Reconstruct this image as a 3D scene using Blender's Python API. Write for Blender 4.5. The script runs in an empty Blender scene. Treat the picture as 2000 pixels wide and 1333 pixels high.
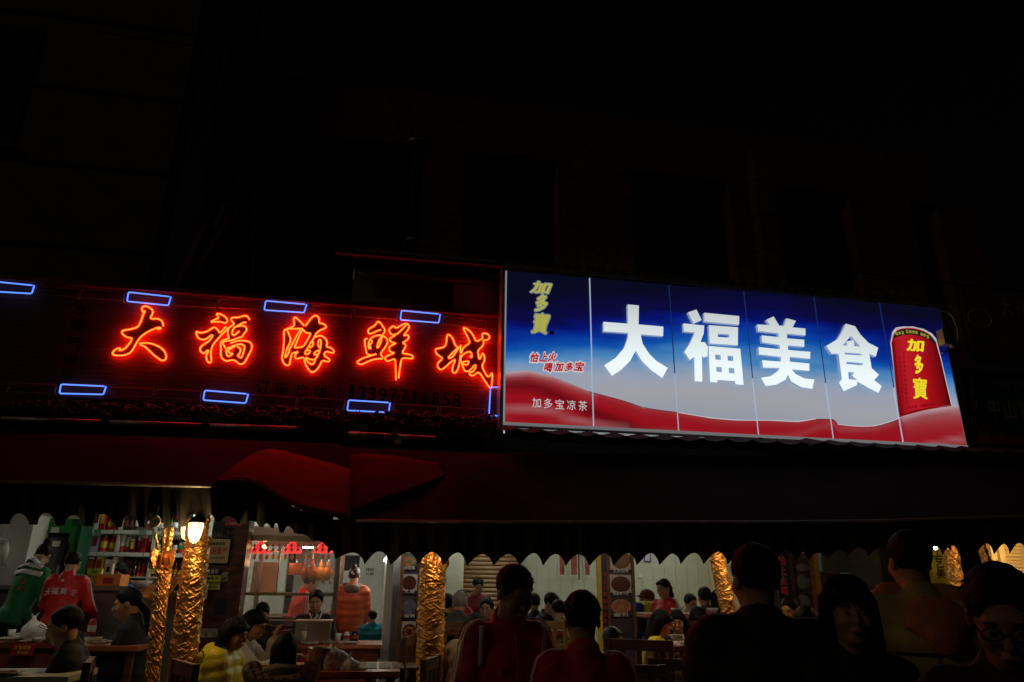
import bpy, math, random
import numpy as np
from mathutils import Vector, Matrix
rnd = random.Random(7)
S = bpy.context.scene
COL = S.collection
PI = math.pi
# ------------------------------------------------------------------ camera, world, added warm fill, exposure
FPX, CAMH, YAW = 1396.0, 1.55, math.radians(10.0)
def _basis():
    z = Vector((48, 4035, -FPX)).normalized()          # where the zenith lies for this lens
    f = Vector((0, 0, -1)); y = (f - z * f.dot(z)).normalized(); x = y.cross(z)
    R = Matrix((x, y, z))
    return Matrix.Rotation(-YAW, 3, 'Z') @ R
CR = _basis()
cam = bpy.data.cameras.new('camera'); camo = bpy.data.objects.new('camera', cam); COL.objects.link(camo)
cam.sensor_width = 36; cam.lens = FPX / 2000 * 36; cam.clip_start = .05; cam.clip_end = 500
camo.matrix_world = Matrix.Translation((0, 0, CAMH)) @ CR.to_4x4()
S.camera = camo
W = bpy.data.worlds.new('World'); S.world = W; W.use_nodes = True
nt = W.node_tree; bgn = nt.nodes['Background']
sky = nt.nodes.new('ShaderNodeTexSky'); sky.sky_type = 'NISHITA'; sky.sun_disc = False
sky.sun_elevation = math.radians(35); sky.sun_rotation = math.radians(200)
hsv = nt.nodes.new('ShaderNodeHueSaturation'); hsv.inputs['Saturation'].default_value = .15
nt.links.new(sky.outputs[0], hsv.inputs['Color'])
nt.links.new(hsv.outputs[0], bgn.inputs['Color']); bgn.inputs['Strength'].default_value = .00016
warm_fill = bpy.data.lights.new('warm_fill', 'SUN'); warm_fill.energy = .058; warm_fill.angle = math.radians(12); warm_fill.color = (1, .78, .5)  # added warm fill from the left, brightens the foreground people
mo = bpy.data.objects.new('warm_fill', warm_fill); COL.objects.link(mo); mo.rotation_euler = (math.radians(64), 0, math.radians(-66))
vs = S.view_settings; vs.view_transform = 'Standard'; vs.look = 'None'; vs.exposure = 0; vs.gamma = 1
try: vs.use_curve_mapping = False
except Exception: pass
S.cycles.use_denoising = True
S.cycles.max_bounces = 6; S.cycles.sample_clamp_indirect = 4
# ------------------------------------------------------------------ helpers
def at(px, py, Y):
    r = CR @ Vector(((px - 1000) / FPX, -(py - 666.5) / FPX, -1.0)); t = Y / r.y
    return Vector((0, 0, CAMH)) + r * t
def sl(c):                                              # 0..255 display colour -> linear
    return tuple((v / 255 / 12.92) if v / 255 <= .04045 else ((v / 255 + .055) / 1.055) ** 2.4 for v in c)
MATS = {}
def mat(name, col=(.5, .5, .5), rough=.6, metal=0., var=.15, scale=9., bump=0., bscale=40., emit=None, es=1., alpha=1., trans=0., stretch=(1, 1, 1), spec=None):
    if name in MATS: return MATS[name]
    m = bpy.data.materials.new(name); m.use_nodes = True; MATS[name] = m
    n = m.node_tree.nodes; l = m.node_tree.links; p = n['Principled BSDF']
    p.inputs['Roughness'].default_value = rough; p.inputs['Metallic'].default_value = metal
    if spec is not None: p.inputs['Specular IOR Level'].default_value = spec
    tc = n.new('ShaderNodeTexCoord'); mp = n.new('ShaderNodeMapping'); mp.inputs['Scale'].default_value = stretch
    l.new(tc.outputs['Object'], mp.inputs['Vector'])
    if var > 0:
        nz = n.new('ShaderNodeTexNoise'); nz.inputs['Scale'].default_value = scale; nz.inputs['Detail'].default_value = 5
        l.new(mp.outputs[0], nz.inputs['Vector'])
        cr = n.new('ShaderNodeValToRGB'); cr.color_ramp.elements[0].position = .3; cr.color_ramp.elements[1].position = .72
        cr.color_ramp.elements[0].color = tuple(c * (1 - var) for c in col) + (1,)
        cr.color_ramp.elements[1].color = tuple(min(1, c * (1 + var)) for c in col) + (1,)
        l.new(nz.outputs['Fac'], cr.inputs[0]); l.new(cr.outputs[0], p.inputs['Base Color'])
    else: p.inputs['Base Color'].default_value = tuple(col) + (1,)
    if bump > 0:
        nb = n.new('ShaderNodeTexNoise'); nb.inputs['Scale'].default_value = bscale; nb.inputs['Detail'].default_value = 4
        l.new(mp.outputs[0], nb.inputs['Vector'])
        b = n.new('ShaderNodeBump'); b.inputs['Strength'].default_value = bump; b.inputs['Distance'].default_value = .02
        l.new(nb.outputs['Fac'], b.inputs['Height']); l.new(b.outputs[0], p.inputs['Normal'])
    if emit is not None:
        p.inputs['Emission Color'].default_value = tuple(emit) + (1,); p.inputs['Emission Strength'].default_value = es
    if trans > 0: p.inputs['Transmission Weight'].default_value = trans
    if alpha < 1: p.inputs['Alpha'].default_value = alpha
    return m
class MB:
    def __init__(s): s.v = []; s.f = []; s.mi = []; s.cur = 0; s.sm = False
    def add(s, vs, fs):
        o = len(s.v); s.v += [tuple(a) for a in vs]; s.f += [tuple(o + i for i in f) for f in fs]; s.mi += [s.cur] * len(fs); return s
    def box(s, c, d, rz=0, tilt=None):
        hx, hy, hz = d[0] / 2, d[1] / 2, d[2] / 2
        R = Matrix.Rotation(rz, 3, 'Z')
        if tilt is not None: R = R @ Matrix.Rotation(tilt[1], 3, tilt[0])
        vs = [Vector(c) + R @ Vector((x * hx, y * hy, z * hz)) for x in (-1, 1) for y in (-1, 1) for z in (-1, 1)]
        return s.add(vs, [(0, 1, 3, 2), (4, 6, 7, 5), (0, 4, 5, 1), (2, 3, 7, 6), (0, 2, 6, 4), (1, 5, 7, 3)])
    def bar(s, a, b, w, h=None, up=(0, 0, 1)):
        a = Vector(a); b = Vector(b); h = h or w; t = (b - a); L = t.length; t.normalize(); u = Vector(up)
        if abs(t.dot(u)) > .95: u = Vector((0, 1, 0))
        x = t.cross(u).normalized(); y = x.cross(t)
        vs = [p + x * (i * w / 2) + y * (j * h / 2) for p in (a, b) for i, j in ((-1, -1), (1, -1), (1, 1), (-1, 1))]
        return s.add(vs, [(3, 2, 1, 0), (4, 5, 6, 7), (0, 1, 5, 4), (1, 2, 6, 5), (2, 3, 7, 6), (3, 0, 4, 7)])
    def tube(s, pts, r, n=8, closed=False, caps=True):
        P = [Vector(p) for p in pts]; N = len(P); rr = r if hasattr(r, '__len__') else [r] * N
        o = len(s.v); prev = None
        for i in range(N):
            if closed: t = P[(i + 1) % N] - P[i - 1]
            else: t = P[min(i + 1, N - 1)] - P[max(i - 1, 0)]
            if t.length < 1e-9: t = Vector((0, 0, 1))
            t.normalize()
            if prev is None: u = Vector((0, 1, 0)) if abs(t.y) < .9 else Vector((1, 0, 0))
            else: u = prev
            x = (u - t * u.dot(t))
            if x.length < 1e-6: x = t.orthogonal()
            x.normalize(); prev = x; y = t.cross(x)
            for k in range(n):
                a = 2 * PI * k / n; s.v.append(tuple(P[i] + (x * math.cos(a) + y * math.sin(a)) * rr[i]))
        M = N if closed else N - 1
        for i in range(M):
            for k in range(n):
                a = o + i * n + k; b = o + i * n + (k + 1) % n; c = o + ((i + 1) % N) * n + (k + 1) % n; d = o + ((i + 1) % N) * n + k
                s.f.append((a, b, c, d)); s.mi.append(s.cur)
        if not closed and caps:
            s.f.append(tuple(o + k for k in range(n))[::-1]); s.mi.append(s.cur)
            s.f.append(tuple(o + (N - 1) * n + k for k in range(n))); s.mi.append(s.cur)
        return s
    def lathe(s, prof, c=(0, 0, 0), n=16):
        o = len(s.v); c = Vector(c)
        for r, z in prof:
            for k in range(n):
                a = 2 * PI * k / n; s.v.append((c.x + r * math.cos(a), c.y + r * math.sin(a), c.z + z))
        for i in range(len(prof) - 1):
            for k in range(n):
                s.f.append((o + i * n + k, o + i * n + (k + 1) % n, o + (i + 1) * n + (k + 1) % n, o + (i + 1) * n + k)); s.mi.append(s.cur)
        if prof[0][0] > 1e-4: s.f.append(tuple(o + k for k in range(n))[::-1]); s.mi.append(s.cur)
        if prof[-1][0] > 1e-4: s.f.append(tuple(o + (len(prof) - 1) * n + k for k in range(n))); s.mi.append(s.cur)
        return s
    def ball(s, c, r, n=12, m=8):
        r = r if hasattr(r, '__len__') else (r, r, r); o = len(s.v)
        for i in range(m + 1):
            t = PI * i / m
            for k in range(n):
                a = 2 * PI * k / n
                s.v.append((c[0] + r[0] * math.sin(t) * math.cos(a), c[1] + r[1] * math.sin(t) * math.sin(a), c[2] - r[2] * math.cos(t)))
        for i in range(m):
            for k in range(n):
                s.f.append((o + i * n + k, o + i * n + (k + 1) % n, o + (i + 1) * n + (k + 1) % n, o + (i + 1) * n + k)); s.mi.append(s.cur)
        return s
    def grid(s, P):                                     # P[i][j] points
        o = len(s.v); n = len(P); m = len(P[0])
        for row in P:
            for p in row: s.v.append(tuple(p))
        for i in range(n - 1):
            for j in range(m - 1):
                s.f.append((o + i * m + j, o + i * m + j + 1, o + (i + 1) * m + j + 1, o + (i + 1) * m + j)); s.mi.append(s.cur)
        return s
    def build(s, name, m, parent=None, smooth=False, solid=0):
        me = bpy.data.meshes.new(name); me.from_pydata(s.v, [], s.f)
        for x in (m if isinstance(m, (list, tuple)) else [m]): me.materials.append(x)
        me.polygons.foreach_set('material_index', s.mi)
        if smooth: me.polygons.foreach_set('use_smooth', [True] * len(me.polygons))
        me.update(); o = bpy.data.objects.new(name, me); COL.objects.link(o)
        if parent: o.parent = parent; o.matrix_parent_inverse = Matrix.Translation(-parent.location) if parent.type == 'EMPTY' and parent.rotation_euler.z == 0 and parent.get('_wp') else Matrix()
        if solid:
            q = o.modifiers.new('solid', 'SOLIDIFY'); q.thickness = solid; q.offset = 0
        return o
def tag(o, label=None, cat=None, group=None, kind=None):
    if label: o['label'] = label
    if cat: o['category'] = cat
    if group: o['group'] = group
    if kind: o['kind'] = kind
    return o
def empty(name, loc, label, cat, group=None, rz=0):     # parts are given in local coordinates
    o = bpy.data.objects.new(name, None); COL.objects.link(o); o.empty_display_size = .1
    o.location = loc; o.rotation_euler = (0, 0, rz); return tag(o, label, cat, group)
def wempty(name, loc, label, cat, group=None):          # parts are given in world coordinates
    o = empty(name, loc, label, cat, group); o['_wp'] = 1; return o
def struct(mb, name, m, parent=None, **k):
    o = mb.build(name, m, parent, **k); o['kind'] = 'structure'; return o
def copy_tree(o, parent=None):
    c = o.copy(); COL.objects.link(c); c.parent = parent
    for ch in list(o.children): copy_tree(ch, c)
    return c
ORD = ['first', 'second', 'third', 'fourth', 'fifth', 'sixth', 'seventh', 'eighth', 'ninth', 'tenth', 'eleventh', 'twelfth', 'thirteenth', 'fourteenth', 'fifteenth', 'sixteenth', 'seventeenth', 'eighteenth', 'nineteenth', 'twentieth']
def text_geo(body, size=1., bold=0., spacing=1.):
    c = bpy.data.curves.new('lettering', 'FONT'); c.body = body; c.size = size; c.offset = bold; c.space_character = spacing
    c.resolution_u = 3; c.align_x = 'CENTER'; c.align_y = 'CENTER'
    o = bpy.data.objects.new('lettering', c); COL.objects.link(o); bpy.context.view_layer.update()
    dg = bpy.context.evaluated_depsgraph_get(); me = o.evaluated_get(dg).to_mesh()
    v = [tuple(p.co) for p in me.vertices]; f = [tuple(p.vertices) for p in me.polygons]
    o.evaluated_get(dg).to_mesh_clear(); bpy.data.objects.remove(o); bpy.data.curves.remove(c)
    return v, f
def lettering(body, c, size, m, parent=None, name='lettering', bold=0., right=(1, 0, 0), up=(0, 0, 1), fit=None, vertical=False, thick=0., slant=0., gap=1.):
    """flat (or raised) characters in the plane right x up, centred on c; fit = (w, h) stretches them to that size"""
    c = Vector(c); r = Vector(right); u = Vector(up); nrm = r.cross(u)
    vs, fs = [], []
    items = [(ch, 0, -i * size * 1.08 * gap) for i, ch in enumerate(body)] if vertical else [(body, 0, 0)]
    k_ = 8 if bold > .012 and not thick else 0
    for t, dx, dy in items:
        if t == ' ': continue
        v, f = text_geo(t, size, 0. if k_ else min(bold, .008), gap if not vertical else 1.)
        for j in range(max(1, k_)):                     # heavier strokes: the glyph laid over itself, shifted a little
            ox, oy = (bold * size * math.cos(j * PI / 4), bold * size * math.sin(j * PI / 4)) if k_ else (0, 0); o = len(vs)
            vs += [(a + ox + dx + slant * b, b + oy + dy, j) for a, b, _ in v]; fs += [tuple(o + i for i in q) for q in f]
    xs = [a[0] for a in vs]; ys = [a[1] for a in vs]; cx, cy = (min(xs) + max(xs)) / 2, (min(ys) + max(ys)) / 2
    sx = fit[0] / (max(xs) - min(xs)) if fit else 1; sy = fit[1] / (max(ys) - min(ys)) if fit else 1
    mb = MB(); mb.add([c + r * ((a - cx) * sx) + u * ((b - cy) * sy) + nrm * (.00025 * j) for a, b, j in vs], fs)
    o = mb.build(name, m, parent)
    if thick:
        q = o.modifiers.new('solid', 'SOLIDIFY'); q.thickness = thick; q.offset = 1
    return o
def poly_geo(splines, extrude):                         # even-odd filled outlines in (x, y), extruded +-extrude
    c = bpy.data.curves.new('outline', 'CURVE'); c.dimensions = '2D'; c.fill_mode = 'BOTH'; c.extrude = extrude
    for sp in splines:
        q = c.splines.new('POLY'); q.points.add(len(sp) - 1); q.use_cyclic_u = True
        for i, p in enumerate(sp): q.points[i].co = (p[0], p[1], 0, 1)
    o = bpy.data.objects.new('outline', c); COL.objects.link(o); bpy.context.view_layer.update()
    dg = bpy.context.evaluated_depsgraph_get(); me = o.evaluated_get(dg).to_mesh()
    v = [tuple(p.co) for p in me.vertices]; f = [tuple(p.vertices) for p in me.polygons]
    o.evaluated_get(dg).to_mesh_clear(); bpy.data.objects.remove(o); bpy.data.curves.remove(c)
    return v, f
def smooth_path(P, it=2, closed=False):
    for _ in range(it):
        Q = []; n = len(P)
        if not closed: Q.append(P[0])
        for i in range(n if closed else n - 1):
            a, b = P[i], P[(i + 1) % n]
            Q.append(tuple(.75 * x + .25 * y for x, y in zip(a, b))); Q.append(tuple(.25 * x + .75 * y for x, y in zip(a, b)))
        if not closed: Q.append(P[-1])
        P = Q
    return P
# ------------------------------------------------------------------ materials
M = dict(
 asphalt=mat('asphalt', (.05, .05, .05), .85, bump=.5), floor_tile=mat('floor_tile', (.22, .19, .14), .45, var=.25, scale=3),
 tile=mat('glazed_wall_tile', (.62, .66, .56), .35, var=.06, scale=2), plaster=mat('plaster', (.5, .5, .44), .8, var=.15, scale=3),
 brick=mat('brown_brick', (.13, .06, .03), .9, var=.5, scale=14, bump=.6), concrete=mat('concrete', (.10, .095, .085), .9, var=.3, scale=2.5, bump=.3),
 darkwall=mat('soot_wall', (.022, .021, .02), .9, var=.4, scale=3), glassdark=mat('dark_window_glass', (.01, .01, .012), .08, var=0),
 black=mat('black_paint', (.010, .010, .010), .7, var=.2, spec=.2), steel=mat('stainless_steel', (.5, .5, .48), .28, 1., var=.15, scale=4, bump=.05),
 galv=mat('galvanised_pipe', (.4, .4, .38), .5, .6, var=.3, scale=12), alu=mat('aluminium_frame', (.6, .6, .58), .35, .9, var=.1),
 wood=mat('brown_wood', (.16, .075, .03), .5, var=.4, scale=6, stretch=(1, 1, 6), bump=.2), redwood=mat('red_lacquer_wood', (.22, .045, .03), .4, var=.3, scale=6, bump=.1),
 cream=mat('cream_board', (.6, .58, .48), .6, var=.08), white=mat('white_paint', (.75, .76, .74), .5, var=.06), paper=mat('white_paper', (.75, .75, .72), .8, var=.05),
 green=mat('green_paint', (.02, .28, .06), .45, var=.2), dgreen=mat('dark_green_print', (.01, .09, .04), .4, var=.3), granite=mat('speckled_granite', (.16, .15, .13), .35, var=.7, scale=120),
 tube_soft=mat('lit_small_tube', (1, 1, 1), .4, var=0, emit=(1., .97, .8), es=27.), orange=mat('orange_cloth', (.9, .3, .06), .8, var=.12, bump=.2, bscale=12), tabletop=mat('pinkish_table_top', (.62, .22, .12), .35, var=.1, scale=4),
 red=mat('red_print', (.42, .02, .02), .5, var=.15), gold=mat('gold_foil', (.86, .47, .16), .32, .9, var=.12, scale=20, bump=.35, bscale=70),
 yellow=mat('yellow_print', (.75, .55, .06), .5, var=.1), limey=mat('lime_print', (.6, .65, .05), .5, var=.05), navy=mat('navy_print', (.015, .015, .07), .4, var=.1),
 blue=mat('blue_plastic', (.012, .05, .42), .4, var=.1), yplast=mat('yellow_plastic', (.75, .62, .02), .45, var=.08), cardboard=mat('cardboard', (.4, .28, .14), .8, var=.15),
 fabric_top=mat('dark_brown_awning_cloth', (.026, .014, .013), .95, var=.3, scale=3, bump=.2, bscale=120, spec=.05), fabric_dark=mat('charcoal_awning_cloth', (.03, .03, .028), .95, var=.3, scale=3, bump=.15, bscale=120, spec=.08), fabric_lit=mat('neon_lit_awning_cloth', (.2, .03, .026), .95, var=.25, scale=3, bump=.2, bscale=120, spec=.08),
 brownposter=mat('brown_lacquer_panel', (.1, .035, .02), .35, var=.6, scale=8, stretch=(1, 1, 3)), duck=mat('roast_skin', (.28, .08, .02), .3, var=.4, scale=12, bump=.3), duckgold=mat('golden_roast_skin', (.5, .25, .04), .3, var=.3, scale=14, bump=.3),
 glass=mat('clear_glass', (.9, .95, .95), .03, var=0, alpha=.12), bottleglass=mat('dark_bottle', (.03, .008, .005), .1, var=0), bag=mat('thin_white_plastic', (.88, .88, .84), .3, var=.05, alpha=.86, bump=.6, bscale=25),
 skin=mat('skin', (.48, .26, .17), .5, var=.08, scale=20), skin2=mat('tanned_skin', (.34, .17, .1), .5, var=.1, scale=20), hair=mat('black_hair', (.006, .005, .005), .6, var=.4, scale=30, stretch=(1, 1, .15), bump=.35, bscale=200, spec=.18),
 greyhair=mat('grey_hair', (.3, .28, .26), .6, var=.3, scale=40, bump=.4, bscale=140), brownhair=mat('dark_brown_hair', (.03, .015, .01), .45, var=.4, scale=30, bump=.5, bscale=140),
 eye=mat('eye_white', (.3, .27, .25), .4, var=0), pupil=mat('dark_iris', (.01, .008, .006), .1, var=0), lip=mat('lips', (.38, .1, .08), .4, var=.05),
 ceramic=mat('white_ceramic', (.75, .75, .73), .15, var=.03), food=mat('stewed_food', (.3, .12, .04), .6, var=.6, scale=50), greens=mat('green_vegetable', (.08, .25, .03), .6, var=.4, scale=40),
 straw=mat('plain_wrapper', (.6, .55, .5), .4, var=.2, scale=30), rubber=mat('dark_rubber', (.02, .02, .02), .7, var=.1), lampglass=mat('lit_lantern_glass', (1, .9, .7), .3, var=0, emit=(1., .72, .30), es=3.2),
 redlamp=mat('lit_red_lamp_shade', (.8, .03, .03), .4, var=0, emit=(1., .03, .03), es=1.), bulb=mat('lit_bulb', (1, .8, .5), .4, var=0, emit=(1, .5, .12), es=14.),
 tube=mat('lit_fluorescent_tube', (1, 1, 1), .4, var=0, emit=(.95, 1., .84), es=66.), ornament=mat('orange_paper_ornament', (.85, .22, .02), .5, var=.25, scale=60), ornament_red=mat('red_paper_ornament', (.45, .03, .02), .5, var=.2, scale=60),
 fur=mat('brown_faux_fur', (.36, .26, .17), .9, var=.6, scale=60, bump=1., bscale=180), shutter=mat('tan_shutter_steel', (.32, .2, .1), .5, var=.15, stretch=(.3, 1, 1)),
 whiteprint=mat('white_print', (.8, .8, .8), .6, var=0), blackprint=mat('black_print', (.006, .006, .006), .6, var=0), redprint=mat('red_lettering', (.6, .02, .02), .6, var=0), goldprint=mat('gold_print', (.75, .5, .08), .5, var=0),
 violet=mat('violet_print', (.07, .05, .2), .4, var=.3, scale=10),
)
# ------------------------------------------------------------------ setting
g = MB(); g.grid([[(-60 + 12 * i, -30 + 12 * j, 0) for j in range(12)] for i in range(12)]); struct(g, 'ground', M['asphalt'])
FA, FL, FR = .15, .30, .15                              # floor levels: under the awnings, left rooms, right rooms
g = MB(); g.box((0, 7.3, FA / 2), (26, 3.4, FA)); struct(g, 'pavement', M['floor_tile'])
g = MB(); g.box((-5.35, 13.0, FL / 2), (12.7, 8.0, FL)); struct(g, 'raised_floor', M['floor_tile'])
g = MB(); g.box((7.02, 13.0, FR / 2 - .003), (12., 8.0, FR)); struct(g, 'floor', M['floor_tile'])
# back walls of the rooms
def wall(name, x0, x1, y, z0, z1, m, t=.2, parent=None):
    g = MB(); g.box(((x0 + x1) / 2, y + t / 2, (z0 + z1) / 2), (x1 - x0, t, z1 - z0)); return struct(g, name, m, parent)
XL = at(475, 1150, 8.9).x
wall('back_wall_of_shop', -11.5, at(560, 1100, 10.9).x, 10.9, FL, 3.2, M['plaster'])
Y1 = 12.0
wall('back_wall', at(560, 1100, 10.9).x + .002, at(930, 1100, Y1).x, Y1, FL, 3.2, M['white'])
# tiled back wall: real tiles where they read, grout behind
xa, xb = at(930, 1100, Y1).x + .002, at(1475, 1100, Y1).x
wall('tiled_wall', xa, xb, Y1 + .012, FR, 3.2, M['plaster'])
tw = wempty('wall_tiling', (xa, Y1, FR), 'pale glazed tiles covering the back wall behind the diners', 'wall tiling'); tw['kind'] = 'structure'; del tw['category']
tile_me = None; k = 0; TS = .2
for i in range(int((xb - xa) / TS)):
    for j in range(int(2.3 / TS)):
        if k >= 290: break
        x = xa + (i + .5) * TS; z = .7 + (j + .5) * TS
        if z > 2.3: continue
        if tile_me is None:
            t = MB(); t.box((0, 0, 0), (TS - .004, .012, TS - .004)); o = t.build('tile', M['tile'], tw); tile_me = o.data
        else: o = bpy.data.objects.new('tile', tile_me); COL.objects.link(o); o.parent = tw
        o.matrix_parent_inverse = Matrix.Translation(-tw.location)
        o.location = (x, Y1 + .006, z); o.rotation_euler = (rnd.uniform(-.006, .006), 0, rnd.uniform(-.006, .006)); k += 1
t = MB()
for i in range(int((xb - xa) / TS)):
    for j in range(int(.5 / TS)): t.box((xa + (i + .5) * TS, Y1 + .006, FR + .15 + (j + .5) * TS), (TS - .004, .012, TS - .004))
for i in range(int((xb - xa) / TS)):
    for j in range(4): t.box((xa + (i + .5) * TS, Y1 + .006, 2.3 + (j + .5) * TS), (TS - .004, .012, TS - .004))
o = t.build('lower_and_upper_tiles', M['tile'], tw); o['kind'] = 'stuff'
wall('far_wall', xb + .002, 13.5, Y1 + .3, FR, 3.2, M['darkwall'])
# ceilings
g = MB(); g.box((0, 11.0, 3.25), (26, 4.0, .1)); struct(g, 'ceiling', M['plaster'])
g = MB(); g.box((0, 8.12, 2.8), (24, .04, .5)); g.box((0, 8.48, 3.065), (24, .72, .03)); struct(g, 'lamp_light_blocker', M['black'])  # added boards that keep the awning lamps' light off the fascia
wall('fascia', -12, 13, 8.82, 2.95, 3.6, M['black'], .15)
# upper building: brick piers between window openings
YB = 10.4
up = wempty('brick_building', (1, YB, 3.3), 'old dark brick building with window openings above the signs', 'building')
def zz(px, py, Y=YB): return at(px, py, Y)
z_sill = zz(1100, 560).z; z_lint = 9.4
g = MB(); g.box((3.6, YB + .5, (3.3 + 5.9) / 2), (13.2, .6, 2.6)); g.build('lower_wall', M['brick'], up)
g = MB(); g.box((3.6, YB + .5, 9.25), (13.2, .6, 1.1)); g.build('top_wall', M['brick'], up)
openings = [(610, 820), (905, 1095), (1245, 1440), (1535, 1680), (1800, 1925)]
xs = []
for a, b in openings: xs.append((zz(a, 430).x, zz(b, 430).x))
edges = [-3.0] + [v for p in xs for v in p] + [10.2]
for i in range(0, len(edges), 2):
    g = MB(); a, b = edges[i], edges[i + 1]; g.box(((a + b) / 2, YB + .5, 7.3), (b - a, .6, 2.8))
    for r in range(34):                                 # proud header courses so the pier reads as brick
        if r % 2: g.box(((a + b) / 2, YB + .195, 5.95 + r * .08), (b - a - .03, .012, .062))
    g.build('brick_pier', M['brick'], up)
for n_, (a, b) in enumerate(xs):
    w = MB(); w.box(((a + b) / 2, YB + .55, 7.3), (b - a, .05, 2.8)); w = w.build('window', M['glassdark'], up)
    f = MB()
    for q in range(4): f.box((a + (b - a) * q / 3, YB + .5, 7.3), (.05, .06, 2.8))
    for zq in (5.93, 7.6, 8.67): f.box(((a + b) / 2, YB + .48, zq), (b - a, .05, .05))
    fo = f.build('frame', M['black'], w); fo.parent = w
# left plastered building and the dark gap with pipes
lb = wempty('plaster_building', (-6, 9.6, 3.2), 'pale plastered building front rising at the left of the neon sign', 'building')
xg = at(335, 300, 9.6).x
g = MB(); g.box(((-16 + xg) / 2, 9.9, 8.2), (xg + 16, .5, 10.)); g.build('wall', M['concrete'], lb)
for q in range(5):
    g = MB(); g.box(((-16 + xg) / 2, 9.635, 4.6 + q * 1.25), (xg + 16, .03, .035)); g.build('wall_joint', M['darkwall'], lb)
g = MB(); g.box((at(20, 200, 9.6).x - .5, 9.64, 8.3), (1.3, .04, 2.)); wn = g.build('window', M['black'], lb)
g = MB(); g.box((at(20, 200, 9.6).x - .5, 9.61, 8.3), (.05, .03, 2.)); g.box((at(20, 200, 9.6).x - .5, 9.61, 7.28), (1.4, .06, .05)); g.build('frame', M['concrete'], wn)
gp = wall('recess_wall', xg, -2.9, 11.4, 3.3, 14, M['darkwall'])
for i, (a, b, r) in enumerate([((445, 0), (380, 560), .035), ((478, 90), (455, 500), .03), ((500, 150), (490, 560), .03)]):
    g = MB(); A = at(*a, 10.4); B = at(*b, 10.4); g.tube([A, (A.x * .2 + B.x * .8, 10.4, B.z + 1.), B], r, 8); o = g.build('drain_pipe', M['galv'], smooth=True)
    tag(o, ['long grey drain pipe rising left of the dark gap', 'middle drain pipe in the gap between the buildings', 'thin drain pipe beside the brick pier in the gap'][i], 'pipe', 'drain pipes in the gap between the buildings')
g = MB()
for i in range(9):
    a = at(335 + i * 9 + rnd.uniform(-6, 6), 575, 9.1 + i * .03); b = at(400 + i * 11 + rnd.uniform(-20, 25), 430 + rnd.uniform(-40, 60), 9.3 + i * .03)
    g.bar(a, b, .07, .02, (0, 1, 0))
tag(g.build('bamboo_poles', M['wood']), 'bundle of poles leaning in the gap above the neon sign, lit red', 'poles')
# chimney pipe and white duct
a = at(805, 478, 9.6); b = at(822, 290, 9.6)
cp = wempty('flue_pipe', a, 'thin metal flue pipe with rain cap standing on the tin roof', 'flue pipe')
g = MB(); g.tube([a, (a.x, a.y, (a.z + b.z) / 2), (a.x, a.y, b.z)], .09, 14); g.build('pipe', M['black'], cp, smooth=True)
g = MB(); g.lathe([(.2, -.02), (.2, 0), (.02, .09)], (a.x, a.y, b.z + .05), 16); g.build('rain_cap', M['galv'], cp)
g = MB(); g.lathe([(.16, 0), (.12, .04), (.1, .08)], (a.x, a.y, a.z), 16); g.build('collar', M['galv'], cp)
a = at(1505, 560, 9.9); b = at(1478, 295, 9.9)
dk = wempty('ventilation_duct', (a.x, 9.9, a.z), 'pale square ventilation duct climbing the brick wall behind the lightbox', 'duct')
for q in range(4):
    z0 = a.z + (b.z - a.z) * q / 4; z1 = a.z + (b.z - a.z) * (q + 1) / 4
    g = MB(); g.box((a.x, 9.9, (z0 + z1) / 2), (.26, .24, z1 - z0 - .02)); g.box((a.x, 9.9, z1 - .012), (.3, .28, .02)); g.build('duct_section', M['concrete'], dk)
# cables sagging across the facades
def cable(pts, r, lab, n=14):
    P = smooth_path([tuple(p) for p in pts], 3); g = MB(); g.tube(P, r, 5); tag(g.build('cable', M['rubber'], smooth=True), lab, 'cable', 'cables slung across the facades')
cable([at(0, 320, 9.3), at(120, 460, 9.35), at(270, 545, 9.4)], .012, 'lowest cable sagging in front of the pale plastered wall')
cable([at(70, 250, 9.3), at(190, 370, 9.35), at(280, 420, 9.4)], .012, 'upper cable sagging in front of the pale plastered wall')
cable([at(180, 60, 9.3), at(290, 78, 9.35), at(400, 92, 9.4)], .014, 'cable high up crossing to the dark gap')
cable([at(1600, 523, 9.0), at(1800, 548, 9.0), at(2050, 575, 9.0)], .02, 'thick cable running above the unlit blue sign')
# tin roofs below the upper wall with round tile ends
def roofstrip(name, p0, p1, Y0, Y1_, dz, lab, tiles=False, red=False):
    r = wempty(name, at(*p0, Y0), lab, 'roof')
    a = at(*p0, Y0); b = at(*p1, Y0); n = 60; R0, R1 = [], []
    for i in range(n + 1):
        t = i / n; x = a.x + (b.x - a.x) * t; z = a.z + (b.z - a.z) * t; w = .012 * math.sin(i * PI / 2 * 1.0)
        R0.append((x, Y0, z + w)); R1.append((x, Y1_, z + dz + w))
    g = MB(); g.grid([R0, R1]); g.build('sheet', M['darkwall'] if not red else mat('rusty_sheet', (.025, .016, .014), .8, var=.3), r, solid=.006)
    g = MB(); g.bar((a.x, Y0 - .02, a.z - .03), (b.x, Y0 - .02, b.z - .03), .03, .05); g.build('edge_trim', M['galv'] if not red else MATS['rusty_sheet'], r)
    if tiles:
        L = b.x - a.x; me = None
        for i in range(int(L / .16)):
            x = a.x + (i + .5) * .16; z = a.z + (b.z - a.z) * (i + .5) / (L / .16)
            if me is None:
                g = MB(); g.tube([(0, 0, 0), (0, .5, .1)], .055, 8); o = g.build('roof_tile', M['concrete'], r); me = o.data
            else: o = bpy.data.objects.new('roof_tile', me); COL.objects.link(o); o.parent = r
            o.matrix_parent_inverse = Matrix.Translation(-r.location); o.location = (x, Y0 + .1, z + .09 + rnd.uniform(-.015, .015))
    return r
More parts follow.
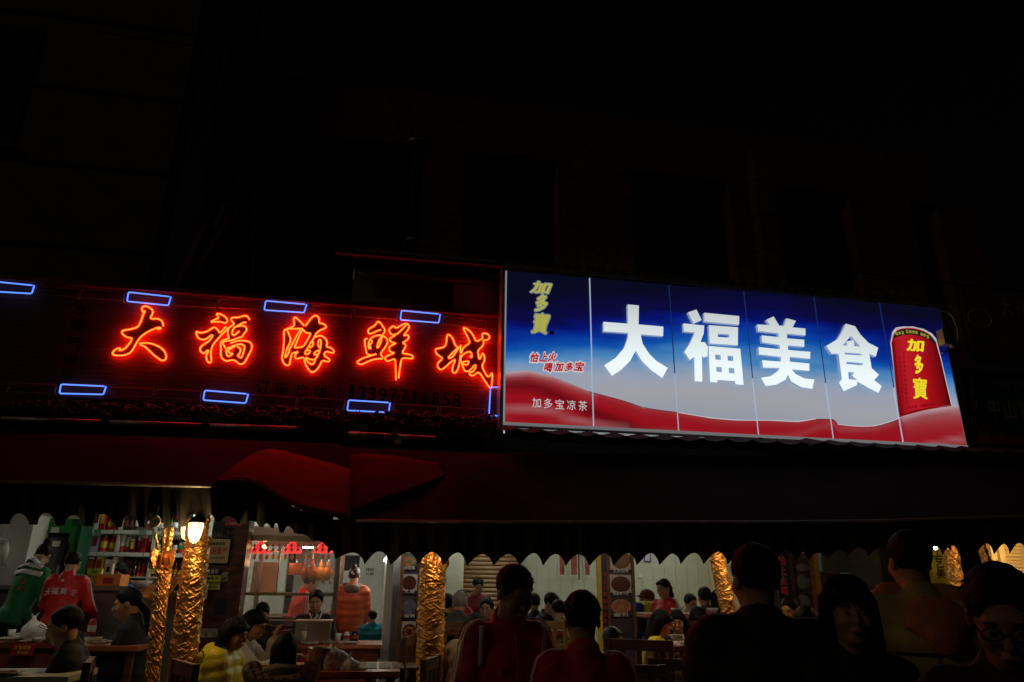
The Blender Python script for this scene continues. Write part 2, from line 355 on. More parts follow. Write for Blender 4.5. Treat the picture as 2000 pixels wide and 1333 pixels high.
roofstrip('tiled_canopy_roof', (985, 515), (1840, 598), 8.45, 9.9, .35, 'narrow tiled canopy roof running above the lit sign box', True)
roofstrip('tin_roof', (655, 488), (985, 515), 8.35, 9.9, .3, 'rusty tin roof edge lit red above the awning cassette', False, True)
# boxed-in shutter housing between the neon sign and the lightbox
sb = wempty('shutter_housing', at(690, 620, 8.9), 'grey boxed shutter housing under the tin roof beside the sign box', 'housing')
g = MB(); A = at(692, 515, 8.9); B = at(970, 640, 8.9); g.box(((A.x + B.x) / 2, 9.2, (A.z + B.z) / 2), (B.x - A.x, .5, A.z - B.z + .5)); g.build('front_panel', mat('beige_housing', (.34, .27, .21), .7, var=.2, scale=2), sb)
A = at(886, 546, 8.86); B = at(972, 628, 8.86); g = MB(); g.box(((A.x + B.x) / 2, 8.86, (A.z + B.z) / 2), (B.x - A.x, .05, A.z - B.z)); g.build('pale_panel', mat('pale_beige_panel', (.8, .7, .6), .6, var=.1), sb)
A = at(700, 535, 8.8); B = at(970, 553, 8.8); g = MB(); g.tube([A, B], .05, 10); g.build('roller_tube', M['galv'], sb, smooth=True)
g = MB(); g.tube([at(694, 520, 8.8), at(692, 548, 8.8)], .025, 8); g.build('bracket', M['galv'], sb)
# ------------------------------------------------------------------ neon sign
YN = 8.75
def chars_plane(Y, org, scale):                         # enlarged-crop coordinates -> plane Y
    def f(p): return at(org[0] + p[0] / scale, org[1] + p[1] / scale, Y)
    return f
ns = wempty('neon_sign_board', at(480, 700, YN), 'long dark red board carrying five red neon characters', 'sign board')
pts_t = [at(x, y, YN) for x, y in ((-60, 543), (480, 576), (972, 632))]
pts_b = [at(x, y, YN) for x, y in ((-60, 772), (480, 797), (972, 822))]
zt, zb = sum(p.z for p in pts_t) / 3, sum(p.z for p in pts_b) / 3
x0, x1 = at(-90, 650, YN).x, at(973, 700, YN).x
signred = mat('dark_red_cladding', (.21, .045, .032), .75, var=.3, scale=5, stretch=(.4, 1, 4), bump=.25, bscale=30)
nb = 26; me = None
for i in range(nb):
    z = zb + (zt - zb) * (i + .5) / nb; h = (zt - zb) / nb
    if me is None:
        g = MB(); g.box((0, 0, 0), (x1 - x0, .03, h - .0025)); o = g.build('cladding_board', signred, ns); me = o.data
    else: o = bpy.data.objects.new('cladding_board', me); COL.objects.link(o); o.parent = ns
    o.matrix_parent_inverse = Matrix.Translation(-ns.location); o.location = ((x0 + x1) / 2, YN + .015 + rnd.uniform(0, .002), z)
g = MB(); g.box(((x0 + x1) / 2, YN + .12, (zt + zb) / 2), (x1 - x0, .16, zt - zb)); g.build('backing', M['darkwall'], ns)
for z in (zt + .03, zb - .03):
    g = MB(); g.box(((x0 + x1) / 2, YN, z), (x1 - x0 + .05, .14, .055)); g.build('edge_rail', mat('rail_red', (.25, .06, .04), .5), ns)
slab = mat('dark_letter_face', (.035, .008, .007), .7, var=.3, scale=20)
NEON = mat('lit_red_neon', (1, .2, .1), .4, var=0, emit=(20, .5, .06), es=1.)
BNEON = mat('lit_blue_neon', (.3, .5, 1), .4, var=0, emit=(.16, .38, 1.7), es=1.)
OFFN = mat('unlit_neon_glass', (.5, .42, .4), .15, var=.1)
def neon_char(name_label, org, scale, strokes, fills):
    f = chars_plane(YN - .042, org, scale); fs = chars_plane(YN - .036, org, scale); c = fs(strokes[0][0])
    e = wempty('neon_character', (c.x, YN, c.z), name_label, 'neon character', 'red neon characters on the sign board')
    for st in strokes:
        P = smooth_path([tuple(f(p)) for p in st], 2)
        g = MB(); g.tube(P, .0085, 7); g.build('neon_tube', NEON, e, smooth=True)
        for q in (0, len(st) // 2):
            g = MB(); a = f(st[q]); g.tube([a + Vector((0, .008, 0)), (a.x, YN + .002, a.z)], .006, 6); g.build('tube_support', OFFN, e)
    for fl in fills:
        sp = []
        for loop in fl: sp.append([(lambda w: (w.x, w.z))(fs(p)) for p in smooth_path([tuple(map(float, p)) for p in loop], 1, True)])
        v, fc = poly_geo(sp, .010)
        g = MB(); g.add([(a, YN - .020 + b * 1.0, z) for a, z, b in [(q[0], q[1], q[2]) for q in v]], fc); g.build('letter_body', slab, e)
# -- da
A = [(590,372),(575,345),(570,305),(600,285),(640,285),(700,315),(735,355),(725,395),(700,440),(700,462),(740,468),(800,466),(850,485),(875,525),(882,575)]
B = [(615,350),(590,410),(555,510),(520,580),(470,600),(400,620),(330,630),(290,640),(278,665),(300,700),(345,732),(390,742),(428,748),(415,790),(370,850),(325,900),(280,920),(235,930),(265,905),(250,890),(210,900),(165,930),(143,965),(160,992),(220,1000),(300,998),(370,978),(420,945),(460,880),(500,800),(560,725),(620,680),(690,640),(770,605),(820,592),(850,600),(840,612),(795,622)]
C = [(535,825),(600,815),(680,818),(760,842),(840,880),(890,925),(920,980),(925,1030),(905,1065),(870,1075),(820,1050),(740,990),(660,910),(610,868),(570,850),(540,845)]
body = A + [p for p in B[::-1] if p not in ((840,612),(795,622),(265,905),(235,930))]
neon_char('red neon character da, first from the left, shaped like a striding figure', (200, 560), 7.406, [A, B, C], [[body], [C]])
# -- fu
S1 = [(400,375),(440,345),(500,320),(545,295),(530,265),(505,235),(530,215),(590,235),(650,265),(695,310),(710,350),(690,385),(655,400),(620,380),(540,370),(450,372),(400,380)]
S2 = [(685,455),(640,505),(590,560),(560,580),(545,545),(510,500),(460,470),(420,490),(340,545),(250,575),(180,575),(125,545),(130,610),(160,670),(210,700),(270,705),(330,680),(390,630),(425,615),(430,640),(400,680),(370,725),(280,780),(215,830),(195,870),(205,920),(250,960),(290,945),(335,900),(355,905),(345,940),(320,970),(310,1030),(325,1095),(365,1135),(395,1125),(412,1090),(400,1020),(400,930),(420,840),(450,780),(520,700),(600,610),(680,530),(720,480)]
S3 = [(1115,330),(1085,275),(1040,255),(980,270),(900,292),(800,290),(770,320),(785,360),(840,410),(790,440),(735,480),(710,540),(715,610),(730,665),(735,680),(660,700),(595,730),(575,790),(590,880),(580,960),(590,1030),(640,1085),(700,1105),(760,1085),(830,1080),(880,1120),(930,1160),(990,1160),(1040,1110),(1080,1030),(1130,940),(1165,860),(1160,790),(1120,745),(1050,725),(950,718),(860,730),(765,770)]
S4 = [(1055,380),(1000,385),(920,430),(820,490),(805,530),(790,590),(810,620),(850,615),(890,575),(930,545)]
S5 = [(820,480),(900,450),(980,440),(1040,455),(1070,510),(1050,560),(1000,600),(995,645),(930,665),(860,685),(800,715),(700,725),(640,740),(615,760),(640,810),(680,870),(685,950),(710,1015),(760,1000),(815,965),(760,960),(715,915),(730,890),(800,850),(850,820)]
S6 = [(700,865),(780,840),(850,800),(940,785),(1010,800),(1030,840),(1010,920),(985,1010),(955,1045),(920,1020),(890,1000),(920,980),(960,900),(930,850),(880,825)]
o1 = [(770,320),(800,290),(900,292),(980,270),(1040,255),(1085,275),(1115,330),(1120,375),(1060,385),(1000,395),(900,445),(980,440),(1040,455),(1070,510),(1050,560),(1000,600),(995,645),(930,665),(860,685),(800,715),(950,718),(1050,725),(1120,745),(1160,790),(1165,860),(1130,940),(1080,1030),(1040,1110),(990,1160),(930,1160),(880,1120),(830,1080),(760,1085),(700,1105),(640,1085),(590,1030),(580,960),(590,880),(575,790),(595,730),(660,700),(735,680),(715,610),(710,540),(735,480),(790,440),(840,410),(785,360)]
h1 = [(815,500),(930,470),(950,520),(890,575),(850,615),(800,610)]
h2 = [(700,870),(780,840),(850,800),(940,785),(1010,800),(1030,840),(1010,920),(985,1010),(955,1045),(920,1020),(890,1000),(930,940),(950,880),(900,830),(840,830),(820,960),(760,1000),(710,1015)]
h3 = [(625,762),(700,735),(765,770),(850,740),(900,750),(780,815),(690,860)]
neon_char('red neon character fu, second from the left', (370, 590), 9.521, [S1, S2, S3, S4, S5, S6], [[S1], [S2], [o1, h1, h2, h3]])
# -- hai
T1 = [(510,345),(470,300),(410,240),(345,185),(320,215),(325,280),(330,340),(300,370),(205,405),(150,425),(138,470),(140,560),(135,700),(125,820),(110,880),(100,950),(120,1020),(160,1075),(205,1090),(245,1075),(255,1010),(270,930),(290,865),(330,850),(400,835)]
T2 = [(205,405),(350,408),(455,402),(490,410),(520,460),(570,490),(640,485),(600,570),(550,660),(500,735),(440,750),(345,760),(340,740),(390,620),(440,500),(490,420)]
T3 = [(195,420),(225,490),(260,570),(262,640),(230,710),(195,780),(165,880),(155,945),(190,920),(245,820),(230,790),(260,760),(330,620),(400,490),(450,410)]
T4 = [(540,350),(590,280),(640,215),(690,170),(730,158),(775,185),(800,225),(790,300),(850,305),(910,335),(930,375),(890,405),(820,430),(760,470),(720,530),(690,590),(640,660),(590,760),(540,830),(525,860),(550,880),(600,870),(630,820),(600,800),(560,815)]
T5 = [(700,570),(760,540),(830,535),(890,565),(935,620),(945,680),(925,740),(990,750),(1050,790),(1075,830),(1050,860),(990,845),(915,825),(880,900),(930,935),(985,970),(990,1010),(940,1020),(850,990),(820,1060),(770,1150),(700,1210),(650,1215),(600,1170),(550,1090),(520,1010),(515,940),(430,950),(370,975),(340,930),(350,880),(400,835)]
T6 = [(540,940),(580,960),(650,980),(715,985),(770,900),(810,800),(825,700),(830,620),(800,605),(775,640),(775,720),(800,750)]
T7 = [(545,960),(580,1020),(640,1070),(690,1060),(720,990)]; T8 = [(800,815),(740,820),(700,860),(700,885),(770,890)]; T9 = [(680,640),(685,700),(660,740),(615,750)]
l1 = [(205,410),(150,425),(138,470),(140,560),(135,700),(125,820),(110,880),(100,950),(120,1020),(160,1075),(205,1090),(245,1075),(255,1010),(270,930),(290,865),(245,820),(190,920),(155,945),(165,880),(195,780),(230,710),(262,640),(260,570),(225,490)]
r1 = [(540,370),(640,230),(690,170),(730,158),(775,185),(800,225),(790,300),(850,305),(910,335),(930,375),(890,405),(820,430),(760,470),(720,550),(760,540),(830,535),(890,565),(935,620),(945,680),(925,740),(990,750),(1050,790),(1075,830),(1050,860),(990,845),(915,825),(880,900),(930,935),(985,970),(990,1010),(940,1020),(850,990),(820,1060),(770,1150),(700,1210),(650,1215),(600,1170),(550,1090),(520,1010),(515,940),(430,950),(370,975),(340,930),(300,850),(260,770),(300,740),(440,760),(510,740),(600,570),(640,485),(570,490),(520,460),(490,410)]
m1 = [(545,870),(610,870),(630,820),(560,815)]; m2 = [(620,740),(665,740),(685,690),(670,650)]; m3 = [(775,640),(800,605),(830,620),(825,740),(780,745)]; m4 = [(700,860),(740,820),(805,815),(770,890)]; m5 = [(560,965),(650,985),(715,988),(690,1060),(640,1070),(590,1030)]
neon_char('red neon character hai, middle one of the five', (540, 600), 9.523, [T1, T2, T3, T4, T5, T6, T7, T8, T9], [[l1], [r1, m1, m2, m3, m4, m5], [[(345,200),(500,340),(490,400),(360,400),(330,330)]]])
# -- xian
U1 = [(360,230),(300,250),(240,280),(200,285),(190,240),(215,210),(270,185),(300,150),(315,122),(350,135),(380,180),(410,220),(410,260),(380,300),(350,345),(325,390),(310,450),(315,470),(340,440),(365,370),(375,310),(420,325),(450,370),(440,420),(400,480),(350,545),(390,595),(370,610),(290,610),(200,640),(130,675),(90,685),(40,655),(90,620),(150,590),(220,570),(300,545)]
U2 = [(360,300),(270,310),(205,365),(195,480),(235,470),(205,430),(245,400),(240,365),(210,360)]; U3 = [(190,350),(150,345),(150,400),(165,500),(180,555),(230,560)]
U4 = [(690,170),(640,220),(590,270),(540,300),(490,290),(460,240),(480,210),(530,175),(555,215),(610,180),(670,150),(710,155),(735,190),(700,250),(650,310),(690,295),(725,310),(720,350),(670,385),(640,400),(680,420),(685,450),(650,500),(640,540),(700,545),(760,560),(785,590),(760,610),(700,600),(630,600),(615,680),(600,770),(592,860)]
U5 = [(540,305),(480,340),(470,355),(490,385),(520,400),(560,405),(500,430),(465,460),(470,510),(500,525),(540,530),(480,555),(420,580),(410,610),(440,645),(490,625),(545,605),(550,700),(555,800),(557,885)]
u1 = [(360,235),(240,280),(200,285),(190,240),(215,210),(270,185),(300,150),(315,122),(350,135),(380,180),(410,220),(410,260),(380,305),(420,325),(450,370),(440,420),(400,480),(350,545),(390,595),(370,610),(290,610),(200,640),(130,675),(90,685),(40,655),(150,590),(180,555),(165,500),(150,400),(150,345),(190,350),(270,310)]
u2 = [(540,300),(490,290),(460,240),(480,210),(530,175),(555,215),(610,180),(670,150),(710,155),(735,190),(700,250),(650,310),(690,295),(725,310),(720,350),(670,385),(640,400),(680,420),(685,450),(650,500),(640,540),(700,545),(760,560),(785,590),(760,610),(700,600),(630,600),(615,680),(600,770),(592,860),(557,885),(555,800),(550,700),(545,605),(490,625),(440,645),(410,610),(420,580),(480,555),(540,530),(500,525),(470,510),(465,460),(500,430),(560,405),(520,400),(490,385),(470,355),(480,340)]
neon_char('red neon character xian with a long pointed tail, fourth from the left', (690, 610), 6.667, [U1, U2, U3, U4, U5], [[u1, [(205,370),(240,370),(240,400),(215,470)], [(325,390),(350,345),(360,370),(315,465)]], [u2]])
# -- cheng
V1 = [(1400,430),(1395,480),(1400,530),(1410,540),(1420,480),(1470,430),(1525,400),(1480,310),(1440,230),(1430,200),(1480,215),(1540,270),(1570,320),(1600,385),(1660,360),(1690,330),(1670,290),(1710,272),(1760,290),(1780,330),(1750,365),(1690,365),(1700,390),(1690,440),(1620,500),(1630,560),(1640,625),(1670,570),(1680,530),(1710,570),(1710,640),(1670,700),(1710,780),(1750,850),(1790,820),(1810,785),(1810,870),(1800,970)]
V2 = [(1780,990),(1720,910),(1640,780),(1600,800),(1550,835),(1510,810),(1510,785),(1560,780),(1600,710),(1590,680),(1540,740),(1490,780),(1440,760),(1410,660),(1390,610),(1420,560),(1480,520),(1530,515),(1550,580),(1530,595),(1520,570)]
V3 = [(1410,660),(1460,640),(1510,640),(1490,685),(1450,690),(1410,660)]
V4 = [(1355,460),(1320,420),(1300,350),(1260,300),(1220,290),(1215,370),(1200,450),(1130,470),(1065,480),(1080,540),(1120,575),(1170,600),(1100,660),(1095,710),(1130,755),(1180,735),(1250,670),(1310,620),(1330,620),(1290,720),(1290,780),(1320,800),(1360,760),(1390,640),(1395,560)]
V5 = [(1380,455),(1300,520),(1225,605),(1290,590),(1330,530),(1380,455)]
v1 = [(1410,540),(1420,480),(1470,430),(1525,400),(1480,310),(1430,200),(1480,215),(1540,270),(1600,385),(1690,365),(1700,390),(1690,440),(1620,500),(1640,625),(1680,530),(1710,570),(1710,640),(1670,700),(1750,850),(1810,785),(1800,970),(1780,990),(1640,780),(1550,835),(1510,810),(1440,760),(1390,610)]
neon_char('red neon character cheng next to the lightbox, last of the five', (690, 610), 6.667, [V1, V2, V3, V4, V5], [[v1, [(1415,600),(1480,525),(1530,520),(1545,590),(1500,630),(1430,640)]], [V4[:-2] + [(1385, 500)]], [[(1670,290),(1710,272),(1760,290),(1780,330),(1750,365),(1700,360),(1690,330)]]])
# blue border tubes: lit and unlit ones
def border(c4, lit, lab):
    f = [at(x, y, YN - .06) for x, y in c4]; P = []
    TL, TR, BR, BL = f
    path = [TR + (TL - TR) * .03 if lit else TR, TL, BL, BR, TR + Vector((.006, 0, 0))]
    out = []
    for i, p in enumerate(path):
        if 0 < i < 4:
            a = (path[i - 1] - p).normalized(); b = (path[i + 1] - p).normalized(); r = .016
            out += [tuple(p + a * r), tuple(p + (a + b) * r * .3), tuple(p + b * r)]
        else: out.append(tuple(p))
    e = wempty('border_neon_tube', (TL.x, YN, TL.z), lab, 'neon tube', 'lit blue border tubes' if lit else 'unlit border tubes')
    g = MB(); g.tube(out, .0085 if lit else .007, 7); g.build('glass_tube', BNEON if lit else OFFN, e, smooth=True)
    for p in (TL, BR):
        g = MB(); g.tube([p, (p.x, YN, p.z)], .006, 6); g.build('tube_support', OFFN, e)
LITB = [([(-24,549),(66,558),(62,574),(-26,569)], 'lit blue neon rectangle at the left edge of the sign board'), ([(251,571),(333,580),(329,597),(248,589)], 'lit blue neon rectangle right above the character da'),
 ([(519,588),(598,595),(594,611),(516,606)], 'lit blue neon rectangle above the gap left of the character hai'), ([(784,607),(859,614),(857,631),(782,625)], 'lit blue neon rectangle above the gap right of the character xian'),
 ([(119,751),(206,755),(202,771),(116,769)], 'lit blue neon rectangle lowest left under the dark vertical lettering'), ([(400,763),(484,770),(480,788),(397,782)], 'lit blue neon rectangle under the character fu'),
 ([(681,782),(761,787),(759,806),(678,802)], 'lit blue neon rectangle below the telephone number'), ([(958,757),(974,757),(975,813),(955,811)], 'lit blue upright neon rectangle touching the lightbox edge')]
for c4, lab in LITB: border(c4, True, lab)
def unl(a, b, n, lab):
    (c0, c1) = a, b
    for i in range(n):
        t0 = (i + .03) / n; t1 = (i + .97) / n
        def L(p, q, t): return (p[0] + (q[0] - p[0]) * t, p[1] + (q[1] - p[1]) * t)
        border([L(c0[0], c1[0], t0), L(c0[0], c1[0], t1), L(c0[1], c1[1], t1), L(c0[1], c1[1], t0)], False, lab % ORD[i])
unl(((70,559),(66,575)), ((245,571),(243,588)), 2, '%s unlit neon rectangle on the top edge left of the character da')
unl(((337,580),(334,597)), ((514,588),(511,605)), 2, '%s unlit neon rectangle on the top edge above the character fu')
unl(((603,596),(600,612)), ((779,607),(777,624)), 2, '%s unlit neon rectangle on the top edge above hai and xian')
unl(((865,617),(862,632)), ((952,628),(950,644)), 1, '%s unlit neon rectangle on the top edge above the character cheng')
unl(((211,757),(208,773)), ((395,765),(392,782)), 2, '%s unlit neon rectangle on the bottom edge below da')
unl(((489,772),(486,789)), ((676,782),(673,801)), 2, '%s unlit neon rectangle on the bottom edge under the phone label')
unl(((767,789),(764,808)), ((950,800),(948,816)), 2, '%s unlit neon rectangle on the bottom edge right of the phone number')
unl(((-70,745),(-73,763)), ((112,752),(109,769)), 2, '%s unlit neon rectangle at the bottom left corner')
dl = mat('dark_sign_lettering', (.01, .004, .004), .6, var=0)
def letters_between(parent, body, pa, pb, hpx, Y, m, n='sign_character', bold=.02, thick=.012):
    """one raised object per character along the line pa-pb (pixels) at depth Y, hpx tall"""
    k = len(body)
    for i, ch in enumerate(body):
        t = i / max(1, k - 1); px = pa[0] + (pb[0] - pa[0]) * t; py = pa[1] + (pb[1] - pa[1]) * t
        c = at(px, py, Y); h = (at(px, py - hpx / 2, Y) - at(px, py + hpx / 2, Y)).z
        if ch == ' ': continue
        w = h * (.92 if ord(ch) > 255 else .5 if ch != ':' else .12)
        if ch == '1': w *= .5
        lettering(ch, c, 1, m, parent, n, bold=bold, fit=(w, h * (.95 if ch != ':' else .5)), thick=thick)
letters_between(ns, '大福中山店', (157, 602), (132, 730), 24, YN - .012, dl)
letters_between(ns, '订座热线:', (513, 756), (664, 770), 27, YN - .012, dl)
letters_between(ns, '13397716858', (686, 767), (892, 783), 30, YN - .012, dl, bold=.03)
# carved trim under the sign
tr = wempty('carved_trim', at(480, 800, 8.5), 'gilt carved leaf trim running under the neon sign', 'trim')
g = MB(); A = at(-60, 795, 8.62); B = at(960, 828, 8.62)
gm = mat('dull_gilt', (.09, .045, .03), .6, .2, var=.5, scale=12, bump=.8, bscale=14)
n = 330
for i in range(n):
    t = (i + rnd.random()) / n; c = A.lerp(B, t) + Vector((0, rnd.uniform(-.04, .02), rnd.uniform(-.07, .08)))
    r_ = rnd.uniform(.03, .09); a0 = rnd.uniform(0, 6.3); sp_ = rnd.uniform(1.5, 4.2); sg = rnd.choice((-1, 1))
    g.tube([(c.x + r_ * (1 - q * .09) * math.cos(a0 + sg * sp_ * q / 7), c.y - .01 * q, c.z + .7 * r_ * (1 - q * .09) * math.sin(a0 + sg * sp_ * q / 7)) for q in range(8)], [.004 + .014 * math.sin(PI * (q + .5) / 8) for q in range(8)], 6)
o = g.build('leaf_relief', gm, tr, smooth=True); o['kind'] = 'stuff'
g = MB(); g.box(((A.x + B.x) / 2, 8.7, (A.z + B.z) / 2), (B.x - A.x, .06, .26)); g.build('backboard', mat('trim_board', (.1, .04, .03), .7), tr)
for i, (a, b, lab) in enumerate([((0, 818), (590, 838), 'long grey unlit tube lamp under the left part of the neon sign'), ((680, 847), (858, 857), 'short grey unlit tube lamp below the carved trim near the lightbox')]):
    e = wempty('unlit_tube_lamp', at(*a, 8.2), lab, 'lamp', 'unlit tube lamps under the neon sign'); A = at(*a, 8.2); B = at(*b, 8.2)
    k = 3 if i == 0 else 2
    for q in range(k):
        g = MB(); g.tube([A.lerp(B, q / k + .005), A.lerp(B, (q + 1) / k - .005)], .025, 10); g.build('tube', M['galv'], e, smooth=True)
        g = MB(); c = A.lerp(B, (q + 1) / k - .002); g.box(c, (.05, .07, .08)); g.build('holder', M['black'], e)
# ------------------------------------------------------------------ lightbox
YL = 8.45
bxs = [at(x, y, YL).x for x, y in ((982, 832), (1159, 837), (1325, 843), (1481, 851), (1627, 858), (1763, 864), (1887, 868))]
zt = (at(985, 527, YL).z + at(1835, 605, YL).z) / 2; zb = (at(980, 832, YL).z + at(1887, 868, YL).z) / 2
ZT, ZB = zt, zb
lx = wempty('lit_sign_box', ((bxs[0] + bxs[-1]) / 2, YL, zb), 'large backlit sign box with four white characters and a red can', 'sign box')
g = MB()
for c, d in ((((bxs[0] + bxs[-1]) / 2, YL + .2, zt + .03), (bxs[-1] - bxs[0] + .08, .42, .05)), (((bxs[0] + bxs[-1]) / 2, YL + .2, zb - .03), (bxs[-1] - bxs[0] + .08, .42, .05))): g.box(c, d)
for x in (bxs[0] - .02, bxs[-1] + .02): g.box((x, YL + .2, (zt + zb) / 2), (.04, .42, zt - zb + .01))
g.build('housing', mat('box_housing', (.4, .4, .4), .4, .6), lx)
pm = bpy.data.materials.new('backlit_sky_print'); pm.use_nodes = True
n = pm.node_tree.nodes; l = pm.node_tree.links; p = n['Principled BSDF']; p.inputs['Base Color'].default_value = (.02, .02, .03, 1); p.inputs['Roughness'].default_value = .3
tc = n.new('ShaderNodeTexCoord'); sx = n.new('ShaderNodeSeparateXYZ'); l.new(tc.outputs['Object'], sx.inputs[0])
def mr(inp, a, b, c=0, d=1):
    q = n.new('ShaderNodeMapRange'); q.inputs[1].default_value = a; q.inputs[2].default_value = b; q.inputs[3].default_value = c; q.inputs[4].default_value = d; l.new(inp, q.inputs[0]); return q.outputs[0]
nz = n.new('ShaderNodeTexNoise'); nz.inputs['Scale'].default_value = .9; nz.inputs['Detail'].default_value = 6
mp = n.new('ShaderNodeMapping'); mp.inputs['Scale'].default_value = (.6, 1, 2.2); mp.inputs['Rotation'].default_value = (0, .25, 0); l.new(tc.outputs['Object'], mp.inputs[0]); l.new(mp.outputs[0], nz.inputs['Vector'])
v = mr(sx.outputs['Z'], zb, zt)
vn = n.new('ShaderNodeMath'); vn.operation = 'MULTIPLY_ADD'; l.new(nz.outputs['Fac'], vn.inputs[0]); vn.inputs[1].default_value = .36; l.new(v, vn.inputs[2])
# the two end panels are bluer lower down
ex = mr(sx.outputs['X'], bxs[0], bxs[2] + .2, .10, -.05); a2 = n.new('ShaderNodeMath'); l.new(vn.outputs[0], a2.inputs[0]); l.new(ex, a2.inputs[1])
ex2 = mr(sx.outputs['X'], bxs[4] - .6, bxs[6], -.05, .06); a3 = n.new('ShaderNodeMath'); l.new(a2.outputs[0], a3.inputs[0]); l.new(ex2, a3.inputs[1])
cr = n.new('ShaderNodeValToRGB'); e = cr.color_ramp.elements
stops = [(.10, (140, 149, 162)), (.34, (158, 158, 165)), (.46, (150, 158, 174)), (.54, (124, 150, 182)), (.62, (72, 130, 184)), (.71, (14, 82, 168)), (.80, (6, 46, 146)), (.87, (6, 18, 108)), (.92, (10, 10, 66)), (1.06, (9, 9, 34))]
sc = 1.12
e[0].position = stops[0][0] / sc; e[0].color = sl(stops[0][1]) + (1,); e[1].position = stops[-1][0] / sc; e[1].color = sl(stops[-1][1]) + (1,)
for s_, c_ in stops[1:-1]:
    q = e.new(s_ / sc); q.color = sl(c_) + (1,)
dv = n.new('ShaderNodeMath'); dv.operation = 'DIVIDE'; l.new(a3.outputs[0], dv.inputs[0]); dv.inputs[1].default_value = sc; l.new(dv.outputs[0], cr.inputs[0])
l.new(cr.outputs[0], p.inputs['Emission Color']); p.inputs['Emission Strength'].default_value = 1.
for i in range(6):
    g = MB(); a, b = bxs[i] + .006, bxs[i + 1] - .006; g.box(((a + b) / 2, YL + .01, (zt + zb) / 2), (b - a, .02, zt - zb)); g.build('backlit_panel', pm, lx)
seam = mat('lit_panel_seam', (.7, .75, .8), .4, var=0, emit=sl((150, 165, 185)), es=1.); seamd = mat('panel_joint', (.1, .12, .2), .4, var=0, emit=sl((20, 40, 90)), es=1.)
for i in range(1, 6):
    zm = zb + (zt - zb) * (.38 if i > 1 else .999)
    g = MB(); g.box((bxs[i], YL - .008, (zb + zm) / 2), (.014 if i in (1, 5) else .010, .012, zm - zb)); g.build('seam', seam, lx)
    if i > 1: g = MB(); g.box((bxs[i], YL - .008, (zt + zm) / 2), (.008, .012, zt - zm - .004)); g.build('seam', seamd, lx)
g = MB(); g.box((bxs[0] + .012, YL - .01, (zt + zb) / 2), (.018, .02, zt - zb)); g.build('end_trim', mat('lit_end_trim', (.7, .7, .7), .4, var=0, emit=sl((120, 125, 130)), es=1.), lx)
g = MB(); g.box(((bxs[0] + bxs[-1]) / 2, YL - .012, zb - .005), (bxs[-1] - bxs[0], .03, .035)); g.build('lower_trim', mat('lower_trim_metal', (.75, .75, .75), .35, .3, var=.1, emit=sl((105, 105, 108)), es=1.), lx)
# print layers: red dunes, drawn as thin film 3 mm proud of the panels
dm = bpy.data.materials.new('backlit_red_dune_print'); dm.use_nodes = True
n = dm.node_tree.nodes; l = dm.node_tree.links; p = n['Principled BSDF']; p.inputs['Base Color'].default_value = (.03, .01, .01, 1); p.inputs['Roughness'].default_value = .3
tc = n.new('ShaderNodeTexCoord'); mp = n.new('ShaderNodeMapping'); mp.inputs['Scale'].default_value = (.4, 1, 3.2); mp.inputs['Rotation'].default_value = (0, .22, 0); l.new(tc.outputs['Object'], mp.inputs[0])
wv = n.new('ShaderNodeTexNoise'); wv.inputs['Scale'].default_value = 1.5; wv.inputs['Detail'].default_value = 1.5; wv.inputs['Distortion'].default_value = .8; l.new(mp.outputs[0], wv.inputs['Vector'])
cr = n.new('ShaderNodeValToRGB'); e = cr.color_ramp.elements; e[0].position = .3; e[0].color = sl((98, 12, 20)) + (1,); e[1].position = .85; e[1].color = sl((170, 66, 74)) + (1,)
q = e.new(.5); q.color = sl((138, 17, 28)) + (1,); q = e.new(.66); q.color = sl((162, 34, 44)) + (1,)
l.new(wv.outputs['Fac'], cr.inputs[0]); l.new(cr.outputs[0], p.inputs['Emission Color']); p.inputs['Emission Strength'].default_value = 1.
dune = [(987,727),(1033,724),(1080,735),(1150,765),(1195,777),(1225,785),(1255,797),(1325,806),(1390,818),(1440,822),(1500,822),(1560,825),(1594,819),(1628,819),(1636,829),(1670,833),(1708,833),(1742,823),(1759,816),(1799,801),(1845,794),(1873,792)]
def strip(top, low, Y, m, name, nseg=4):
    """sheet between two pixel polylines on the plane Y"""
    T = [at(x, y, Y) for x, y in top]; B = [(Vector((t.x, Y, ZB + .012)) if low is None else at(low[i][0], low[i][1], Y)) for i, t in enumerate(T)]
    for t in T + B: t.x = min(max(t.x, bxs[0] + .021), bxs[-1] - .004)
    g = MB(); g.grid([T, B]); return g.build(name, m, lx)
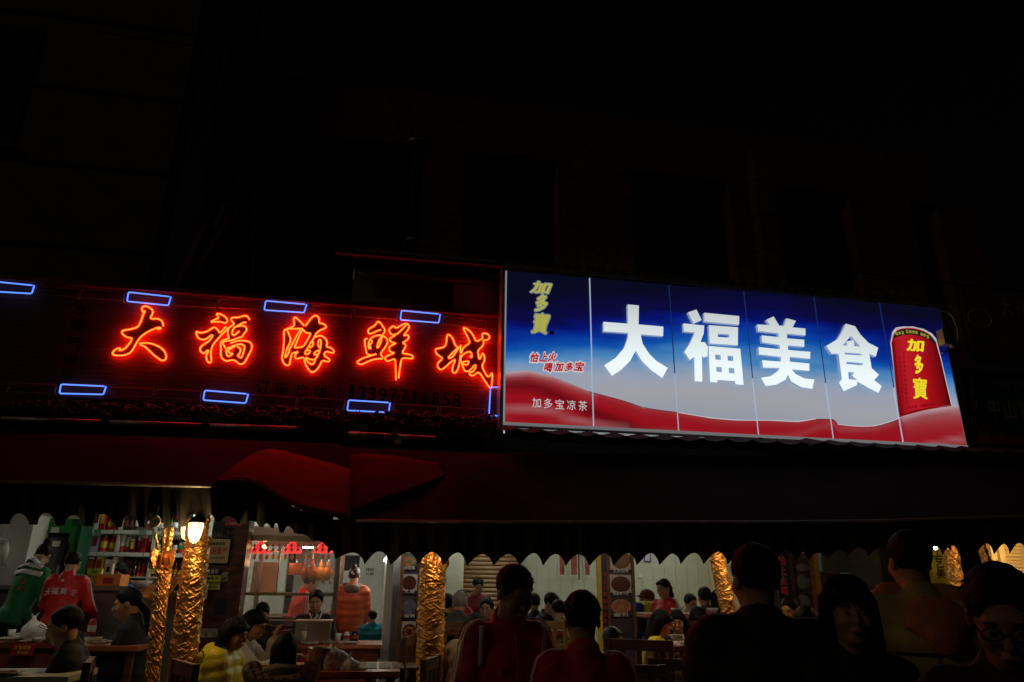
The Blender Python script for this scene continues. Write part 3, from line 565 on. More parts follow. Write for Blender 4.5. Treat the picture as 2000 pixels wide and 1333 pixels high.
# the dune film is printed paler along its crest and deep red below
def duneprint():
    T = [at(x, y, YL - .004) for x, y in dune]
    for t in T: t.x = min(max(t.x, bxs[0] + .021), bxs[-1] - .004)
    X_ = [bxs[0] + .021 + (bxs[-1] - .004 - bxs[0] - .021) * i / 260 for i in range(261)]; rows = [[] for _ in range(12)]; cols_ = []
    tab = [(t.x, t.z) for t in T]
    for k in range(12): 
        for x in X_: zt3 = interp2(tab, x); f = (k / 11) ** 1.6; rows[k].append((x, YL - .004, zt3 + (ZB + .012 - zt3) * f))
    g = MB(); g.grid(rows); o = g.build('dune_print', dm, lx); ca = o.data.color_attributes.new('print_tone', 'FLOAT_COLOR', 'POINT')
    for k in range(12):
        for i, x in enumerate(X_):
            u = (x - bxs[0]) / (bxs[-1] - bxs[0]); dep = interp2(tab, x) - rows[k][i][2]
            w = .85 * max(0, 1 - u / .19) ** .6 + .9 * max(0, (u - .855) / .145) ** .4 + .10
            w *= math.exp(-dep / (.045 + .05 * (u > .85))); w += .20 * max(0, math.sin(dep * 13 + x * 1.1 + .5 * math.sin(x * 2.3))) ** 6 * (.35 + (u < .25) + (u > .85)); w = min(1, w)
            a, b = sl((146, 15, 27)), sl((176, 150, 155)); dk_ = 1 - .5 * max(0, math.sin(dep * 9 - x * .8 + 1.2)) ** 3
            ca.data[k * 261 + i].color = tuple((p_ * (1 - w) + q_ * w) * (dk_ if w < .3 else 1) for p_, q_ in zip(a, b)) + (1,)
def interp2(tab, x):
    for (a, va), (b, vb) in zip(tab, tab[1:]):
        if x <= b: return va + (vb - va) * max(0, (x - a) / (b - a))
    return tab[-1][1]
vc = n.new('ShaderNodeVertexColor'); vc.layer_name = 'print_tone'; l.new(vc.outputs['Color'], p.inputs['Emission Color'])
duneprint()
rim = mat('backlit_pale_sand_print', (.2, .15, .15), .4, var=0, emit=sl((160, 138, 142)), es=1.)
dmid = mat('backlit_pink_sand_print', (.2, .1, .1), .4, var=0, emit=sl((160, 46, 54)), es=1.)
0 and strip([(987, 729), (1020, 733), (1033, 725), (1080, 736), (1120, 753), (1150, 766)], [(987, 730), (1010, 737), (1033, 738), (1075, 748), (1115, 760), (1150, 767)], YL - .006, rim, 'sand_highlight')
0 and strip([(1762, 817), (1799, 802), (1845, 795), (1873, 793)], [(1763, 821), (1800, 812), (1845, 806), (1873, 803)], YL - .006, rim, 'sand_highlight')
0 and strip([(1763, 822), (1800, 813), (1845, 807), (1875, 804)], [(1763, 827), (1801, 821), (1845, 814), (1876, 811)], YL - .0055, dmid, 'sand_glow')
for a, b, c, w in () and (((987, 768), (1080, 775), (1155, 786), 2.5), ((1040, 745), (1090, 757), (1155, 772), 2.5), ((1042, 808), (1100, 812), (1157, 806), 2), ((1161, 790), (1220, 797), (1300, 806), 2), ((1164, 812), (1240, 806), (1322, 812), 2), ((1500, 835), (1530, 848), (1560, 850), 1.5), ((1764, 829), (1810, 826), (1878, 830), 2), ((1764, 845), (1820, 842), (1880, 845), 1.5)):
    top = smooth_path([a, b, c], 2); strip([(x, y) for x, y in top], [(x, y + w * math.sin(PI * (i + .5) / len(top)) + .4) for i, (x, y) in enumerate(top)], YL - .0065, dmid, 'sand_crease')
rime = mat('print_edge_line', (.05, .05, .05), .4, var=0, emit=sl((200, 200, 205)), es=1.); rimd = mat('print_edge_shadow', (.02, .02, .02), .4, var=0, emit=sl((60, 20, 25)), es=1.)
for seg, mm in (([(1325,806),(1390,817),(1440,821),(1500,821),(1560,824),(1594,818)], rime), ([(1636,829),(1670,833),(1708,833),(1742,823),(1759,816)], rime), ([(1150,765),(1195,777),(1225,785),(1255,797),(1325,806)], rimd), ([(1594,819),(1628,819),(1636,829)], rimd)):
    g = MB(); g.tube([tuple(at(x, y, YL - .006)) for x, y in smooth_path(seg, 2)], .004, 5); g.build('film_edge', mm, lx)
# four raised acrylic characters
WC = bpy.data.materials.new('lit_white_acrylic'); WC.use_nodes = True; p = WC.node_tree.nodes['Principled BSDF']; p.inputs['Base Color'].default_value = (.05, .05, .05, 1); p.inputs['Roughness'].default_value = .25
n = WC.node_tree.nodes; l = WC.node_tree.links; tc = n.new('ShaderNodeTexCoord'); sx = n.new('ShaderNodeSeparateXYZ'); l.new(tc.outputs['Object'], sx.inputs[0])
v = mr(sx.outputs['Z'], ZB + .5, ZT - .4); cr = n.new('ShaderNodeValToRGB'); e = cr.color_ramp.elements; e[0].color = sl((238, 250, 252)) + (1,); e[1].color = sl((196, 204, 205)) + (1,); e[0].position = .35; l.new(v, cr.inputs[0]); l.new(cr.outputs[0], p.inputs['Emission Color']); p.inputs['Emission Strength'].default_value = 1.
WE = mat('acrylic_letter_return', (.3, .3, .35), .4, var=0, emit=sl((120, 140, 165)), es=1.)
C3 = ((960, 500), 3.508); C4 = ((1400, 520), 3.508)
def acrylic(lab, crop, groups):
    f = chars_plane(YL - .06, *crop); c = f(groups[0][0][0]); e = wempty('raised_character', (c.x, YL, c.z), lab, 'sign character', 'white characters on the lit sign box')
    for gr in groups:
        sp = [[(lambda w: (w.x, w.z))(f(p)) for p in lp] for lp in gr]
        v, fc = poly_geo(sp, .026); g = MB()
        for q in fc:
            pass
        g.add([(a, YL - .032 - h * 1.0, z) for a, z, h in v], [tuple(q) for q in fc])
        o = g.build('stroke', [WC, WE], e)
        for pl in o.data.polygons:
            if abs(pl.normal.y) < .5: pl.material_index = 1
acrylic('white raised character da on the second panel of the lit sign', C3, [[[(933,333),(1010,340),(1008,470),(1178,485),(1176,550),(1022,538),(1035,600),(1080,670),(1130,720),(1208,768),(1170,838),(1090,780),(1030,720),(988,650),(950,720),(890,780),(825,823),(772,750),(850,700),(910,630),(935,560),(938,528),(768,517),(768,452),(935,465)]]])
acrylic('white raised character fu on the third panel of the lit sign', C3, [[[(1347,387),(1405,368),(1440,440),(1385,463)]], [[(1315,463),(1458,477),(1455,530),(1432,590),(1462,592),(1482,622),(1480,690),(1450,695),(1442,680),(1445,862),(1392,860),(1390,690),(1360,715),(1322,658),(1360,600),(1395,525),(1318,518)]], [[(1458,390),(1698,413),(1696,472),(1460,450)]],
 [[(1490,475),(1690,490),(1688,613),(1495,600)], [(1550,533),(1631,538),(1630,560),(1552,556)]], [[(1488,618),(1705,637),(1728,885),(1672,880),(1668,858),(1548,850),(1548,868),(1498,865)], [(1533,675),(1570,679),(1572,714),(1535,710)], [(1617,683),(1655,686),(1658,722),(1620,718)], [(1540,760),(1577,763),(1580,798),(1542,795)], [(1625,767),(1663,770),(1666,807),(1628,803)]]])
acrylic('white raised character mei on the fourth panel of the lit sign', C4, [[[(340,368),(390,345),(428,408),(462,410),(478,358),(543,375),(520,420),(608,428),(608,475),(480,462),(482,495),(600,505),(600,553),(487,543),(490,575),(642,588),(640,635),(500,622),(502,655),(635,668),(635,718),(515,707),(540,740),(600,770),(670,778),(655,842),(580,830),(510,790),(488,745),(470,780),(410,812),(335,822),(303,765),(370,755),(420,720),(432,698),(318,695),(312,645),(440,655),(440,622),(290,605),(287,555),(435,570),(430,540),(312,522),(308,475),(428,487),(422,460),(285,445),(278,400),(365,405)]]])
acrylic('white raised character shi beside the red can on the lit sign', C4, [[[(885,395),(948,412),(985,470),(1040,525),(1107,560),(1090,620),(1045,600),(1062,700),(1112,745),(1078,782),(1130,822),(1108,870),(1040,835),(962,790),(962,815),(870,858),(838,800),(858,775),(835,600),(788,600),(750,548),(830,500),(865,440)],
 [(918,478),(985,552),(945,548),(938,508),(890,515),(895,545),(865,543)], [(877,592),(992,600),(992,612),(878,605)], [(888,655),(1000,665),(1000,680),(890,670)], [(900,725),(942,728),(928,752),(965,782),(905,775)]]])
# small print on the sign
YP = YL - .012
gold_l = mat('backlit_yellow_lettering', (.1, .1, .02), .4, var=0, emit=sl((172, 170, 62)), es=1.); grey_l = mat('backlit_grey_halo', (.1, .1, .1), .4, var=0, emit=sl((120, 130, 130)), es=1.)
red_l = mat('backlit_red_lettering', (.1, .01, .01), .4, var=0, emit=sl((170, 22, 34)), es=1.); pale_l = mat('backlit_pale_lettering', (.1, .1, .1), .4, var=0, emit=sl((198, 190, 192)), es=1.); canred = mat('backlit_can_red', (.08, .01, .01), .35, var=0, emit=sl((186, 20, 34)), es=1.); canmask = True
candark = mat('backlit_can_shade', (.03, .005, .005), .35, var=0, emit=sl((120, 8, 16)), es=1.); canband = mat('backlit_can_band', (.02, .02, .01), .35, var=0, emit=sl((30, 24, 18)), es=1.); canyel = mat('backlit_can_yellow', (.1, .1, .02), .35, var=0, emit=sl((238, 214, 40)), es=1.)
def ptext(ch, px, py, w, h, m, name='printed_character', Y=YP, bold=.02, slant=.0, parent=lx, roll=0.):
    c = at(px, py, Y); W_ = (at(px + w / 2, py, Y) - at(px - w / 2, py, Y)).x; H_ = (at(px, py - h / 2, Y) - at(px, py + h / 2, Y)).z
    r = Vector((math.cos(roll), 0, math.sin(roll))); u = Vector((-math.sin(roll), 0, math.cos(roll)))
    return lettering(ch, c, 1, m, parent, name, bold=bold, fit=(W_, H_), slant=slant, right=r, up=u)
for ch, x, y, w, h in (('加', 1057, 562, 42, 22), ('多', 1057, 592, 24, 34), ('寶', 1056, 632, 36, 40)):
    ptext(ch, x, y, w + 5, h + 5, grey_l, bold=.075, slant=.25, Y=YP + .004); ptext(ch, x, y, w, h, gold_l, bold=.014 if ch == '寶' else .022, slant=.25)
for ch, x, y, w in (('怕', 1044, 699, 17), ('上', 1061, 698, 16), ('火', 1078, 698, 18), ('喝', 1071, 718, 18), ('加', 1092, 717, 19), ('多', 1111, 717, 17), ('宝', 1131, 716, 22)):
    ptext(ch, x, y, w + 5, 24, pale_l, bold=.09, slant=.3, Y=YP + .004); ptext(ch, x, y, w, 18, red_l, bold=.04, slant=.3)
for i, ch in enumerate('加多宝凉茶'): ptext(ch, 1048 + i * 22.6, 787 + i * 1.5, 17, 19, pale_l, bold=.0)
g = MB(); c = at(1078, 650, YP); g.ball(c, (.03, .004, .03), 12, 6); g.build('rivet', M['blackprint'], lx)
# the printed can: its printed roundness runs across the width of the can
n = canred.node_tree.nodes; l = canred.node_tree.links; tc = n.new('ShaderNodeTexCoord'); sx = n.new('ShaderNodeSeparateXYZ'); l.new(tc.outputs['Object'], sx.inputs[0])
cx0, cx1 = at(1742, 720, YP).x, at(1843, 720, YP).x; lean_ = n.new('ShaderNodeMath'); lean_.operation = 'MULTIPLY_ADD'; l.new(sx.outputs['Z'], lean_.inputs[0]); lean_.inputs[1].default_value = .0; l.new(sx.outputs['X'], lean_.inputs[2])
v = mr(lean_.outputs[0], cx0, cx1); cr = n.new('ShaderNodeValToRGB'); e = cr.color_ramp.elements; e[0].position = 0; e[0].color = sl((84, 6, 12)) + (1,); e[1].position = 1; e[1].color = sl((70, 5, 10)) + (1,)
for p_, c_ in ((.10, (150, 16, 26)), (.3, (182, 26, 38)), (.55, (172, 16, 28)), (.85, (128, 9, 18))): q = e.new(p_); q.color = sl(c_) + (1,)
l.new(v, cr.inputs[0]); l.new(cr.outputs[0], canred.node_tree.nodes['Principled BSDF'].inputs['Emission Color'])
# can outline and print
cl = [(1741,648),(1748,641),(1762,637),(1785,637),(1805,642),(1822,652),(1829,663)]
canout = [(1743,660),(1745,650),(1752,642),(1766,640),(1785,640),(1803,645),(1819,654),(1827,664),(1829,672),(1838,705),(1847,745),(1858,792),(1840,794),(1800,802),(1775,808),(1757,816),(1753,790),(1748,740),(1743,690),(1741,670)]
def psheet(poly, Y, m, name):
    sp = [[(lambda w: (w.x, w.z))(at(x, y, Y)) for x, y in poly]]; v, fc = poly_geo(sp, 0); g = MB(); g.add([(a, Y, z) for a, z, h in v], fc); return g.build(name, m, lx)
psheet([(x + (1.6 if x > 1800 else -1.8), y - 1.8 if y < 700 else y) for x, y in canout[:12]] + canout[12:14] + [(1756, 817), (1748, 740), (1739, 670)], YP + .003, pale_l, 'can_halo')
psheet(canout, YP, canred, 'printed_can')
g = MB(); g.tube([tuple(at(x, y, YP - .006)) for x, y in smooth_path([(1741,666),(1744,652),(1753,643),(1768,639.5),(1786,640),(1804,645),(1819,654),(1829,668)], 3)], .008, 6); g.build('can_rim', mat('backlit_can_rim', (.1, .1, .1), .3, var=0, emit=sl((176, 172, 176)), es=1.), lx)
g = MB(); g.tube([tuple(at(x, y, YP - .006)) for x, y in smooth_path([(1757,815),(1775,809),(1800,802),(1840,795),(1858,793)], 2)], .006, 6); g.build('can_rim', candark, lx)
psheet([(1745,656),(1752,646),(1766,643),(1785,643),(1803,648),(1819,657),(1828,668),(1828,674),(1815,664),(1798,657),(1780,654),(1763,655),(1750,659),(1745,663)], YP - .002, canband, 'can_top_band')
psheet([(1741,668),(1747,668),(1752,720),(1758,780),(1760,814),(1757,816),(1753,790),(1748,740),(1743,690)], YP - .002, candark, 'can_side_shade')
psheet([(1757,816),(1758,811),(1790,801),(1820,796),(1822,797),(1775,809)], YP - .003, candark, 'can_base_shade')
for ch, x, y, w, h in (('加', 1788, 675, 38, 24), ('多', 1794, 712, 18, 38), ('寶', 1797, 759, 32, 42)):
    ptext(ch, x + 1, y + 1, w, h, candark, bold=.03, slant=.2, Y=YP - .004); ptext(ch, x, y, w, h, canyel, bold=.018 if ch == '寶' else .04, slant=.2, Y=YP - .007)
for ch, x, y in (('加', 1751, 652), ('多', 1757, 651), ('宝', 1763, 650), ('正', 1772, 648), ('宗', 1778, 648.5), ('凉', 1784, 649), ('茶', 1790, 650), ('加', 1800, 653), ('多', 1806, 655), ('宝', 1812, 658)): ptext(ch, x, y, 5, 6, gold_l, Y=YP - .004)
for x0_, y0_, x1_, y1_, k in ((1757, 700, 1764, 800, 12), (1765, 690, 1771, 795, 12), (1822, 680, 1840, 770, 12), (1831, 700, 1848, 785, 11)):
    for i in range(k): ptext('正宗凉茶配方草本植物清热'[i], x0_ + (x1_ - x0_) * i / k, y0_ + (y1_ - y0_) * i / k, 4, 5.5, candark, Y=YP - .004)
for i, ch in enumerate('净含量:310毫升'): ptext(ch, 1776 + i * 6, 796 - i * .8, 5 if ch != ':' else 1, 5.5 if ch != ':' else 3, candark, Y=YP - .004)
# white light leaking below the box, corrugated sheet in front of it
gl = mat('backlit_lower_gap', (.8, .8, .8), .5, var=0, emit=sl((190, 200, 196)), es=1.)
g = MB(); A = at(985, 838, YL + .02); B = at(1520, 862, YL + .02); g.box(((bxs[0] + B.x) / 2 + .02, YL + .06, ZB - .085), (B.x - bxs[0], .02, .05)); g.build('open_bottom_slot', gl, lx)
rs = wempty('corrugated_roof_sheet', at(1400, 880, 8.3), 'dark corrugated sheet running below the lit sign box', 'roof sheet'); R0 = []; R1 = []; R2 = []
A = at(975, 843, 8.3); B = at(2050, 880, 8.3); nn = 440
for i in range(nn + 1):
    t = i / nn; x = A.x + (B.x - A.x) * t; ph = (x * 3.1) % 1; w = .026 * (1 - abs(ph - .5) * 2) ** 2
    z = ZB - .10 + w * 1.4 + .012 * math.sin(x * 1.7) + (.03 if t > .5 else 0)
    R0.append((x, 8.3, z)); R1.append((x, 7.9, z - .12)); R2.append((x, 7.88, z - .22))
g = MB(); g.grid([R0, R1, R2]); g.build('sheet', M['darkwall'], rs, solid=.006)
# floodlight and cable loop at the right end
fl = wempty('floodlight', at(1840, 660, 8.2), 'small grey unlit floodlight at the right end of the sign box', 'floodlight')
c = at(1845, 660, 8.2); g = MB(); g.box(c, (.13, .12, .22)); g.build('lamp_head', M['galv'], fl)
g = MB(); c = at(1861, 676, 8.2); g.ball(c, (.045, .045, .045)); g.build('joint', M['galv'], fl)
g = MB(); g.bar(at(1840, 690, 8.2), at(1865, 678, 8.2), .02); g.build('bracket', M['galv'], fl)
g = MB(); g.tube(smooth_path([tuple(at(x, y, 8.2)) for x, y in ((1838, 607), (1858, 612), (1870, 640), (1872, 668), (1862, 680))], 3), .012, 6); g.build('lead', M['galv'], fl, smooth=True)
# unlit sign on the right
ds = wempty('unlit_blue_sign', at(1940, 800, 8.6), 'dark unlit blue sign with pale lettering at the right edge', 'sign')
um = mat('unlit_blue_print', (.02, .06, .09), .4, var=.25, scale=2)
xx = [at(1892, 800, 8.6).x, at(1990, 800, 8.6).x, at(2110, 800, 8.6).x]; zt2 = at(1900, 722, 8.6).z; zb2 = at(1900, 866, 8.6).z
for i in range(2):
    g = MB(); g.box(((xx[i] + xx[i + 1]) / 2, 8.6, (zt2 + zb2) / 2), (xx[i + 1] - xx[i] - .01, .05, zt2 - zb2)); g.build('panel', um, ds)
g = MB(); g.box(((xx[0] + xx[2]) / 2, 8.57, zb2 + .08), (xx[2] - xx[0], .02, .16)); g.build('red_base_print', mat('dull_red_print', (.2, .02, .02), .5), ds)
pl = mat('dull_pale_lettering', (.35, .33, .3), .6, var=.2); gl2 = mat('dull_gold_lettering', (.35, .25, .08), .5, var=.2)
for i, ch in enumerate('南宁市中山'): ptext(ch, 1918 + i * 12, 745 + i * 1.5, 10, 11, pl, 'sign_character', Y=8.56, parent=ds)
for i, ch in enumerate('工艺'): ptext(ch, 1984 + i * 12, 753 + i, 10, 11, pl, 'sign_character', Y=8.56, parent=ds)
for i, ch in enumerate('中山福'): ptext(ch, 1942 + i * 30, 797 + i * 3, 22, 40, pl, 'sign_character', Y=8.56, parent=ds)
for ch, x, y, h in (('加', 1892, 742, 14), ('多', 1895, 765, 20), ('寶', 1899, 793, 22)): ptext(ch, x + 4, y, 14, h, gl2, 'sign_character', Y=8.56, slant=.2, parent=ds)
for i, ch in enumerate('怕上火'): ptext(ch, 1905 + i * 13, 832, 12, 15, mat('dull_red_lettering', (.35, .12, .1), .6, var=.2), 'sign_character', Y=8.56, slant=.3, parent=ds)
for i, ch in enumerate('喝加多宝'): ptext(ch, 1914 + i * 14, 848, 12, 15, MATS['dull_red_lettering'], 'sign_character', Y=8.56, slant=.3, parent=ds)
us = wempty('painted_shop_board', at(1940, 650, 8.7), 'dim painted shop board with an oval emblem above the unlit blue sign', 'sign board')
A = at(1880, 570, 8.7); B = at(2060, 715, 8.7); g = MB(); g.box(((A.x + B.x) / 2, 8.75, (A.z + B.z) / 2), (B.x - A.x, .06, A.z - B.z)); g.build('board', mat('grimy_board', (.09, .08, .07), .8, var=.6, scale=5), us)
g = MB(); c = at(1915, 622, 8.7); P = [(c.x + .2 * math.cos(a) , 8.71, c.z + .14 * math.sin(a)) for a in [2 * PI * k / 28 for k in range(28)]]; g.tube(P, .012, 6, closed=True); g.build('oval_emblem', pl, us)
for i, (x, ch) in enumerate(((1965, '大'), (1995, '排'))): ptext(ch, x, 600, 22, 34, MATS['dull_pale_lettering'], 'sign_character', Y=8.71, parent=us)
# ------------------------------------------------------------------ awnings
def interp(tab, x):
    for (a, va), (b, vb) in zip(tab, tab[1:]):
        if x <= b: t = (x - a) / (b - a); return va + (vb - va) * max(0, t)
    return tab[-1][1]
def valance(name, lab, bar_tab, low_tab, Ytab, px0, px1, arches, depth_pts, parent=None):
    """cloth strip hanging from the front bar with a scalloped lower edge; bar_tab/low_tab/Ytab: pixel tables"""
    pass
def awning(lab, cols, front, back, Yf, Yb, mid=None, midt=.5, flap=0):
    """cols: pixel x list; front/back: pixel tables; Yf: table of depth"""
    aw = wempty('awning', at(cols[len(cols) // 2], 1000, interp(Yf, cols[len(cols) // 2])), lab, 'awning', 'cloth awnings over the pavement tables')
    rows = [[], [], [], [], [], [], []]
    for x in cols:
        F = at(x, interp(front, x), interp(Yf, x)); B = Vector((F.x * Yb / interp(Yf, x) * .985, Yb, 0)); B.z = at(x, interp(back, x), Yb).z; B.x = at(x, interp(back, x), Yb).x
        for k in range(7):
            t = k / 6; p = F.lerp(B, t); sag = -.05 * math.sin(PI * t) * (1 + .6 * math.sin(x * .013)) + (interp(mid, x) * math.sin(PI * min(1, t / midt * .5) if t < midt else PI * (.5 + .5 * (t - midt) / (1 - midt))) if mid else 0)
            p.z += sag; rows[k].append(p)
    for c0, c1, nm, mm in [(0, len(cols), 'canopy_cloth', 'fabric_top')] if not flap else [(0, flap + 1, 'canopy_cloth', 'fabric_top'), (flap, len(cols), 'sagging_end', 'fabric_lit')]:
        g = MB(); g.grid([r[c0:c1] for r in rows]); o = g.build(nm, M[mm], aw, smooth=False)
        sd = o.modifiers.new('sub', 'SUBSURF'); sd.levels = 2; sd.render_levels = 2
        for v_ in o.data.polygons: v_.use_smooth = True
    return aw
Yr = [(600, 6.3), (680, 6.45), (2200, 6.5)]
bar_r = [(640, 1017), (1000, 1020), (1500, 1020), (1700, 1018), (2000, 1008), (2200, 1002)]
aw_r = awning('long dark cloth awning with a scalloped edge in front of the diners', [655, 680, 730, 790, 850, 905, 960, 1050, 1150, 1300, 1500, 1700, 1900, 2100, 2200],
 bar_r, [(640, 872), (905, 885), (1300, 890), (2200, 895)], Yr, 8.05, mid=[(640, .08), (730, -.05), (850, -.02), (905, .16), (960, .1), (1050, 0), (1300, .02), (2200, .02)], midt=.6)
Yl = [(-200, 5.75), (410, 5.75), (530, 6.0), (690, 6.3)]
bar_l = [(-200, 934), (0, 941), (410, 950), (440, 940), (480, 938), (530, 962), (580, 997), (640, 1010), (690, 1014)]
aw_l = awning('cloth awning on the left, neon glow coloured into its sagging red end', [-180, -60, 60, 180, 280, 360, 412, 445, 490, 540, 590, 640, 678],
 bar_l, [(-200, 842), (250, 852), (690, 868)], Yl, 8.05, mid=[(-180, .0), (180, .06), (300, .16), (412, .0), (490, -.03), (540, -.04), (590, -.04), (678, -.06)], midt=.62)
def valance_mesh(aw, bar, low, tips, Ytab, px0, px1, m):
    """low: pixel table of the arch tops, tips: list of tip pixel x,y; between two tips the edge arches up"""
    g = MB(); T, Mi, Bo = [], [], []
    x = px0
    while x <= px1 + .01:
        Y = interp(Ytab, x); top = interp(bar, x) - 2; lo = interp(low, x)
        for (a, ya), (b, yb) in zip(tips, tips[1:]):
            if a <= x <= b:
                t = (x - a) / (b - a); tip = ya + (yb - ya) * t; t = t ** (1 + .12 * math.sin(a * 1.7)); lo = lo + 2.2 * math.sin(a * 2.3)
                s = ((math.sin(PI / 2 * t / .62) ** 1.15 if t < .62 else max(0., math.cos(PI / 2 * (t - .62) / .38)) ** .6) if low is low_r else max(.0, 1 - ((t - .5) / .33) ** 2) ** .55); y = tip + (lo - tip) * s; break
        else: y = tips[0][1] if x < tips[0][0] else tips[-1][1]
        w = .03 * math.sin(x * .07) + .02 * math.sin(x * .19 + 1) + .003 * math.sin(x * .53)
        T.append(at(x, top, Y)); Mi.append(at(x, (top + y) / 2, Y + w * .6)); Bo.append(at(x, y, Y + w)); x += 1.8
    g.grid([T, Mi, Bo]); o = g.build('valance', m, aw, solid=.005)
    return o
low_r = [(640, 1070), (660, 1078), (1000, 1083), (1600, 1078), (1640, 1072), (1700, 1070), (1860, 1066), (2000, 1062), (2200, 1056)]
tips_r = [(640, 1082), (654, 1092), (712, 1103), (762, 1104), (816, 1104), (865, 1104), (911, 1106), (963, 1106), (1013, 1106), (1060, 1107), (1104, 1107), (1150, 1106), (1198, 1105), (1243, 1104), (1287, 1104), (1329, 1103), (1373, 1103), (1421, 1102), (1466, 1101), (1510, 1100), (1553, 1098), (1577, 1096), (1615, 1092), (1655, 1090), (1695, 1088), (1735, 1088), (1775, 1087), (1810, 1086), (1840, 1085), (1873, 1084), (1906, 1083), (1941, 1083), (1972, 1081), (2003, 1079), (2035, 1077), (2070, 1075), (2110, 1073), (2150, 1071), (2200, 1070)]
valance_mesh(aw_r, bar_r, low_r, tips_r, Yr, 640, 2200, M['fabric_dark'])
low_l = [(-200, 1004), (0, 1004), (400, 1006), (440, 1008), (500, 1018), (560, 1028), (610, 1050), (650, 1068)]
tips_l = [(-160, 1022), (-100, 1023), (-50, 1024), (8, 1024), (65, 1025), (118, 1027), (172, 1028), (232, 1030), (280, 1030), (330, 1031), (352, 1030), (398, 1026), (425, 1020), (470, 1024), (512, 1030), (532, 1032), (548, 1041), (580, 1043), (612, 1056), (640, 1068), (654, 1092)]
valance_mesh(aw_l, bar_l, low_l, tips_l, Yl, -170, 652, M['fabric_dark'])
# neon glow put into redder cloth: two fold sheets laid over the dark canopy
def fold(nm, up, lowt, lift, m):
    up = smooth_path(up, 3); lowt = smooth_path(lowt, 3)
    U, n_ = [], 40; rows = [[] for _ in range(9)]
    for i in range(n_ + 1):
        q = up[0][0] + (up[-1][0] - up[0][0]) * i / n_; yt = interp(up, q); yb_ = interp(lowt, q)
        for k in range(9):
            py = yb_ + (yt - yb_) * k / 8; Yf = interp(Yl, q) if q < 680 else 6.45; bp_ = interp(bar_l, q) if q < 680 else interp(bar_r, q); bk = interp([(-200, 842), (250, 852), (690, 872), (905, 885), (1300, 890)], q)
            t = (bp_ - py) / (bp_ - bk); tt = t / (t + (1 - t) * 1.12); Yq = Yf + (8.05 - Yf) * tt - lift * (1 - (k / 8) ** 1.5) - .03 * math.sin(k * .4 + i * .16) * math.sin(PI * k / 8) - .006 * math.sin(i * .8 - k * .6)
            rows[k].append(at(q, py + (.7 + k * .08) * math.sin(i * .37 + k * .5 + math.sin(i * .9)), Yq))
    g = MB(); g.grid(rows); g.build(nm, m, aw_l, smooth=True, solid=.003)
fold('neon_glow_fold', [(425, 935), (455, 912), (485, 890), (510, 878), (545, 880), (590, 890), (640, 903), (684, 918)], [(425, 937), (440, 937), (480, 936), (530, 960), (580, 995), (640, 1008), (684, 1012)], .20, M['fabric_lit'])
fold('dim_glow_fold', [(684, 890), (730, 884), (780, 893), (850, 903), (905, 911)], [(684, 1006), (760, 975), (850, 938), (905, 915)], .10, mat('dim_neon_lit_cloth', (.085, .02, .018), .95, var=.25, scale=3, bump=.2, bscale=120, spec=.05))
# front bars and the frame behind
for aw, bar, Yt, a, b in ((aw_r, bar_r, Yr, 695, 2200), (aw_l, bar_l, Yl, -190, 412)):
    g = MB(); P = [at(x, interp(bar, x) , interp(Yt, x) - .03) for x in range(a, b, 60)] + [at(b, interp(bar, b), interp(Yt, b) - .03)]
    g.tube(P, .013, 10); g.build('front_bar', M['galv'], aw, smooth=True)
for aw, px, lab in ((aw_r, 690, 0), (aw_r, 1100, 0), (aw_r, 1500, 0), (aw_r, 1900, 0), (aw_l, 100, 0), (aw_l, 400, 0)):
    bt = bar_r if aw is aw_r else bar_l; yt = Yr if aw is aw_r else Yl
    F = at(px, interp(bt, px), interp(yt, px) + .02); B = Vector((F.x, 8.0, at(px, 875, 8.05).z - .1)); g = MB(); g.tube([F + Vector((0, 0, -.1)), B + Vector((0, 0, -.25))], .016, 8); g.build('frame_arm', M['galv'], aw, smooth=True)
letters = mat('faint_valance_print', (.02, .02, .018), .9, var=0)
# hanging disc
dz = at(304, 1020, 5.7); e = wempty('hanging_disc', dz, 'small round wooden disc hanging at the scalloped edge above the thin foil trunk', 'hanging sign')
g = MB(); g.tube([(dz.x, 5.68, dz.z), (dz.x, 5.70, dz.z)], .036, 20); g.build('disc', mat('pale_wood_disc', (.35, .3, .2), .6, var=.2), e)
ptext('印', 304, 1020, 6, 9, M['blackprint'], 'disc_character', Y=5.675, parent=e)
g = MB(); g.tube([(dz.x, 5.7, dz.z + .03), (dz.x, 5.72, dz.z + .12)], .003, 5); g.build('string', M['rubber'], e)
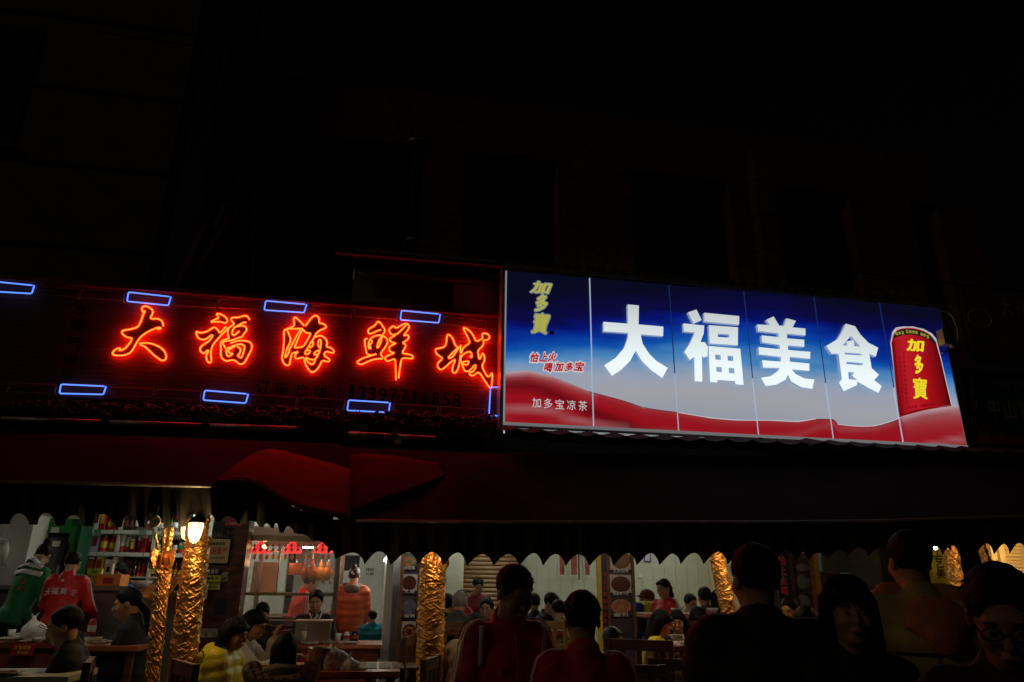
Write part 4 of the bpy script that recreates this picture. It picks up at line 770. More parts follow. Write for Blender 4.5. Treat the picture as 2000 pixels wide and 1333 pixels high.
# ------------------------------------------------------------------ foil wrapped trunks
def foil(lab, p0, p1, Y, r0, r1, branches=(), seed=0, z0=FA, bell=False, splay=None):
    R = random.Random(seed); top = at(*p0, Y); bot = at(*p1, Y); d = (top - bot); base = bot + d * ((z0 - bot.z) / d.z)
    e = wempty('foil_wrapped_trunk', base, lab, 'tree trunk', 'tree trunks wrapped in gold foil'); e['_wp'] = 1
    nr = np.random.RandomState(seed)
    ridges = [(nr.uniform(0, 6.28), nr.uniform(0, 1), nr.uniform(.0, 1.1) * (-1 if nr.rand() < .5 else 1), nr.uniform(.0035, .009), nr.uniform(.15, .8), nr.uniform(.4, 1.)) for _ in range(1300)]
    H = (top - base).length; nz_, na = int(H / .0055), 90
    zc = np.linspace(0, 1, nz_)[:, None]; an = np.linspace(0, 2 * PI, na, endpoint=False)[None, :]
    D = np.zeros((nz_, na))
    for a0, t0, sl_, wd, ln, am in ridges:
        da = (an - a0 + PI) % (2 * PI) - PI; dz_ = (zc - t0) * H - sl_ * .09 * da
        D += am * np.exp(-(dz_ / wd) ** 2) * np.exp(-(da / ln) ** 4)
    D = np.abs(D - np.roll(D, 1, 1) * .2); rad = (r0 + (r1 - r0) * zc) * (1 + .03 * np.sin(an * 2 + zc * 5)); rad = rad + np.minimum(D - .6, 1.6) * .0072
    g = MB(); P = []
    for i in range(nz_):
        c = base.lerp(top, i / (nz_ - 1)); P.append([(c.x + rad[i, k % na] * math.cos(an[0, k % na]), c.y + rad[i, k % na] * math.sin(an[0, k % na]), c.z) for k in range(na + 1)])
    if splay:                                           # torn, crumpled upper end
        for i in range(nz_ - splay, nz_):
            t = (i - nz_ + splay) / splay
            P[i] = [(c[0] + (c[0] - top.x) * t * .35 * math.sin(k * .9 + seed) , c[1], c[2] + t * .09 * math.sin(k * .35 + seed * 2) + t * .05 * math.sin(k * 1.3)) for k, c in enumerate(P[i])]
    g.grid(P); g.build('foil_wrap', M['gold'], e, smooth=False)
    for bi, (b0, b1, br) in enumerate(branches):
        a = at(*b0, Y); b = at(*b1, Y - .03); N = 26; pts = []
        for i in range(N):
            t = i / (N - 1); c = a.lerp(b, t); pts.append((c.x + R.uniform(-.004, .004), c.y + R.uniform(-.004, .004), c.z))
        g = MB(); g.tube(pts, [br * (1 - .35 * i / N) * R.uniform(.8, 1.15) for i in range(N)], 11); g.build('wrapped_branch', M['gold'], e)
    if bell:
        for q in range(9):
            a = at(*bell, Y); g = MB(); ang = q * .7; L = .06 + .05 * R.random()
            v = [(a.x + L * math.cos(ang) * u + .01 * R.uniform(-1, 1), a.y - .05 + .05 * math.sin(ang) * u, a.z + .05 * w + .03 * R.uniform(-1, 1)) for u in (.2, .7, 1.1) for w in (-1, 0, 1)]
            g.grid([v[0:3], v[3:6], v[6:9]]); g.build('foil_crumple', M['gold'], e, solid=.002)
    for zc_ in (.35, .62):                              # tie strings round the foil
        c = base.lerp(top, zc_); rr = (r0 + (r1 - r0) * zc_) * 1.08; g = MB()
        g.tube([(c.x + rr * math.cos(k / 24 * 2 * PI), c.y + rr * math.sin(k / 24 * 2 * PI), c.z + .02 * math.sin(k)) for k in range(24)], .0022, 4, closed=True); g.build('tie_string', M['galv'], e)
    return e
foil('thin foil wrapped trunk with two forked branches by the counter', (321, 1105), (296, 1333), 5.95, .042, .05, [((320, 1112), (334, 1030), .03), ((318, 1112), (322, 1014), .014), ((314, 1108), (303, 1040), .012), ((318, 1108), (338, 1080), .022), ((318, 1106), (300, 1082), .018)], 3, bell=(318, 1092))
foil('thick foil wrapped trunk carrying the lit lantern', (388, 1048), (352, 1333), 5.95, .088, .095, [((398, 1052), (407, 1006), .028), ((366, 1048), (368, 1012), .022)], 5)
foil('stout foil wrapped trunk beside the food posters in the middle', (847, 1080), (836, 1333), 6.75, .122, .118, [((862, 1110), (868, 1100), .03)], 9, splay=26)
foil('foil wrapped trunk half hidden behind the man in black', (1398, 1078), (1426, 1210), 6.95, .07, .075, [], 12)
foil('slim foil wrapped trunk by the yellow wall sign', (1856, 1066), (1886, 1230), 7.3, .07, .072, [], 15, splay=12)
foil('foil wrapped trunk at the far right beside the amber wall', (1915, 1062), (1935, 1120), 7.7, .045, .05, [], 17)
# ------------------------------------------------------------------ wall lanterns
def lantern(lab, px, py, Y, s=1., lit=True, energy=2.2, arm=(.06, .12)):
    c = at(px, py, Y); e = wempty('lantern', c, lab, 'lantern', 'carriage lanterns on the foil trunks')
    r = .062 * s; prof = [(r * 1.0, .085 * s), (r * .98, .04 * s), (r * .85, -.02 * s), (r * .6, -.06 * s), (r * .25, -.085 * s)]
    for k in range(6):
        g = MB(); P = []
        for rr, z in prof: P.append([(c.x + rr * math.cos(a), c.y + rr * math.sin(a), c.z + z) for a in [PI / 3 * k + .06 + q * (PI / 3 - .12) / 4 for q in range(5)]])
        g.grid(P); g.build('glass_pane', M['lampglass'], e, smooth=True)
        g = MB(); g.tube([(c.x + rr * 1.03 * math.cos(PI / 3 * k), c.y + rr * 1.03 * math.sin(PI / 3 * k), c.z + z) for rr, z in prof], .0045 * s, 6); g.build('rib', M['black'], e)
    g = MB(); g.lathe([(r * 1.18, .085 * s), (r * 1.2, .095 * s), (r * .7, .125 * s), (r * .2, .15 * s), (.004, .16 * s)], c, 12); g.build('hood', M['black'], e)
    g = MB(); g.lathe([(.003, -.125 * s), (.01 * s, -.115 * s), (.006 * s, -.10 * s), (r * .3, -.085 * s)], c, 10); g.build('finial', M['black'], e)
    g = MB(); g.tube([(c.x, c.y, c.z + .14 * s), (c.x, c.y + arm[0], c.z + .17 * s), (c.x + .02, c.y + arm[1], c.z + .1)], .006, 6); g.build('arm', M['black'], e)
    L = bpy.data.lights.new('lantern_light', 'POINT'); L.energy = energy; L.color = (1, .62, .25); L.shadow_soft_size = .05
    o = bpy.data.objects.new('lantern_light', L); COL.objects.link(o); o.location = (c.x, c.y - .09, c.z - .02)
    return e
lantern('lit lantern glowing on the thick foil trunk', 381, 1042, 5.78, .86, energy=6.)
lantern('second lit lantern pane showing behind the thick foil trunk', 364, 1040, 6.12, .7, energy=1.)
lantern('added lantern hidden behind the scalloped edge above the stout middle trunk', 850, 1052, 6.58, .8, energy=5.)  # this and the next two are added out of sight for warm light
lantern('added lantern hidden behind the scalloped edge above the trunk by the man in black', 1425, 1052, 6.7, .8, energy=9.)
lantern('added lantern hidden behind the scalloped edge above the yellow wall sign', 1872, 1040, 6.95, .8, energy=9.)
# warm tube lamps over the amber room at the right
amb = mat('lit_amber_lamp', (1, .7, .3), .4, var=0, emit=(1, .50, .12), es=75.)
for i, (x, y) in enumerate(((1960, 1010), (2050, 1000))):
    c = at(x, y, 8.6); e = wempty('ceiling_lamp', c, '%s warm ceiling lamp over the amber striped wall' % ORD[i], 'lamp', 'warm lamps at the right'); g = MB(); g.box(c, (.6, .12, .03)); g.build('diffuser', amb, e); g = MB(); g.box(c + Vector((0, 0, .03)), (.64, .16, .03)); g.build('housing', M['white'], e)
# amber slatted wall
c0 = at(1935, 1120, 9.6); c1 = at(2120, 1120, 9.6)
sw = wempty('amber_slatted_wall', (c0.x, 9.6, FR), 'amber lit wall of pale horizontal boards at the far right', 'wall')
g = MB(); g.box(((c0.x + c1.x) / 2, 9.68, 1.5), (c1.x - c0.x, .1, 2.7)); g.build('backing', M['cream'], sw)
me = None
for i in range(40):
    if me is None: g = MB(); g.box((0, 0, 0), (c1.x - c0.x, .03, .04)); o = g.build('board', M['cream'], sw); me = o.data
    else: o = bpy.data.objects.new('board', me); COL.objects.link(o); o.parent = sw
    o.matrix_parent_inverse = Matrix.Translation(-sw.location); o.location = ((c0.x + c1.x) / 2, 9.61 + rnd.uniform(0, .006), .95 + i * .05)
for x in (c0.x, at(1962, 1120, 9.5).x): g = MB(); g.box((x, 9.52, 1.5), (.09, .1, 2.7)); g.build('post', M['cream'], sw)
# yellow wall sign with vertical writing
c = at(1838, 1120, 8.1); ys = wempty('yellow_wall_sign', c, 'tall yellow sign with dark vertical characters beside the gold trunk', 'sign')
h0 = at(1838, 1050, 8.1).z; h1 = at(1838, 1175, 8.1).z; g = MB(); g.box((c.x, 8.13, (h0 + h1) / 2), (.22, .06, h0 - h1)); g.build('board', M['yellow'], ys)
for i, ch in enumerate('工艺美'): ptext(ch, 1830 + i * 4, 1078 + i * 21, 17, 20, M['blackprint'], 'sign_character', Y=8.095, bold=.01, parent=ys)
c = at(1827, 1071, 7.9); e = wempty('spot_lamp', c, 'small white lit spot lamp peeping below the scallops', 'lamp'); g = MB(); g.ball(c, (.026, .02, .018)); g.build('bulb', M['tube_soft'], e); g = MB(); g.tube([c, c + Vector((0, .05, .1))], .02, 8); g.build('socket', M['black'], e)
# ------------------------------------------------------------------ lights of the rooms (tube lamps out of sight under the ceiling)
def tubelamp(lab, c, L=1.2, along='x'):
    e = wempty('fluorescent_lamp', c, lab, 'lamp', 'fluorescent ceiling lamps in the rooms'); d = Vector((L / 2, 0, 0)) if along == 'x' else Vector((0, L / 2, 0)); c = Vector(c)
    g = MB(); g.tube([c - d, c + d], .014, 8); g.build('tube', M['tube'], e, smooth=True)
    g = MB(); g.box(c + Vector((0, 0, .035)), (L + .04, .05, .03) if along == 'x' else (.05, L + .04, .03)); g.build('batten', M['white'], e)
LAMPS = [((-5.6, 9.6, 2.75), 'shop shelves'), ((-2.1, 10.0, 2.75), 'roast stall'), ((1.6, 10.6, 2.75), 'round tables of the middle room'), ((4.4, 10.6, 2.75), 'waitress room')]
for c, w in LAMPS: tubelamp('white fluorescent lamp over the %s' % w, c)
_t = M['tube']; M['tube'] = M['tube_soft']
for c, w in (((-2.7, 6.6, 2.38), 'under the left awning before the counter'), ((.45, 7.0, 2.2), 'under the awning before the roast stall'), ((2.4, 7.1, 2.3), 'under the awning before the menu boards')): tubelamp('added white fill lamp fixed ' + w, c, 1. if c[0] < -2 else .7)  # unseen tubes added to brighten counter, stall and near tables
M['tube'] = _t
# ------------------------------------------------------------------ the shop with the counter (left)
c0 = at(-60, 1150, 9.0); c1 = at(283, 1150, 9.0)
ct = wempty('shop_counter', ((c0.x + c1.x) / 2, 9.2, FL), 'long speckled granite counter in front of the drink shelves', 'counter')
ztop = at(200, 1146, 9.0).z
g = MB(); g.box(((c0.x + c1.x) / 2, 9.25, (FL + ztop - .05) / 2), (c1.x - c0.x, .5, ztop - .05 - FL)); g.build('front', M['granite'], ct)
g = MB(); g.box(((c0.x + c1.x) / 2, 9.22, ztop - .02), (c1.x - c0.x + .06, .62, .04)); g.build('worktop', mat('worn_worktop', (.2, .18, .16), .25, var=.3), ct)
c2 = at(345, 1150, 8.6); g = MB(); g.box((c2.x, 8.85, (FL + ztop) / 2 - .03), (.75, .4, ztop - FL - .02)); g.build('side_return', M['granite'], ct)
# white shelf unit with goods
YS = 10.3
def X(px, py=1070, Y=YS): return at(px, py, Y).x
def Z(py, px=250, Y=YS): return at(px, py, Y).z
su = wempty('drink_shelf', ((X(155) + X(372)) / 2, YS + .15, FL), 'white shelf unit full of bottles and boxes behind the counter', 'shelf')
xl, xr = X(152), X(375); zt_ = Z(985); zbm = Z(1128)
for px in (154, 229, 299, 372):
    g = MB(); g.box((X(px), YS + .12, (zt_ + FL) / 2), (.035, .3, zt_ - FL)); g.build('upright', M['cream'], su)
SHZ = [Z(1036), Z(1079), Z(1126)]
for z in SHZ + [Z(995)]:
    g = MB(); g.box(((xl + xr) / 2, YS + .12, z - .012), (xr - xl, .29, .022)); g.build('shelf_board', M['cream'], su)
g = MB(); g.box(((xl + xr) / 2, YS + .28, (zt_ + FL) / 2), (xr - xl, .02, zt_ - FL)); g.build('back_board', mat('shelf_back', (.1, .1, .09), .7), su)
for j, z in enumerate(SHZ[:2]):
    g = MB(); g.box(((xl + xr) / 2, YS - .035, z - .03), (xr - xl, .006, .06)); g.build('price_rail', mat('green_price_rail', (.1, .3, .2), .5), su)
    n_ = 0
    for px in range(160, 372, 13):
        if j == 0 and rnd.random() < .35: continue
        g = MB(); g.box((X(px) + rnd.uniform(-.01, .01), YS - .041, z - .028), (.075, .004, .045)); g.build('price_tag', M['paper'], su)
def bottle_mesh(h, r, m, cap, labm, kind):
    g = MB()
    if kind == 'bottle': g.lathe([(r * .9, 0), (r, h * .04), (r, h * .2)], n=10); g.cur = 2; g.lathe([(r * 1.01, h * .2), (r * 1.01, h * .5)], n=10); g.cur = 0; g.lathe([(r, h * .5), (r, h * .6), (r * .4, h * .75), (r * .35, h * .9)], n=10); g.cur = 1; g.lathe([(r * .42, h * .88), (r * .42, h), (.001, h)], n=10)
    elif kind == 'can': g.lathe([(r * .85, 0), (r, h * .05), (r, h * .35)], n=12); g.cur = 2; g.lathe([(r * 1.005, h * .35), (r * 1.005, h * .7)], n=12); g.cur = 1; g.lathe([(r, h * .7), (r, h * .95), (r * .8, h), (.001, h)], n=12)
    else: g.box((0, 0, h / 2), (r * 2, .1, h)); g.cur = 2; g.box((0, -.052, h * .5), (r * 1.3, .004, h * .5)); g.cur = 1; g.box((0, -.052, h * .88), (r * 1.6, .004, h * .08))
    return g
GOODS = {}
def good(kind, colname, m, cap, labm, h, r, x, z, lab, shelfn):
    key = (kind, colname, round(h, 2))
    if key in GOODS:
        o = GOODS[key].copy(); COL.objects.link(o)
    else:
        o = bottle_mesh(h, r, m, cap, labm, kind).build(kind if kind != 'box' else 'drink_box', [m, cap, labm], smooth=False); GOODS[key] = o
    o.location = (x, YS + .03, z); o.rotation_euler = (0, 0, rnd.uniform(-.15, .15))
    tag(o, lab, 'bottle' if kind == 'bottle' else 'can' if kind == 'can' else 'box', 'goods on the drink shelf')
cols = {'red': M['red'], 'dark': M['bottleglass'], 'green': M['green'], 'lilac': mat('lilac_box', (.35, .35, .6), .5), 'yellow': M['yellow'], 'white': M['paper'], 'orange': mat('amber_liquor', (.5, .08, .01), .15), 'maroon': mat('maroon_tin', (.12, .01, .015), .3)}
row_no = [0]
def rowof(seq, px0, px1, zsh, row):
    n_ = len(seq); cnt = {}; row_no[0] += 1
    for i, (kind, cname, labn, h) in enumerate(seq):
        px = px0 + (px1 - px0) * (i + .5) / n_; w = (X(px1) - X(px0)) / n_
        cnt[(kind, cname)] = cnt.get((kind, cname), 0) + 1
        r = min(w * .44, .07 if kind != 'box' else w * .45)
        h = h * (1 - .22 * ((i * 7 + row_no[0] * 3) % 5) / 4 * (kind != 'box')); good(kind, cname + str(round(r, 3)), cols[cname], cols.get({'red': 'white', 'dark': 'red', 'orange': 'yellow'}.get(cname, 'white')), cols[labn], h, r, X(px), zsh + .001, '%s %s with %s label, %s in its bay on the %s' % (cname, {'box': 'carton', 'can': 'tin', 'bottle': 'bottle'}[kind], labn, ORD[i], row), row)
up_h = SHZ[0] - SHZ[1]
rowof([('box', 'yellow', 'red', .1), ('box', 'white', 'maroon', .3), ('box', 'red', 'yellow', .3), ('bottle', 'red', 'yellow', .26), ('box', 'red', 'orange', .2)], 157, 227, SHZ[0], 'top shelf near the fridge')
rowof([('bottle', 'dark', 'maroon', .25), ('bottle', 'dark', 'maroon', .27), ('bottle', 'dark', 'white', .26), ('bottle', 'dark', 'maroon', .25), ('can', 'red', 'maroon', .16), ('can', 'dark', 'red', .16)], 232, 297, SHZ[0], 'top shelf middle bay')
rowof([('bottle', 'dark', 'white', .26), ('bottle', 'green', 'white', .24), ('bottle', 'dark', 'white', .26), ('bottle', 'dark', 'red', .26), ('bottle', 'green', 'white', .25)], 302, 369, SHZ[0], 'top shelf right bay')
rowof([('box', 'lilac', 'maroon', .25), ('box', 'lilac', 'white', .25), ('bottle', 'orange', 'yellow', .27), ('bottle', 'orange', 'yellow', .27)], 157, 227, SHZ[1], 'middle shelf near the fridge')
rowof([('can', 'red', 'white', .21), ('can', 'red', 'white', .21), ('box', 'maroon', 'yellow', .17), ('can', 'maroon', 'red', .21), ('box', 'red', 'maroon', .22), ('can', 'maroon', 'red', .2)], 232, 297, SHZ[1], 'middle shelf middle bay')
rowof([('bottle', 'green', 'white', .24), ('can', 'green', 'red', .15), ('bottle', 'green', 'white', .24), ('bottle', 'dark', 'white', .25), ('can', 'red', 'green', .15), ('bottle', 'green', 'red', .23)], 302, 369, SHZ[1], 'middle shelf right bay')
rowof([('box', 'maroon', 'red', .22), ('box', 'maroon', 'orange', .24), ('box', 'yellow', 'red', .25), ('box', 'white', 'maroon', .2)], 160, 227, SHZ[2], 'bottom shelf near the fridge')
rowof([('bottle', 'dark', 'maroon', .2)] * 4 + [('bottle', 'orange', 'red', .2)] * 3, 240, 297, SHZ[2], 'bottom shelf middle bay')
rowof([('bottle', 'dark', 'yellow', .2), ('bottle', 'orange', 'yellow', .2)] * 4, 302, 369, SHZ[2], 'bottom shelf right bay')
# fridge with green header, freezer and cream cabinet at the far left
def pbox(g, x0, y0, x1, y1, Y, d):
    A = at((x0 + x1) / 2, y0, Y); B = at((x0 + x1) / 2, y1, Y); ym = (y0 + y1) / 2
    xa_, xb_ = at(x0, ym, Y).x, at(x1, ym, Y).x; g.box(((xa_ + xb_) / 2, Y + d / 2, (A.z + B.z) / 2), (xb_ - xa_, d, A.z - B.z)); return g
fr = wempty('drinks_fridge', at(100, 1150, 9.9), 'tall black glass door fridge with green header behind the counter', 'fridge')
g = MB(); xa_, xb_ = at(56, 1080, 9.9).x, at(132, 1080, 9.9).x; zT = at(95, 1012, 9.9).z
g.box(((xa_ + xb_) / 2, 10.25, (zT + FL) / 2), (xb_ - xa_, .6, zT - FL)); g.build('cabinet', M['black'], fr)
g = MB(); zh = at(95, 1040, 9.9).z; g.box(((xa_ + xb_) / 2, 9.93, (zT + zh) / 2), (xb_ - xa_ - .04, .04, zT - zh)); g.build('green_header', M['green'], fr)
g = MB(); g.box(((xa_ + xb_) / 2, 9.93, (zh - .06 + .8) / 2), (xb_ - xa_ - .1, .02, zh - .06 - .8)); dr = g.build('glass_door', mat('grey_glass_door', (.07, .07, .065), .12, var=.3, scale=3), fr)
g = MB(); g.box((xb_ - .07, 9.9, 1.5), (.02, .03, .5)); g.build('handle', M['alu'], dr)
for i, (x, y) in enumerate(((94, 1061), (110, 1063), (108, 1036), (70, 1028))): g = MB(); pbox(g, x - 8, y - 6, x + 7, y + 5, 9.895, .004); g.build('paper_note', M['paper'], fr)
g = MB(); pbox(g, 133, 1014, 150, 1140, 9.88, .5); o = g.build('side_cabinet_print', M['dgreen'], fr)
g = MB(); pbox(g, 136, 1028, 147, 1060, 9.87, .01); g.build('bottle_picture', M['green'], fr)
for i, ch in enumerate('啤酒'): ptext(ch, 140 - i, 1062 + i * 10, 9, 10, M['greens'], 'print_character', Y=9.865, parent=fr)
g = MB(); pbox(g, 60, 996, 160, 1013, 9.96, .2); o = g.build('wall_box', M['cream']); tag(o, 'cream wall cupboard just above the green fridge header', 'cupboard')
g = MB(); pbox(g, 30, 995, 52, 1145, 9.7, .5); o = g.build('cream_cabinet', M['cream']); tag(o, 'narrow cream cabinet between freezer and fridge', 'cabinet')
fz = wempty('white_fridge', at(10, 1150, 9.5), 'white refrigerator with papers taped on it at the left edge', 'fridge')
g = MB(); pbox(g, -60, 1002, 34, 1330, 9.5, .55); g.build('cabinet', M['white'], fz)
g = MB(); pbox(g, -40, 1025, 8, 1075, 9.47, .01); g.build('paper_note', M['paper'], fz)
g = MB(); P = [[at(-20 + 9 * i + 2 * math.sin(j), 1052 + 9 * j + 1.5 * math.sin(i * 2), 9.3 + .03 * math.sin(i * 1.3 + j)) for i in range(5)] for j in range(7)]; g.grid(P); o = g.build('plastic_bag', M['bag'], smooth=True, solid=.003); tag(o, 'white plastic bag hanging by the fridge at the left edge', 'bag')
# cartons on the counter
def carton(lab, x0, y0, x1, y1, Y, d, m, m2):
    e = wempty('carton', at((x0 + x1) / 2, y1, Y), lab, 'carton', 'cartons on the counter'); g = MB(); pbox(g, x0, y0, x1, y1, Y, d); g.build('carton_body', m, e)
    g = MB(); pbox(g, x0 + (x1 - x0) * .3, y0 + (y1 - y0) * .3, x0 + (x1 - x0) * .7, y1 - (y1 - y0) * .2, Y - .003, .004); g.build('printed_label', m2, e)
carton('flat orange carton on the counter beside the woman in blue', 187, 1122, 235, 1145, 9.05, .3, M['orange'], M['red'])
carton('small brown carton left of the orange one on the counter', 168, 1124, 186, 1144, 9.05, .2, M['cardboard'], M['goldprint'])
carton('upright cream box with dark seal on the counter end of the shelves', 203, 1101, 219, 1122, 9.1, .08, M['cream'], M['blackprint'])
carton('green and yellow carton on the counter behind the man in red', 170, 1111, 198, 1123, 9.2, .2, M['limey'], M['greens'])
# bowl, netting
e = tag(MB().lathe([(.05, 0), (.09, .03), (.12, .07), (.11, .07), (.07, .02), (.001, .01)], at(275, 1147, 9.05), 20).build('washing_bowl', M['ceramic'], smooth=True), 'pale plastic bowl on the counter beside the blue sleeve', 'bowl')
g = MB(); A = at(250, 1025, 9.7); B = at(370, 1055, 9.7)
for i in range(26):
    t = i / 26; x = A.x + (B.x - A.x) * t; g.bar((x, 9.7, A.z), (x + .18, 9.7, B.z), .004); g.bar((x + .18, 9.69, A.z), (x, 9.69, B.z), .004)
tag(g.build('hanging_net', M['steel']), 'pale mesh netting hanging in front of the drink shelves', 'net')
# orange cloth draped at the counter end
P = []
for j in range(13):
    t = j / 12; row = []
    for i in range(17):
        s_ = i / 16; a = Vector((275, 1152, 0)).lerp(Vector((356, 1119, 0)), s_); b = Vector((277, 1165, 0)).lerp(Vector((316, 1185, 0)), min(1, s_ * 1.6)).lerp(Vector((350, 1135, 0)), max(0, s_ - .6) * 2.5)
        q = a.lerp(b, t); row.append(at(q.x, q.y, 8.5 + .05 * math.sin(s_ * 9 + t * 4) - .02 * t))
    P.append(row)
g = MB(); g.grid(P); tag(g.build('orange_cloth', M['orange'], smooth=True, solid=.004), 'orange cloth draped between the two foil trunks at the counter end', 'cloth')
# brown lacquer panel with plaques
YQ = 8.2
bp = wempty('lacquered_panel', at(430, 1250, YQ), 'dark brown lacquered pillar panel with faded black calligraphy', 'panel')
g = MB(); pbox(g, 392, 985, 466, 1400, YQ, .3); g.build('panel_board', M['brownposter'], bp)
for ch, x, y, h in (('旺', 447, 1035, 30), ('福', 430, 1185, 34), ('来', 425, 1030, 26)): ptext(ch, x, y, h * .8, h, M['blackprint'], 'calligraphy', Y=YQ - .006, bold=.05, parent=bp)
g = MB(); pbox(g, 384, 1228, 425, 1246, YQ - .008, .006); g.build('torn_notice', mat('torn_paper', (.35, .3, .25), .9, var=.8, scale=25), bp)
g = MB(); pbox(g, 432, 1118, 445, 1136, YQ - .008, .006); g.build('torn_notice', MATS['torn_paper'], bp)
def plaque(lab, x0, y0, x1, y1, Y, m, rows, frame=None, cat='plaque'):
    e = wempty('plaque', at((x0 + x1) / 2, (y0 + y1) / 2, Y), lab, cat); g = MB(); pbox(g, x0, y0, x1, y1, Y, .02); g.build('board', m, e)
    if frame: g = MB(); pbox(g, x0 - 3, y0 - 3, x1 + 3, y1 + 3, Y + .012, .02); g.build('frame', frame, e)
    for txt, cx, cy, w, h, mm in rows:
        n_ = len(txt)
        for i, ch in enumerate(txt): ptext(ch, cx - w / 2 + w * (i + .5) / n_, cy, w / n_ * .85, h, mm, 'plaque_character', Y=Y - .004, parent=e)
plaque('framed cream plaque with red lettering on the lacquered pillar', 394, 1053, 447, 1100, YQ - .05, mat('aged_cream_plaque', (.62, .5, .22), .45, var=.1), [('中山路美食街', 421, 1062, 40, 6, M['blackprint']), ('诚信经营户', 419, 1076, 48, 15, M['redprint']), ('工商行政管理局', 424, 1090, 30, 4, M['blackprint'])], M['black'])
plaque('yellow and black police notice below the cream plaque', 392, 1124, 430, 1152, YQ - .05, M['limey'], [('温馨提示', 411, 1130, 32, 6, M['blackprint']), ('请看管好自己财物', 411, 1139, 36, 7, M['blackprint']), ('谨防被盗', 416, 1147, 18, 4, M['blackprint'])], cat='notice')
plaque('black header board of the notice reading police tip', 390, 1111, 428, 1122, YQ - .05, M['navy'], [('民警提示', 411, 1116.5, 32, 9, M['whiteprint'])], cat='notice')
plaque('small white vertical notice behind the thick foil trunk', 393, 1140, 405, 1169, YQ - .08, M['paper'], [('滑', 399, 1149, 10, 10, M['navy']), ('行', 399, 1161, 10, 10, M['navy'])], cat='notice')
plaque('red banner strip above the lacquered pillar', 440, 1014, 472, 1028, YQ - .03, M['red'], [('欢迎光临', 458, 1023, 20, 5, M['whiteprint'])], cat='banner')
# ------------------------------------------------------------------ roast stall
YG = 8.5
st = wempty('roast_stall', at(565, 1210, YG), 'glazed roast meat stall with steel frame and red base', 'food stall')
zt_ = at(560, 1053, YG).z; zmid = at(560, 1161, YG).z; zbs = at(560, 1208, YG).z
xa_, xb_ = at(478, 1130, YG).x, at(658, 1130, YG).x
for x in (xa_, xb_):
    for y in (YG, YG + 1.0): g = MB(); g.box((x, y, (zt_ + FL) / 2), (.05, .05, zt_ - FL)); g.build('corner_post', M['steel'], st)
for z, h in ((zt_, .06), (zmid, .03), (zbs, .03)):
    for y in (YG - .002, YG + 1.0): g = MB(); g.box(((xa_ + xb_) / 2, y, z), (xb_ - xa_ - .052, .045, h)); g.build('rail', M['steel'], st)
g = MB(); g.box(((xa_ + xb_) / 2, YG + .5, zbs - .05), (xb_ - xa_, 1.04, .06)); g.build('worktop', M['steel'], st)
g = MB(); g.box(((xa_ + xb_) / 2, YG + .5, (zbs - .08 + FL) / 2), (xb_ - xa_, 1.0, zbs - .08 - FL)); g.build('base_cabinet', mat('dark_red_cabinet', (.2, .02, .025), .5), st)
xm = at(545, 1100, YG).x
for a, b in ((xa_ + .03, xm - .01), (xm + .01, xb_ - .03)): g = MB(); g.box(((a + b) / 2, YG + .01, (zmid + zt_) / 2), (b - a, .006, zt_ - zmid - .08)); g.build('glass_pane', M['glass'], st)
g = MB(); g.box(((xa_ + xb_) / 2, YG + .01, (zmid + zbs) / 2), (xb_ - xa_ - .06, .006, zmid - zbs - .04)); g.build('glass_pane', M['glass'], st)
g = MB(); g.box((xm, YG + .01, (zmid + zt_) / 2), (.012, .012, zt_ - zmid)); g.build('mullion', M['steel'], st)
g = MB(); g.tube([(xa_, YG + .35, zt_ - .12), (xb_, YG + .35, zt_ - .12)], .012, 8); g.build('hanging_rail', M['steel'], st, smooth=True)
g = MB(); pbox(g, 492, 1098, 543, 1160, YG + 1.1, .02); g.build('back_panel', mat('peach_panel', (.6, .35, .22), .5), st)
g = MB(); pbox(g, 486, 1030, 650, 1057, 9.75, .06); o = g.build('pale_ceiling_board', M['plaster']); tag(o, 'pale ceiling board showing above the roast stall', 'board')
for i in range(14):
    px = 485 + i * 12.1; c = at(px, 1062, YG + .06); zo = at(px, 1092, YG + .06)
    e = wempty('paper_ornament', c, '%s orange paper ornament from the left in the row inside the roast stall' % ORD[i], 'ornament', 'orange paper ornaments in the roast stall')
    g = MB(); g.tube([c, zo], .002, 4); g.build('string', M['ornament_red'], e)
    for k, (py, hh, w, mm) in enumerate(((1066, 6, 5, 'ornament_red'), (1074, 7, 5.5, 'ornament_red'), (1088, 11, 6.5, 'ornament'))):
        q = at(px, py, YG + .055); w_ = (at(px + w / 2, py, YG) - at(px - w / 2, py, YG)).x; h_ = at(px, py - hh / 2, YG).z - at(px, py + hh / 2, YG).z
        g = MB(); g.add([(q.x + w_ * a / 2, q.y + d_, q.z + h_ * b / 2) for d_ in (-.003, .003) for a, b in ((-.6, 1), (.6, 1), (1, .4), (1, -.5), (.5, -1), (-.5, -1), (-1, -.5), (-1, .4))], [tuple(range(8))[::-1], tuple(range(8, 16))] + [(j, (j + 1) % 8, 8 + (j + 1) % 8, 8 + j) for j in range(8)]); g.build('paper_plaque', M[mm], e)
